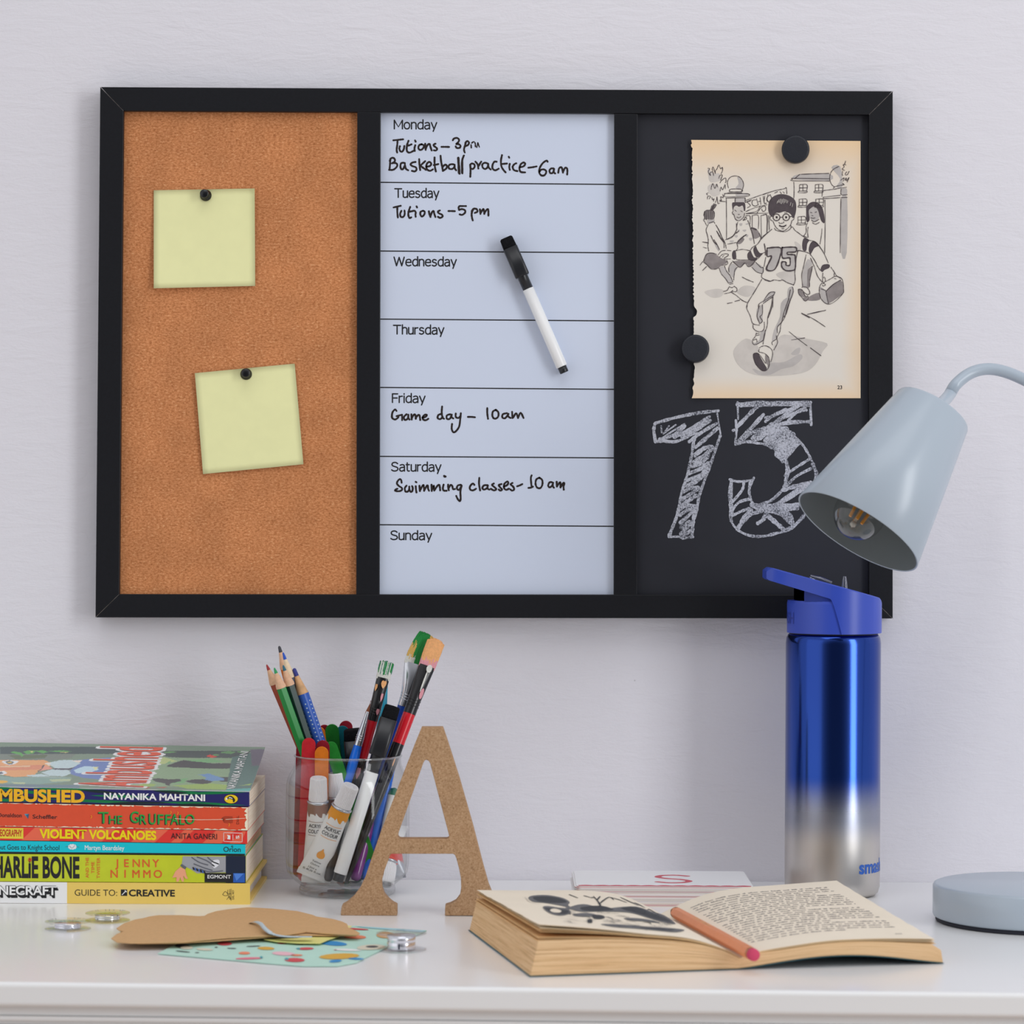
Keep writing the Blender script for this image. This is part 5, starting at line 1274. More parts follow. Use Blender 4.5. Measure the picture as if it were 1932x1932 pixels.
# paint tubes
CAPM = M('tube_cap', (222, 220, 226), .4, spec=.4)
TUBE = M('tube_white', (226, 224, 222), .35, spec=.5)
def paint_tube(top, low, rgb, label, pname, face=(0, -1, 0), capL=.0165, wr=.0072, wb=.0118, texts=True, tube=TUBE):
    """screw cap at 'top', crimped end at 'low'"""
    Lt = (Vector(top) - Vector(low)).length
    t = thing('paint_tube', label, 'paint tube', mat=axis_frame(low, top, face), group='acrylic paint tubes in the jar')
    zb = Lt - capL - .0022
    def sect(z):
        u = max(0, min(1, z / zb)); return wb + (wr - wb) * u ** .8, .0006 + (wr - .0006) * u ** .75
    def skin(x, z, k=0.0):
        a, c = sect(z); s_ = max(-.999, min(.999, x / a)); return Vector((x, -(c + k) * math.sqrt(1 - s_ * s_) - k, z))
    b = MB(); sg = 40; n = 24; vs = []
    for i in range(n + 1):
        z = zb * i / n; a, c = sect(z)
        vs += [(a * math.cos(2 * PI * q / sg), c * math.sin(2 * PI * q / sg), z) for q in range(sg)]
    b.add(vs, [(i * sg + q, i * sg + (q + 1) % sg, i * sg + sg + (q + 1) % sg, i * sg + sg + q) for i in range(n) for q in range(sg)], tube, True)
    b.box((0, 0, .0008), (2 * wb, .0016, .0040), tube)
    pm = body(pname, rgb, .5)
    R = random.Random(len(pname)); k = 40                           # zig-zag colour band below the shoulder
    prev = None
    for i in range(k):
        u0, u1 = -1 + 2 * i / k, -1 + 2 * (i + 1) / k
        f_ = lambda u: .0062 + .0030 * ((u * 2.6 + .2) % 1.0) + .0010 * math.sin(u * 9)
        for j in range(4):
            q = []
            for u, v in ((u0, j / 4), (u1, j / 4), (u1, (j + 1) / 4), (u0, (j + 1) / 4)):
                z = zb - f_(u) * v; a, c = sect(z); ang = -PI / 2 + u * PI * .5
                q.append(((a + .0001) * math.cos(ang), (c + .0001) * math.sin(ang), z))
            b.add(q, [(0, 1, 2, 3)], pm)
    if texts:
        def lt(w, x0, x1, z, h, bold=.0):
            b.text(w, lambda x, y: skin(x0 + x, z + y, .00025), w=x1 - x0, h=h, m=I_K, bold=bold)
        z1 = zb - .0172
        lt('ACRYLIC', -.0058, .0062, z1, .0027, .012); lt('COLOUR', -.0062, .0060, z1 - .0042, .0027, .012)
        for zz in (z1 + .0042, z1 - .0062):
            b.ribbon([skin(x / 1000, zz + .00006 * abs(x), .0002) for x in range(-6, 7)], .0003, pm, NF)
        dz = zb - .0365
        dr = [(0, .0046), (.0010, .0026), (.0026, .0006), (.0030, -.0012), (.0022, -.0030), (0, -.0037), (-.0022, -.0030), (-.0030, -.0012), (-.0026, .0006), (-.0010, .0026)]
        b.fill([skin(p.x, dz + p.y, .0002) for p in smooth_path([(x, y, 0) for x, y in dr], True, 3)], pm)
        lt(pname.split('_')[0].capitalize(), -.0042, .0028, dz - .0076, .0015); lt(pname.split('_')[1].capitalize(), -.0044, .0024, dz - .0101, .0015)
        lt('12ml e', -.0048, .0016, dz - .0132, .0014); lt('0.4US fl.oz.', -.0080, .0062, dz - .0157, .0015)
    b.build('tube_body', t)
    b = MB(); b.lathe([(wr * .9, zb - .0004), (wr * 1.06, zb), (wr * 1.10, zb + .0010), (wr * 1.02, zb + .0016), (wr * .7, zb + .0024)], M('tube_metal', (186, 188, 194), .25, .9), 36); b.build('shoulder', t)
    b = MB(); sg = 72; vs = []
    prof = [(wr * .93, zb + .0020), (wr * .92, zb + .004), (wr * .80, Lt - .0008), (wr * .74, Lt), (wr * .60, Lt), (wr * .52, Lt - .0035), (wr * .22, Lt - .0040), (wr * .2, Lt - .0008), (.0001, Lt - .0006)]
    for i, (r, z) in enumerate(prof):
        rb = .00022 if 1 <= i <= 2 else 0
        vs += [((r + (rb if q % 2 else -rb)) * math.cos(2 * PI * q / sg), (r + (rb if q % 2 else -rb)) * math.sin(2 * PI * q / sg), z) for q in range(sg)]
    b.add(vs, [(i * sg + q, i * sg + (q + 1) % sg, i * sg + sg + (q + 1) % sg, i * sg + sg + q) for i in range(len(prof) - 1) for q in range(sg)], CAPM, False)
    b.build('screw_cap', t)
    return t
paint_tube(V(663, 1482, -.0325), V(587, 1652, -.0175), (224, 146, 28), 'paint tube with an ochre yellow band, foremost in the jar', 'yellow_ochre', face=(.12, -1, 0), wb=.0108)
paint_tube(V(601, 1467, -.0270), V(596, 1662, -.0125), (130, 92, 74), 'paint tube with a brown band left of the ochre one', 'burnt_umber', wb=.0105)
paint_tube(V(632, 1458, -.0120), V(645, 1660, -.0060), (118, 70, 60), 'paint tube with a reddish brown band showing only its cap behind the other two', 'red_brown', wb=.0095, texts=False)
paint_tube(V(728, 1668, -.012), V(738, 1560, .012), (206, 72, 54), 'upside-down paint tube resting on its white cap behind the wooden letter', 'orange_red', capL=.0150, texts=False)
paint_tube(V(734, 1560, .004), V(744, 1655, -.004), (206, 66, 60), 'silver paint tube with its crimped end down, at the right wall of the jar', 'red_silver', texts=False, tube=M('tube_silver', (168, 172, 182), .3, .6), wb=.0085)

# ------------------------------------------------------------------ wooden letter A
def mdf_material():
    m = bpy.data.materials.new('fibreboard'); m.use_nodes = True
    n = m.node_tree.nodes; l = m.node_tree.links; b = n['Principled BSDF']
    b.inputs['Roughness'].default_value = .8; b.inputs['Specular IOR Level'].default_value = .2
    t = n.new('ShaderNodeTexCoord')
    def ramp(scale, stops, detail=5, rough=.6):
        q = n.new('ShaderNodeTexNoise'); q.inputs['Scale'].default_value = scale; q.inputs['Detail'].default_value = detail; q.inputs['Roughness'].default_value = rough
        l.new(t.outputs['Object'], q.inputs['Vector'])
        r = n.new('ShaderNodeValToRGB'); cr = r.color_ramp
        cr.elements[0].position, cr.elements[0].color = stops[0][0], C(*stops[0][1])
        cr.elements[1].position, cr.elements[1].color = stops[-1][0], C(*stops[-1][1])
        for p, c in stops[1:-1]: cr.elements.new(p).color = C(*c)
        l.new(q.outputs['Fac'], r.inputs[0]); return r.outputs[0], q
    a, _ = ramp(900, ((.27, (104, 76, 54)), (.36, (150, 117, 86)), (.52, (164, 131, 99)), (.74, (180, 150, 120))), 4, .6)
    q = n.new('ShaderNodeTexNoise'); q.inputs['Scale'].default_value = 34; q.inputs['Detail'].default_value = 3
    l.new(t.outputs['Object'], q.inputs['Vector'])
    r = n.new('ShaderNodeMapRange'); r.inputs['From Min'].default_value = .25; r.inputs['From Max'].default_value = .5; r.inputs['To Min'].default_value = .84; r.inputs['To Max'].default_value = 1.02
    l.new(q.outputs['Fac'], r.inputs['Value'])
    mx = n.new('ShaderNodeMix'); mx.data_type = 'RGBA'; mx.blend_type = 'MULTIPLY'; mx.inputs[0].default_value = 1
    l.new(a, mx.inputs[6]); l.new(r.outputs[0], mx.inputs[7]); l.new(mx.outputs[2], b.inputs['Base Color'])
    return m
MDF = mdf_material()
YA = G(690, 1727.5).y
out = [(795.3, 1372.5), (835.3, 1372.5), (844.7, 1400), (867.6, 1472), (892.4, 1559), (912.3, 1636), (922, 1670), (929, 1687), (939, 1699), (950, 1706), (956, 1709), (957, 1720), (957, 1727.6),
       (839.5, 1727.5), (839.5, 1720), (840, 1709), (850, 1706), (860, 1700.6), (867.6, 1690.7), (870, 1676), (869.6, 1658), (866, 1638.5), (861, 1620), (858.5, 1613.5), (855, 1611),
       (738.4, 1611), (735, 1614.5), (733.4, 1621), (724.7, 1643.5), (719.8, 1663), (720.5, 1676), (724.7, 1688), (733, 1698), (741, 1704.5), (749, 1708.5), (749, 1727.5),
       (643, 1727.2), (643, 1720), (645, 1709), (654, 1704), (667.6, 1692), (679, 1676.5), (688.7, 1656), (698.6, 1626), (718.5, 1569), (756, 1472), (784, 1400)]
hole = [(804, 1433.5), (800.8, 1435.5), (798.5, 1440), (751, 1574), (750.3, 1578.5), (753, 1582.3), (757, 1583), (842, 1583), (846, 1582), (847.4, 1578), (846.3, 1573), (811.5, 1440), (808.5, 1435.3)]
b = MB()
zfix = lambda p: Vector((p.x, p.y, max(p.z, DESK)))
b.prism([zfix(U(x, y, YA)) for x, y in out], (0, .0125, 0), MDF, holes=[[U(x, y, YA) for x, y in hole]])
o = b.build('wooden_letter', bevel=.0004, auto=0)
tag(o, 'brown fibreboard letter A standing on the desk in front of the glass jar', 'decorative letter')

# ------------------------------------------------------------------ flash cards
CWH = M('card_white', (222, 222, 228), .45, spec=.4)
CRD = M('card_red', (190, 66, 82), .5)
CE = [M('card_edge_' + n, c, .8) for n, c in (('grey', (196, 190, 188)), ('cream', (214, 204, 194)), ('rose', (204, 168, 166)), ('dark', (96, 84, 88)), ('pale', (222, 216, 214)))]
y_f = G(1245, 1711.5).y; z_top = U(1245, 1672.5, y_f).z
xl, xr_ = U(1087.5, 1672, y_f).x, U(1422, 1674, y_f).x
cw, cd, nc = xr_ - xl, .0865, 24
cth = (z_top - DESK) / nc
def card(i, jx, jy, jr, top=False):
    b = MB(); r = .004; q = []
    for cx, cy, a0 in ((cw / 2 - r, cd / 2 - r, 0), (-cw / 2 + r, cd / 2 - r, PI / 2), (-cw / 2 + r, -cd / 2 + r, PI), (cw / 2 - r, -cd / 2 + r, 3 * PI / 2)):
        q += [(cx + r * math.cos(a0 + PI / 2 * k / 5), cy + r * math.sin(a0 + PI / 2 * k / 5), 0) for k in range(6)]
    R = random.Random(i * 7 + 1)
    edge = CE[R.choice([0, 1, 1, 2, 2, 4, 4, 3 if i % 6 == 0 else 1])]
    b.prism(q, (0, 0, cth * .93), CWH, edge)
    z = cth * .93
    sc = [(-cw / 2 + .002, -cd / 2 + .0004, z + .00005), (cw / 2 - .002, -cd / 2 + .0004, z + .00005)]
    n = 88
    for k in range(n + 1):
        x = cw / 2 - .0012 - (cw - .0024) * k / n
        sc.append((x, -cd / 2 + .0046 + .0022 * abs(math.sin(PI * 11 * k / n)), z + .00005))
    b.fill(sc, CRD)
    if top:
        s_ = smooth_path([(.0098, .0150, 0), (.0030, .0196, 0), (-.0060, .0176, 0), (-.0092, .0090, 0), (-.0040, .0012, 0), (.0048, -.0040, 0), (.0096, -.0120, 0), (.0058, -.0200, 0), (-.0034, -.0224, 0), (-.0105, -.0176, 0)], False, 8)
        b.ribbon([Vector((p.x * 1.12 + .008, p.y - .001, z + .00005)) for p in s_], .0050, CRD, NZ)
    o = b.build('flash_card')
    o.location = ((xl + xr_) / 2 + jx, y_f + cd / 2 + jy, DESK + cth * i + .00001); o.rotation_euler = (0, 0, jr)
    return o
R = random.Random(11)
ordn = ['lowest', 'second', 'third', 'fourth', 'fifth', 'sixth', 'seventh', 'eighth', 'ninth', 'tenth', 'eleventh', 'twelfth']
for i in range(nc):
    if i == nc - 1: jx, jy, jr = 0, 0, 0
    else: jx, jy, jr = R.uniform(-.0016, .0006) - (.002 if 12 < i < 21 and i % 3 == 0 else 0), R.uniform(.0, .0006), R.uniform(-.003, .003)
    o = card(i, jx, jy, jr, i == nc - 1)
    lb = ('topmost flash card, white with a red letter S and scalloped red edge' if i == nc - 1 else
          (f'white flash card, {ordn[i]} from the desk in the stack behind the open book' if 0 < i < 12 else
           'lowest white flash card of the stack, lying on the desk behind the open book' if i == 0 else
           f'white flash card, {ordn[nc - 1 - i] if nc - 1 - i > 0 else ""} from the top of the stack, under the S card'))
    tag(o, lb, 'flash card', 'flash cards stacked behind the open book')

# ------------------------------------------------------------------ open book
S0 = G(1396, 1829.5); B0 = G(1001, 1843.5); B1 = G(886, 1756.5); R0 = G(1779, 1818.5)
tdir = (B1 - B0); HT = tdir.length; tdir.normalize()
wl = (B0 - S0); WL = wl.length; wl.normalize()
wr_ = (R0 - S0); WR = wr_.length; wr_.normalize()
def BL_(s, t, z): return S0 + wl * (s * WL) + tdir * (t * HT) + Vector((0, 0, z))
def BR_(s, t, z): return S0 + wr_ * (s * WR) + tdir * (t * HT) + Vector((0, 0, z))
TEALC = M('cover_teal', (24, 84, 96), .4); 
ob = thing('open_book', 'open yellowed paperback lying on the desk with a pencil in its fold', 'book', S0)
def ease(x): x = max(0, min(1, x)); return x * x * (3 - 2 * x)
def curve(tab):
    def f(x):
        x = max(tab[0][0], min(tab[-1][0], x))
        for k_ in range(len(tab) - 1):
            if x <= tab[k_ + 1][0]:
                p0, p1, p2, p3 = tab[max(k_ - 1, 0)], tab[k_], tab[k_ + 1], tab[min(k_ + 2, len(tab) - 1)]
                h = p2[0] - p1[0]; u = (x - p1[0]) / h
                m1 = (p2[1] - p0[1]) / (p2[0] - p0[0]) * h; m2 = (p3[1] - p1[1]) / (p3[0] - p1[0]) * h
                return ((2 * u ** 3 - 3 * u * u + 1) * p1[1] + (u ** 3 - 2 * u * u + u) * m1 + (3 * u * u - 2 * u ** 3) * p2[1] + (u ** 3 - u * u) * m2) * .001
        return tab[-1][1] * .001
    return f
LTF, LTB = curve(((0, 7.0), (.07, 12.2), (.245, 19.6), (.46, 23.3), (.70, 27.5), (1.0, 31.6))), curve(((0, 6.8), (.04, 10.5), (.2, 20.2), (.38, 24.2), (.68, 25.4), (1, 26.9)))
LBF, LBB = curve(((0, 6.4), (.07, 11.3), (.245, 16.7), (.5, 20.0), (.7, 21.2), (1, 21.6))), curve(((0, 6.2), (.04, 9.6), (.2, 16.8), (.4, 19.2), (.7, 19.8), (1, 19.8)))
RTF, RTB = curve(((0, 6.8), (.05, 9.0), (.11, 10.8), (.25, 13.3), (.43, 15.8), (.62, 16.4), (.81, 16.0), (1, 15.0))), curve(((0, 7.0), (.09, 12.4), (.2, 17.9), (.3, 21.3), (.445, 23.8), (.61, 24.9), (.815, 26.4), (1, 27.7)))
def ltop(s, t): return LBF(s) * (1 - t) + LBB(s) * t    # upper side of the left page block
def lsheet(s, t, k):                                   # k=0 lowest .. 1 highest of the lifted leaves
    lo, hi = ltop(s, t) + .0002, LTF(s) * (1 - t) + LTB(s) * t
    return lo + (hi - lo) * k + .0004 * k
def rbase(s, t):                                       # cover under the right half arches off the desk
    return .0003 + .0062 * math.sin(PI * min(1, s)) ** 1.2 * (1 - .1 * t)
def rtop(s, t):
    x = RTF(s) * (1 - t) + min(RTF(s) + .004 * t, RTB(s) - .002) * t - .0014 * ease(s / .2) - .0016 * ease((s - .5) / .5)
    return max(rbase(s, t) + .0015, x - (x - rbase(s, t)) * .30 * ease((s - .955) / .045))
def rsheet(s, t, k):
    lo, hi = rtop(min(s, .95), t) + .0002, RTF(s) * (1 - t) + RTB(s) * t
    return lo + (hi - lo) * k + .0004 * k
def block(P, lo, hi, smax0, smax1, name, mats, ns=44, nt_=10, slant=0.0):
    """solid between two height fields"""
    b = MB(); w = nt_ + 1; vs = []
    for f in (lo, hi):
        for i in range(ns + 1):
            for j in range(w):
                s = i / ns; t = j / nt_
                sm = (smax0 if f is lo else smax1)
                vs.append(P(s * sm, t, f(s, t)))
    n = (ns + 1) * w
    top = []; bot = []; side = []
    for i in range(ns):
        for j in range(nt_):
            a = i * w + j
            bot.append((a, a + 1, a + w + 1, a + w)); top.append((n + a, n + a + w, n + a + w + 1, n + a + 1))
        for j in (0, nt_): side.append((i * w + j, (i + 1) * w + j, n + (i + 1) * w + j, n + i * w + j))
    for j in range(nt_):
        for i in (0, ns): side.append((i * w + j, i * w + j + 1, n + i * w + j + 1, n + i * w + j))
    b.add(vs, bot, mats[1], True); b.add(vs, top, mats[0], True); b.add(vs, side, mats[1])
    return child(b, name, ob)
def leaf_edges():
    m = bpy.data.materials.new('leaf_edges'); m.use_nodes = True
    n = m.node_tree.nodes; l = m.node_tree.links; b = n['Principled BSDF']
    b.inputs['Roughness'].default_value = .9; b.inputs['Specular IOR Level'].default_value = .1
    a = n.new('ShaderNodeVertexColor'); a.layer_name = 'height'
    t = n.new('ShaderNodeTexCoord')
    sep_ = n.new('ShaderNodeSeparateColor'); l.new(a.outputs[0], sep_.inputs[0])
    cb = n.new('ShaderNodeCombineXYZ'); ml = n.new('ShaderNodeMath'); ml.operation = 'MULTIPLY'; ml.inputs[1].default_value = 16.0
    l.new(sep_.outputs[0], ml.inputs[0]); l.new(ml.outputs[0], cb.inputs['Z'])
    mx = n.new('ShaderNodeVectorMath'); mx.operation = 'MULTIPLY_ADD'; mx.inputs[1].default_value = (7, 7, 0)
    l.new(t.outputs['Object'], mx.inputs[0]); l.new(cb.outputs[0], mx.inputs[2])
    q = n.new('ShaderNodeTexNoise'); q.inputs['Scale'].default_value = 2.2; q.inputs['Detail'].default_value = 6; q.inputs['Roughness'].default_value = .75
    l.new(mx.outputs[0], q.inputs['Vector'])
    r = n.new('ShaderNodeValToRGB'); cr = r.color_ramp
    cr.elements[0].position = .30; cr.elements[0].color = C(138, 104, 74)
    cr.elements[1].position = .62; cr.elements[1].color = C(214, 184, 146)
    e = cr.elements.new(.45); e.color = C(200, 164, 122)
    l.new(q.outputs['Fac'], r.inputs[0]); l.new(r.outputs[0], b.inputs['Base Color'])
    return m
LEAFE = leaf_edges()
PAPER = M('book_paper', (224, 212, 194), .85, spec=.15, vary=(30, .97))
PAPER2 = M('book_paper_tan', (216, 180, 132), .85, spec=.1, vary=(60, .92))
def add_height(o, ns, nt_):
    n = (ns + 1) * (nt_ + 1)
    c = o.data.color_attributes.new('height', 'FLOAT_COLOR', 'POINT')
    m_ = len(o.data.vertices)
    per = 2 * n
    for i in range(m_):
        v = 0.0 if (i % per) < n else 1.0
        c.data[i].color = (v, v, v, 1)
o = block(BL_, lambda s, t: .0008, ltop, 1.0, .965, 'page_block', (PAPER2, LEAFE)); add_height(o, 44, 10)
o = block(BR_, lambda s, t: rbase(s, t) + .0006, rtop, 1.0, .99, 'page_block', (PAPER, LEAFE)); add_height(o, 44, 10)
def sheet_part(P, f, smax, mat, name, th=.00022, ns=40, nt_=14, extra=None, tcut=0.0, jag=0.0):
    b = MB(); w = nt_ + 1; vs = []
    R_ = random.Random(int(smax * 1000))
    jj = [R_.uniform(-jag, jag) for _ in range(w)]
    for i in range(ns + 1):
        for j in range(w):
            s = i / ns * (smax + jj[j] * (i / ns) ** 6); t = j / nt_
            vs.append(P(s, t, f(s, t)))
    n = len(vs); vs2 = vs + [v - Vector((0, 0, th)) for v in vs]
    fs = []
    for i in range(ns):
        for j in range(nt_):
            a = i * w + j
            fs += [(a, a + w, a + w + 1, a + 1), (n + a, n + a + 1, n + a + w + 1, n + a + w)]
    b.add(vs2, fs, mat, True)
    side = []
    for i in range(ns):
        for j in (0, nt_): side.append((i * w + j, (i + 1) * w + j, n + (i + 1) * w + j, n + i * w + j))
    for j in range(nt_):
        for i in (0, ns): side.append((i * w + j, i * w + j + 1, n + i * w + j + 1, n + i * w + j))
    b.add(vs2, side, PAPER2)
    if extra: extra(b)
    return child(b, name, ob)
for k, sm in ((.0, .972), (.10, .962), (.18, .968), (.55, .958), (.66, .964), (.76, .955)):
    sheet_part(BL_, lambda s, t, k=k: lsheet(s, t, k), sm, PAPER2 if k < .7 else PAPER, 'loose_page')
GI, GM, GL = M('engraving_dark', (52, 54, 58), .8), M('engraving_mid', (104, 104, 106), .8, vary=(300, .7)), M('engraving_light', (170, 164, 156), .8)
def picture(b):
    """the landscape on the left page, measured on the photograph and carried to page coordinates"""
    n_ = [0]
    def st_of(zx, zy):
        px, py = 860 + zx / 3.22, 1600 + zy / 3.22
        s, t = .5, .5
        for _ in range(14):
            f = lambda a, c: px_of(BL_(a, c, lsheet(a, c, .98)))
            x0, y0 = f(s, t); e = 1e-3
            xs, ys = f(s + e, t); xt, yt = f(s, t + e)
            a, b_, c, d = (xs - x0) / e, (xt - x0) / e, (ys - y0) / e, (yt - y0) / e
            det = a * d - b_ * c
            if abs(det) < 1e-6: break
            dx, dy = px - x0, py - y0
            s += max(-.2, min(.2, (d * dx - b_ * dy) / det)); t += max(-.2, min(.2, (a * dy - c * dx) / det))
            s = max(.02, min(.96, s)); t = max(.01, min(.99, t))
        return s, t
    fl = lambda p: BL_(p[0], p[1], lsheet(p[0], p[1], .98) + .00022 + .00004 * n_[0])
    def blob(txt, m):
        n_[0] += .1
        pts = [tuple(map(float, q.split(','))) for q in txt.split()]
        sp = [Vector((*st_of(v.x, v.y), 0)) for v in smooth_path([(x, y, 0) for x, y in pts], True, 3)]
        for tr in geometry.tessellate_polygon([sp]):            # split so that the shape follows the curved page
            st = [[sp[i] for i in tr]]
            for _ in range(3):
                nx_ = []
                for a, c, d in st:
                    ac, cd_, da = (a + c) / 2, (c + d) / 2, (d + a) / 2
                    nx_ += [(a, ac, da), (ac, c, cd_), (da, cd_, d), (ac, cd_, da)]
                st = nx_
            for q in st: b.add([fl((v.x, v.y)) for v in q], [(0, 1, 2)], m)
    def st_(txt, w, m=GI):
        n_[0] += .02
        pts = [tuple(map(float, q.split(','))) for q in txt.split()]
        b.ribbon([fl(st_of(v.x, v.y)) for v in smooth_path([(x, y, 0) for x, y in pts], False, 4)], w, m, NZ, taper=True, wob=.3)
    blob('440,305 470,290 560,288 650,305 692,330 682,350 720,372 640,352 540,335 470,328', GM)
    blob('470,300 560,296 640,310 676,332 600,336 500,325', GI)
    blob('528,362 560,354 660,366 740,346 800,345 900,368 1000,360 1100,358 1190,388 1270,412 1335,464 1240,448 1150,420 1050,394 900,388 760,388 690,372 700,396 650,412 600,408 556,390', GM)
    blob('540,364 640,374 690,384 660,404 610,400 570,388', GI); blob('760,362 880,352 960,376 880,384 780,382', GI); blob('1000,368 1100,362 1180,392 1260,418 1310,452 1220,436 1120,404', GI)
    blob('572,378 600,370 640,382 630,394 590,392', PAPER)
    blob('710,404 780,396 840,402 850,416 790,418 730,416', GM); blob('830,408 888,410 906,424 880,434 838,430', GI); blob('800,438 826,434 828,456 802,456', GI)
    blob('1020,428 1100,428 1190,440 1240,458 1140,448 1060,442', GM); blob('880,464 1000,466 1150,478 1300,488 1390,500 1340,514 1240,506 1100,492 960,482', GM); blob('1100,482 1250,490 1330,500 1260,502', GI)
    for i in range(70):
        x = R.uniform(640, 1300); lo_ = 350 + max(0, x - 900) * .22; y = R.uniform(lo_ + 20, min(lo_ + 110, 500))
        st_(f'{x},{y} {x+R.uniform(15,40)},{y+R.uniform(-2,5)} {x+R.uniform(45,80)},{y+R.uniform(2,12)}', R.uniform(.0004, .0009), GI if R.random() < .55 else GM)
    for txt in ('864,388 880,362 866,330 836,294', '872,342 900,318 934,300 960,318', '858,318 876,296', '846,306 826,300', '934,300 990,316 1040,334', '1085,388 1062,358', '1140,396 1172,374', '1000,302 1060,330 1110,352', '1040,326 1090,336 1150,366', '690,285 740,305', '780,292 830,306', '1172,374 1230,404'):
        st_(txt, .0013)
    for txt in ('420,300 450,330 520,345', '560,420 640,424 760,432', '640,430 700,436 780,448', '900,448 1000,452 1100,462'):
        st_(txt, .0005, GL)
sheet_part(BL_, lambda s, t: lsheet(s, t, .98), .965, PAPER, 'loose_page', extra=picture, ns=60, nt_=24, jag=.004)
for k, sm in ((.0, .965), (.35, .955), (.66, .96)):
    sheet_part(BR_, lambda s, t, k=k: rsheet(s, t, k), sm, PAPER2 if k < .3 else PAPER, 'loose_page')
TXT = M('faded_print', (128, 122, 120), .85)
def lines(b):
    fr = lambda s, t: BR_(s, t, rsheet(s, t, .96) + .00015)
    RR = random.Random(23)
    n = 23
    for i in range(n):
        t = .885 - i * .0335
        if i in (4, 11): x = .17
        else: x = .12
        end = .865 if i not in (3, 10, 17, n - 1) else RR.uniform(.4, .8)
        while x < end:
            k = RR.randint(2, 8)
            for _ in range(k):
                w = RR.uniform(.007, .0105); h = RR.choice([.0085, .0085, .0085, .0135])
                if x + w > end: break
                d = .0021
                b.add([fr(x, t), fr(x + w * .78, t), fr(x + w * .78, t + h), fr(x, t + h)], [(0, 1, 2, 3)], TXT)
                x += w
            x += .0125
    for i in range(3): b.add([fr(.80 + .012 * i, .07), fr(.809 + .012 * i, .07), fr(.809 + .012 * i, .078), fr(.80 + .012 * i, .078)], [(0, 1, 2, 3)], TXT)
sheet_part(BR_, lambda s, t: rsheet(s, t, .96), .955, PAPER, 'loose_page', extra=lines, ns=60, nt_=24, jag=.003)
# paper cover: left half flat on the desk, right half arched
b = MB(); ns, nt_ = 40, 8; w = nt_ + 1; vs = []
for lo in (1, 0):
    for i in range(-ns, ns + 1):
        for j in range(w):
            s = abs(i) / ns; t = j / nt_; dt = (t * 1.01 - .005)
            p = BL_(s * 1.006, dt, .0003) if i < 0 else BR_(s * 1.003, dt, rbase(s, t) + .0001)
            vs.append(p + Vector((0, 0, .00035 * lo)))
n = (2 * ns + 1) * w; fs = []
for i in range(2 * ns):
    for j in range(nt_):
        a = i * w + j; fs += [(a, a + w, a + w + 1, a + 1), (n + a, n + a + 1, n + a + w + 1, n + a + w)]
    for j in (0, nt_):
        a = i * w + j; fs.append((a, a + w, n + a + w, n + a))
for j in range(nt_):
    for a in (j, 2 * ns * w + j): fs.append((a, a + 1, n + a + 1, n + a))
b.add(vs, fs, TEALC, True)
child(b, 'cover', ob)

# orange pencil in the fold
pe0 = U(1423.5, 1802.5, -.4375); pe1 = U(1266, 1717.0, -.2500)
t = thing('orange_pencil', 'orange hexagonal pencil with a pink eraser lying on the open book', 'pencil', mat=axis_frame(pe0, pe1, (0, -.3, 1)))
Lp = (pe1 - pe0).length; r = .0039
b = MB(); b.lathe([(r * .5, .0075), (r, .0077), (r * 1.0, Lp - .0125), (r * .97, Lp - .0120)], M('orange_lacquer', (214, 134, 88), .4, vary=(160, .95)), 6, smooth=False)
gold = M('print_gold', (226, 178, 124), .5)
b.text('LAUREL  HB 2', lambda x, y: (-y + .0012, -r * .868 - .0001, Lp * .66 - x * -1 - .03), w=.038, h=.0024, m=gold, bold=.01)
b.build('barrel', t)
b = MB(); b.lathe([(r * .9, .0035), (r * .93, .0036), (r * .93, .0078), (r * .8, .0079)], M('pencil_ferrule', (176, 112, 72), .45, .3, vary=(500, .7)), 20); b.build('ferrule', t)
b = MB(); b.lathe([(.0001, 0), (r * .7, .0001), (r * .95, .0008), (r * .97, .0040)], M('pink_eraser', (188, 60, 92), .75), 24); b.build('eraser', t)
b = MB(); b.lathe([(r * .97, Lp - .0122), (r * .32, Lp - .0030)], WOOD, 20); b.build('sharpened_wood', t)
b = MB(); b.lathe([(r * .32, Lp - .0030), (.0004, Lp - .0002), (.0001, Lp)], M('graphite_lead', (92, 92, 98), .4), 16); b.build('lead', t)

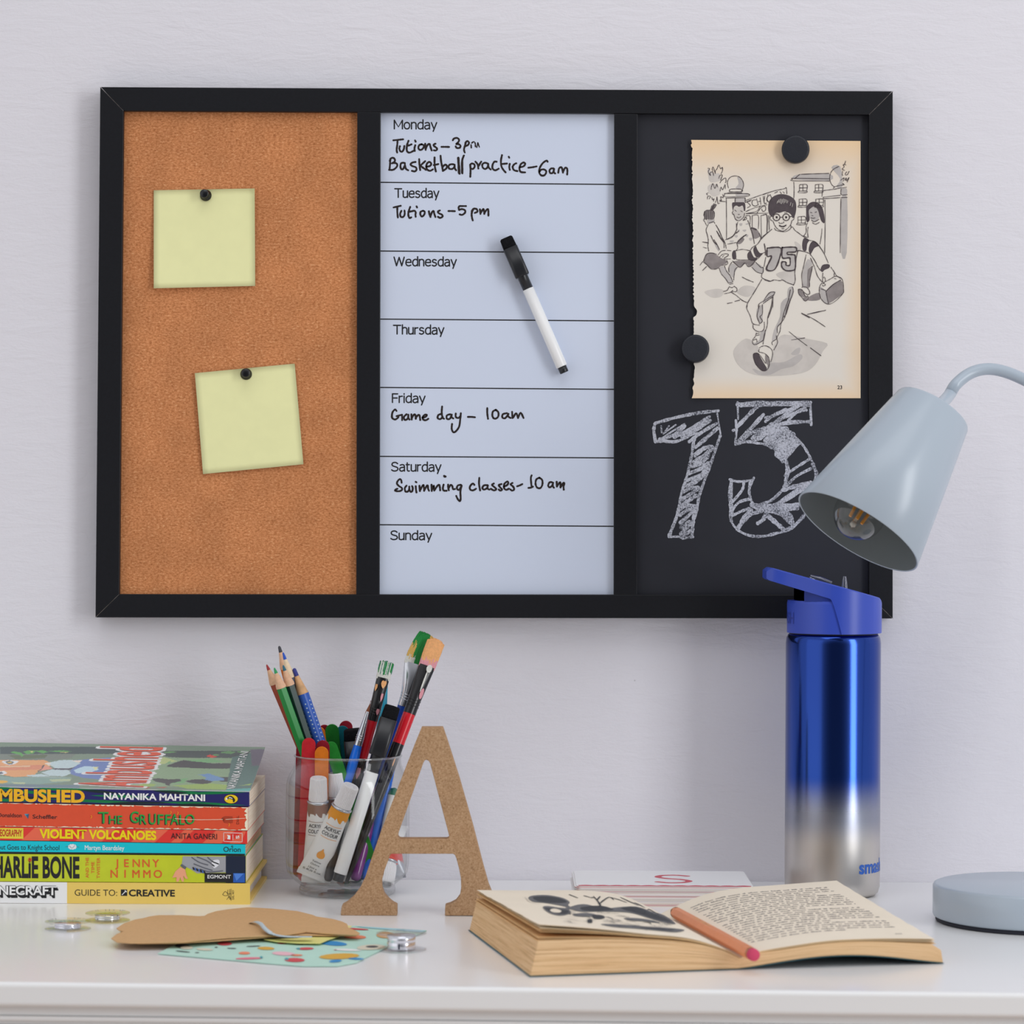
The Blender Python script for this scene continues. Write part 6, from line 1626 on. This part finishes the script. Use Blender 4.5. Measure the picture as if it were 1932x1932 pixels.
# ------------------------------------------------------------------ steel bottle
def bottle_material():
    m = bpy.data.materials.new('ombre_steel'); m.use_nodes = True
    n = m.node_tree.nodes; l = m.node_tree.links; b = n['Principled BSDF']
    b.inputs['Metallic'].default_value = 1.0; b.inputs['Roughness'].default_value = .17
    t = n.new('ShaderNodeTexCoord'); s = n.new('ShaderNodeSeparateXYZ'); l.new(t.outputs['Object'], s.inputs[0])
    r = n.new('ShaderNodeMapRange'); r.inputs['From Min'].default_value = .0; r.inputs['From Max'].default_value = .19
    l.new(s.outputs['Z'], r.inputs['Value'])
    c = n.new('ShaderNodeValToRGB'); cr = c.color_ramp; cr.interpolation = 'EASE'
    cr.elements[0].position = .19; cr.elements[0].color = (.62, .59, .56, 1)
    cr.elements[1].position = .465; cr.elements[1].color = (.030, .080, .38, 1)
    e = cr.elements.new(.31); e.color = (.34, .36, .44, 1)
    e = cr.elements.new(.95); e.color = (.030, .072, .35, 1)
    l.new(r.outputs[0], c.inputs[0]); l.new(c.outputs[0], b.inputs['Base Color'])
    mp = n.new('ShaderNodeMapping'); mp.inputs['Scale'].default_value = (6, 6, 900)     # fine brushed rings
    l.new(t.outputs['Object'], mp.inputs[0])
    q = n.new('ShaderNodeTexNoise'); q.inputs['Scale'].default_value = 3; q.inputs['Detail'].default_value = 3
    l.new(mp.outputs[0], q.inputs['Vector'])
    f = n.new('ShaderNodeMapRange'); f.inputs['To Min'].default_value = .34; f.inputs['To Max'].default_value = .14
    f.inputs['From Min'].default_value = .05; f.inputs['From Max'].default_value = .09
    l.new(s.outputs['Z'], f.inputs['Value']); l.new(f.outputs[0], b.inputs['Roughness'])
    u = n.new('ShaderNodeBump'); u.inputs['Strength'].default_value = .05; u.inputs['Distance'].default_value = .0002
    l.new(q.outputs['Fac'], u.inputs['Height']); l.new(u.outputs[0], b.inputs['Normal'])
    b.inputs['Anisotropic'].default_value = .35
    return m
yf = G(1571, 1699).y; RB = .0346; YBOT = yf + RB
bx = U(1571, 1450, YBOT).x
bot = thing('water_bottle', 'blue to steel water bottle with a blue flip straw cap', 'bottle', (bx, YBOT, DESK))
zt_ = U(1571, 1195, YBOT).z - DESK
b = MB()
b.lathe([(.0001, .0014), (.026, .0012), (.0285, .0002), (.0310, .0004), (.0334, .0026), (.0345, .0066), (.0346, .012), (.0346, zt_ - .0068), (.0341, zt_ - .0030), (.0328, zt_ - .0006), (.0310, zt_), (.0001, zt_)], bottle_material(), 96)
b.build('steel_body', bot)
b = MB(); BLUE_P = M('print_blue', (34, 70, 160), .4)
def wrap(x, y):
    a = -PI / 2 + x / RB
    return ((RB + .00012) * math.cos(a), (RB + .00012) * math.sin(a), y)
zb_ = U(1640, 1648, YBOT - RB * .8).z - DESK
vs_, fs_, tw = text_geo('smash', .035)
sx = .0315 / tw
x0s = RB * math.asin((U(1620, 1640, YBOT - .028).x - bx) / RB)
b.add([wrap(x0s + a * sx, zb_ + c * sx * 1.02) for a, c in vs_], fs_, BLUE_P)
b.build('printed_logo', bot)
CAPB = M('cap_blue', (48, 72, 172), .34, spec=.5)
Zp = lambda px, py: U(px, py, YBOT).z - DESK
Xp = lambda px, py: U(px, py, YBOT).x - bx
RC = .0338
# cap: ring with a slanted top
b = MB(); sg = 72; n = 1
z0 = Zp(1571, 1193.5)
lowr = []; upr = []
for q in range(sg):
    a = 2 * PI * q / sg; x, y = RC * math.cos(a), RC * math.sin(a)
    lowr.append((x, y, z0)); 
    zline = Zp(1571, 1132.5) if x < -.004 else Zp(1571, 1132.5)
    upr.append((x * .985, y * .985, zline))
mid = [(x, y, z - .002) for x, y, z in [(p[0] / .985, p[1] / .985, p[2]) for p in upr]]
ctr0, ctr1 = [(0, 0, z0)], [(0, 0, upr[0][2])]
b.add(lowr + mid, [(q, (q + 1) % sg, sg + (q + 1) % sg, sg + q) for q in range(sg)], CAPB, True)
b.add(mid + upr, [(q, (q + 1) % sg, sg + (q + 1) % sg, sg + q) for q in range(sg)], CAPB, True)
b.add(upr, [tuple(range(sg))], CAPB); b.add(lowr, [tuple(reversed(range(sg)))], CAPB)
b.lathe([(.028, z0 - .0016), (.0322, z0 - .0016), (.0322, z0 + .001)], M('gap_black', (18, 20, 34), .5), 60)
vs_, fs_, tw = text_geo('SMASH', .02)
sxc = .030 / tw
def wrapc(x, y, k=0):
    a = -PI / 2 + x / RC
    return ((RC + .00015 + k) * math.cos(a), (RC + .00015 + k) * math.sin(a), y)
b.add([wrapc(-.0675 + a * sxc + .0, Zp(1500, 1175) + c * sxc * 1.15) for a, c in vs_], fs_, M('cap_emboss', (34, 52, 140), .4))
b.build('cap_ring', bot)
b = MB()
b.box((Xp(1507.5, 1110), 0, (Zp(1510, 1104) + Zp(1510, 1134)) / 2), (.0040, .034, Zp(1510, 1104) - Zp(1510, 1134)), CAPB)
vs = []; hx = [1511, 1514, 1520, 1530, 1540, 1550, 1560, 1570, 1580]
for x in hx:
    xx = Xp(x, 1120); hw = math.sqrt(RC ** 2 - xx ** 2) * .985
    z1, z2 = Zp(x, 1133.5), Zp(x, 1112 + max(0, x - 1516) * .30)
    vs += [(xx, -hw, z1), (xx, -hw, z2), (xx, hw, z2), (xx, hw, z1)]
b.add(vs, [(i * 4 + q, i * 4 + (q + 1) % 4, i * 4 + 4 + (q + 1) % 4, i * 4 + 4 + q) for i in range(len(hx) - 1) for q in range(4)] + [(0, 1, 2, 3), tuple(range(len(vs) - 4, len(vs)))], CAPB)
b.build('spout_housing', bot, auto=0)
# carrying handle: slanted arm that merges into a curved shell on the right
top_l = [(1442, 1076), (1449, 1070.5), (1455, 1071), (1500, 1083.6), (1557, 1099.4), (1610, 1114), (1640, 1122.4), (1655, 1127), (1659, 1131.5), (1662.5, 1136.5)]
bot_l = [(1442, 1090), (1446, 1093.5), (1454, 1096), (1500, 1110), (1557, 1127.4), (1562, 1136), (1570, 1163), (1578, 1193.5), (1640, 1193.5), (1662.5, 1193.5)]
def interp(L, x):
    for (xa, ya), (xb, yb) in zip(L, L[1:]):
        if xa <= x <= xb: return ya + (yb - ya) * (x - xa) / max(1e-6, xb - xa)
    return L[-1][1]
cols_ = [1442, 1444, 1447, 1450, 1455, 1465, 1480, 1500, 1520, 1540, 1557, 1560, 1564, 1570, 1574, 1578, 1590, 1600, 1610, 1620, 1630, 1638, 1645, 1650, 1654, 1657, 1659.5, 1661.5, 1662.5]
vs = []
RH = .0350
for x in cols_:
    xx = Xp(x, 1130); zt1, zb1 = Zp(x, interp(top_l, x)), Zp(x, interp(bot_l, x))
    if xx > 0: hw = math.sqrt(max(.0000005, RH ** 2 - xx ** 2))
    else: hw = RH - (RH - .0195) * ease(-xx / .046)
    if x < 1455: hw -= .003 * (1455 - x) / 13
    e = min(.0008, (zt1 - zb1) * .2)
    vs += [(xx, -hw, zb1), (xx, -hw, zt1 - e), (xx, -hw + e * 1.2, zt1), (xx, hw - e * 1.2, zt1), (xx, hw, zt1 - e), (xx, hw, zb1)]
fs = []
for i in range(len(cols_) - 1):
    for q in range(6): fs.append((i * 6 + q, i * 6 + (q + 1) % 6, i * 6 + 6 + (q + 1) % 6, i * 6 + 6 + q))
fs += [tuple(range(6)), tuple(reversed(range(len(vs) - 6, len(vs))))]
b.add(vs, fs, CAPB, False)
o = b.build('carry_handle', bot, auto=0)
for p in o.data.polygons: p.use_smooth = True
o.data.set_sharp_from_angle(angle=math.radians(32))
SIL = clear('silicone', (.86, .88, .94), .10, .7, 1.5)
b = MB(); b.tube([(Xp(1565, 1104), -.004, Zp(1565, 1104)), (Xp(1545, 1094), -.004, Zp(1545, 1094)), (Xp(1527, 1087.5), -.004, Zp(1527, 1087.5))], [.0036, .0030, .0016], SIL, 16); b.build('drinking_spout', bot)
b = MB(); b.tube([(Xp(1593, 1116), -.002, Zp(1593, 1116)), (Xp(1593, 1096), -.002, Zp(1593, 1096)), (Xp(1593, 1087), -.002, Zp(1593, 1087))], [.0024, .0017, .0011], SIL, 16); b.build('air_straw', bot)

# ------------------------------------------------------------------ desk lamp
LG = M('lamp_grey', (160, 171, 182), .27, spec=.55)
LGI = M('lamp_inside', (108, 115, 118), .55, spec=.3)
lb = Vector((.357, -.204, DESK))
lamp = thing('desk_lamp', 'pale blue grey desk lamp with a conical shade and round base', 'lamp', lb)
b = MB(); b.lathe([(.0001, .0030), (.066, .0030), (.0675, .0036), (.0680, .0050), (.0680, .0238), (.0672, .0252), (.0655, .0258), (.0001, .0258)], LG, 96); b.build('base', lamp)
b = MB(); b.lathe([(.0001, .0001), (.0655, .0001), (.0662, .0010), (.0660, .0031), (.0001, .0031)], M('rubber_foot', (30, 32, 44), .7), 72); b.build('rubber_foot', lamp)
ax = Vector((.546 * math.cos(.25), math.sin(.25), .838 * math.cos(.25))).normalized()
o0 = U(1618, 1004, -.210); Ls_ = .1035
sm = axis_frame(o0, o0 + ax)
r0, r1 = .0466, .0278
b = MB()
b.lathe([(r0 - .0012, .0003), (r0 - .0004, 0), (r0, .0004), (r0 + (r1 - r0) * .5, Ls_ * .5), (r1, Ls_ - .0015), (r1 - .0006, Ls_ - .0004), (r1 - .0016, Ls_), (.0001, Ls_ + .0004)], LG, 96)
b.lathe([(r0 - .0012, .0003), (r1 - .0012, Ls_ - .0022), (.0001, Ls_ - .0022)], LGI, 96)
shade = b.build('shade', lamp); shade.matrix_parent_inverse = wm(lamp).inverted(); shade.matrix_basis = sm
top = o0 + ax * (Ls_ - .004)
pts = [top, U(1788, 749, -.121), U(1803, 726, -.116), U(1826.5, 706.5, -.112), U(1851, 697.5, -.110), U(1876, 697, -.109), U(1905, 704.5, -.109), U(1940, 720, -.110), U(1990, 744, -.111)]
b_end = Vector((lb.x + .045, lb.y + .030, DESK + .024))
pts += [Vector((.436, -.116, 1.088)), Vector((.457, -.126, 1.055)), Vector((.465, -.138, 1.01)), Vector((.462, -.155, .95)), Vector((.440, -.168, .86)), Vector((.412, -.172, .80)), b_end]
b = MB(); b.tube(smooth_path(pts, False, 8), .0043, LG, 20); child(b, 'gooseneck_arm', lamp)
BG = clear('bulb_glass', (.94, .94, .93), .05, .75, 2.0)
bc = U(1616, 979, -.2085) + ax * .004
bm_ = axis_frame(bc + ax * .045, bc)
def put(b_, name, parent=lamp):
    o = b_.build(name, parent); o.matrix_parent_inverse = wm(parent).inverted(); o.matrix_basis = bm_ if parent is lamp else wm(parent).inverted() @ bm_ if False else bm_; return o
b = MB(); rb = .0178
prof = [(.0095, .006), (.0100, .012), (.0118, .022), (.0150, .032)] + [(rb * math.cos(a), .045 + rb * math.sin(a)) for a in [-.55 + (PI / 2 + .55) * i / 14 for i in range(15)]]
prof[-1] = (.0001, .045 + rb)
b.lathe(prof, BG, 48); bulb = put(b, 'bulb')
AMB = M('filament_amber', (226, 150, 44), .5)
for x, y in ((-.0062, 0), (0, .0045), (.0062, 0), (0, -.0045)):
    b = MB(); b.tube([(x, y, .028), (x * .75, y * .75, .050)], .0011, AMB, 10); o = put(b, 'filament', bulb); o.matrix_parent_inverse = wm(bulb).inverted()
b = MB(); b.tube([(0, 0, .014), (0, 0, .053)], .0011, M('glass_stem', (188, 184, 176), .2), 10); b.lathe([(.0001, .051), (.002, .052), (.0022, .0545), (.0001, .056)], M('glass_stem'), 12); o = put(b, 'glass_stem', bulb); o.matrix_parent_inverse = wm(bulb).inverted()
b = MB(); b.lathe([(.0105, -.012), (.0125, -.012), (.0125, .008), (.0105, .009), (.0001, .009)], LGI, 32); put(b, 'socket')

# ------------------------------------------------------------------ papers and spools in front
def flat(name, outline, zf_, m, th=.0003, extra=None, label=None, cat=None, sub=1):
    """thin sheet from a pixel outline; zf_(px, py) = its height over the desk"""
    pts = [G(x, y, DESK + zf_(x, y)) for x, y in outline]
    b = MB(); b.prism(pts, (0, 0, -th), m)
    if extra: extra(b)
    o = b.build(name)
    return tag(o, label, cat) if label else o
MINT = M('mint_paper', (176, 212, 198), .6, vary=(30, .97))
SKYP = M('sky_paper', (150, 196, 208), .6)
mint_o = [(298, 1798.5), (335, 1779), (500, 1752), (668, 1746.5), (805, 1755.5), (760, 1775), (730, 1787), (690, 1806), (672, 1815.5), (636, 1822), (570, 1822), (500, 1816.5), (440, 1811)]
def pat(b):
    z = DESK + .0012
    def bl(cx, cy, rx, ry, m, rot=0.0, k=0):
        p = []
        for i in range(14):
            a = 2 * PI * i / 14; x, y = rx * math.cos(a), ry * math.sin(a)
            p.append(G(cx + x * math.cos(rot) - y * math.sin(rot), cy + x * math.sin(rot) + y * math.cos(rot), z + .00004 * k))
        b.fill(p, m)
    q = lambda n, c: M('sticker_' + n, c, .6)
    rd, pk, og, yw, bl_, tq, kk, wh, br = q('red', (196, 70, 78)), q('pink', (224, 176, 186)), q('orange', (226, 130, 96)), q('mustard', (206, 160, 60)), q('blue', (40, 132, 190)), q('turquoise', (40, 150, 160)), q('black', (60, 60, 66)), q('white', (222, 226, 220)), q('cream', (206, 200, 180))
    for a in ((345, 1785, 15, 4, kk, .1), (352, 1788, 12, 3, br, 0, 1), (345, 1795, 14, .9, kk, .1), (424, 1780, 14, 3.6, rd), (461, 1798, 11, 2.6, og), (470, 1808, 26, 2, q('rose', (216, 112, 132)), -.03), (493, 1806, 3, 2, tq, 0, 1), (535, 1799, 22, 3.6, pk, .05), (560, 1802, 11, 1.8, og), (556, 1811, 19, 4, rd, .02), (541, 1809, 4, 2, tq, 0, 1), (577, 1789.5, 15, 2.4, rd, -.02), (563, 1789.5, 4, 1.4, tq, 0, 1), (502, 1789, 16, 3, yw, .03), (532, 1779, 9, 1.8, rd), (478, 1785, 14, .8, kk, -.04), (564, 1781.6, 9, .8, kk, 0), (437, 1789, 9, .8, kk, .03), (640, 1804, 38, 5.4, yw, -.04), (633, 1813, 12, 2.6, bl_, -.08), (672, 1808.7, 15, 1.8, bl_, .04), (655, 1792, 27, 2.0, wh, .04), (700, 1787, 27, 5.0, br, -.05), (702, 1786, 12, 2, kk, .0, 1), (633, 1792, 2, .8, rd), (628, 1779.5, 27, 4.2, bl_, .08), (670, 1767.5, 21, 3.6, og, .03), (672, 1752.5, 24, 1.5, rd, .06), (728, 1764, 18, 6, q('tan', (196, 152, 104)), .0), (386, 1791, 16, 2.2, br, .05), (408, 1787, 3, .8, kk), (372, 1797, 4, .7, kk)):
        bl(*a)
    b.fill([G(x, y, z) for x, y in ((668, 1747), (803, 1755.6), (796, 1759), (690, 1750.5))], SKYP)
flat('patterned_paper', mint_o, lambda x, y: .0009, MINT, .0005, pat, 'mint green sheet printed with small fruit motifs, lying under the kraft cloud', 'paper')
YP_ = M('yellow_card', (214, 208, 126), .6)
flat('gift_tag', [(498, 1772), (560, 1770), (606, 1765), (640, 1766.5), (622, 1772), (604, 1779.5), (560, 1779), (520, 1776)], lambda x, y: .0026, YP_, .0004, None, 'pale yellow paper tag sticking out under the front edge of the kraft cloud', 'paper tag')
flat('paper_tag', [(600, 1759), (640, 1753), (655, 1745.5), (664, 1747), (650, 1757), (620, 1763)], lambda x, y: .0034, M('cream_card', (224, 216, 150), .6), .0004, None, 'small cream paper tag peeking out at the right rear of the kraft cloud', 'paper tag')
KRAFT = M('kraft_card', (196, 158, 114), .8, spec=.15, vary=(500, .93), bump=(900, .1))
cloud = [(210, 1770), (221, 1777), (245, 1778.7), (288, 1778), (342.6, 1777), (386, 1772.6), (429.6, 1768.7), (480, 1766.5), (511.7, 1765), (544, 1762.8), (577, 1757.8), (610, 1760.5), (645, 1762.5), (674.8, 1763.5), (679, 1760.6), (672, 1756), (657, 1750), (655, 1743), (644, 1738), (627, 1733.5), (596.5, 1729), (590, 1726), (561.7, 1719), (511.7, 1714), (468, 1711.7), (455.6, 1712.8), (430, 1715.5), (407.8, 1719), (392, 1724), (384, 1729), (342.6, 1726.5), (299, 1726.5), (282, 1729), (271, 1732), (255.6, 1734.6), (234, 1742), (219.8, 1751), (225, 1754.8), (234, 1757), (221, 1761.7)]
cz = lambda x, y: .0050 + .0012 * math.sin(x / 90)
flat('kraft_cloud', cloud, lambda x, y: .0052, KRAFT, .0006, None, 'large brown kraft card cut in a cloud shape, lying in front of the books', 'card')
flat('kraft_cloud', [(216, 1772), (260, 1779.6), (330, 1779.2), (400, 1775), (470, 1770), (560, 1764), (640, 1764.5), (672, 1765), (640, 1745), (520, 1722), (400, 1727), (300, 1733), (236, 1748)], lambda x, y: .0040, KRAFT, .0006, None, 'lower kraft card nearly hidden beneath the large kraft cloud', 'card')
RIB = M('ribbon_blue', (180, 194, 200), .5, spec=.3)
rb_ = smooth_path([(472, 1741, 0), (482, 1739, 0), (492, 1743, 0), (499, 1751, 0), (509, 1759, 0), (525, 1765, 0), (550, 1767.3, 0), (589, 1767.5, 0)], False, 6)
wd = [1, 2.2, 4.5, 5.2, 4.5, 3.4, 2.6, 2.0]
b = MB(); k = len(rb_); vs = []
for i, p in enumerate(rb_):
    u = i / (k - 1) * 7; j = min(6, int(u)); w_ = wd[j] + (wd[j + 1] - wd[j]) * (u - j)
    h = .0056 + .003 * math.sin(PI * min(1, i / (k - 1) * 1.5)) * (1 if i < k * .66 else 0)
    for dy, dz in ((-w_ * .55, 0), (w_ * .55, 0), (w_ * .55, -.0004), (-w_ * .55, -.0004)):
        q = G(p.x + (2.5 if dy < 0 else -2.5) * (1 if i < k * .6 else 0), p.y + dy, DESK + h + dz); vs.append(q)
fs = [(i * 4 + q, i * 4 + (q + 1) % 4, i * 4 + 4 + (q + 1) % 4, i * 4 + 4 + q) for i in range(k - 1) for q in range(4)] + [(0, 1, 2, 3), tuple(range(4 * k - 4, 4 * k))]
b.add(vs, fs, RIB, True)
tag(b.build('ribbon'), 'thin blue grey ribbon threaded through a slit in the kraft cloud', 'ribbon')

CLR = clear('clear_plastic', (.975, .978, .98), .05, .38, 2.2)
MET = M('spool_silver', (214, 214, 222), .16, .85)
def spool(cx, cy_, z0, r, h, label, tint=CLR, mark=0.0):
    p = G(cx, cy_, DESK)
    t = thing('clear_spool', label, 'spool', (p.x, p.y, DESK + z0), 'clear plastic spools on the desk')
    for zz in (0, h):
        b = MB(); b.lathe([(.0001, zz + .0002), (r * .92, zz + .0002), (r, zz + .0005), (r, zz + .0010), (r * .92, zz + .0013), (.0001, zz + .0013)], tint, 56); b.build('flange', t)
    b = MB(); b.lathe([(.0001, .0014), (r * .56, .0014), (r * .57, .0018), (r * .57, h * .52), (r * .55, h * .56), (r * .57, h * .60), (r * .57, h - .0002), (.0001, h - .0001)], MET, 44)
    a = -PI / 2 + mark
    for da in (0,):
        q = [((r * .572) * math.cos(a + x), (r * .572) * math.sin(a + x), z) for x, z in ((-.06, .0018), (.06, .0018), (.06, h * .52), (-.06, h * .52))]
        b.add(q, [(0, 1, 2, 3)], M('tape_mark', (40, 42, 60), .4))
    b.build('silver_core', t)
spool(128, 1754, 0, .0152, .0048, 'clear plastic spool with silver core, leftmost on the desk', mark=.5)
CLY = clear('clear_plastic_yellowish', (.965, .965, .89), .05, .38, 2.2)
spool(203, 1738, 0, .0150, .0048, 'yellowish clear plastic spool just in front of the yellow hardback', CLY, mark=-.75)
spool(757, 1793, 0, .0158, .0100, 'tall clear plastic spool standing right of the mint paper', mark=-.12)
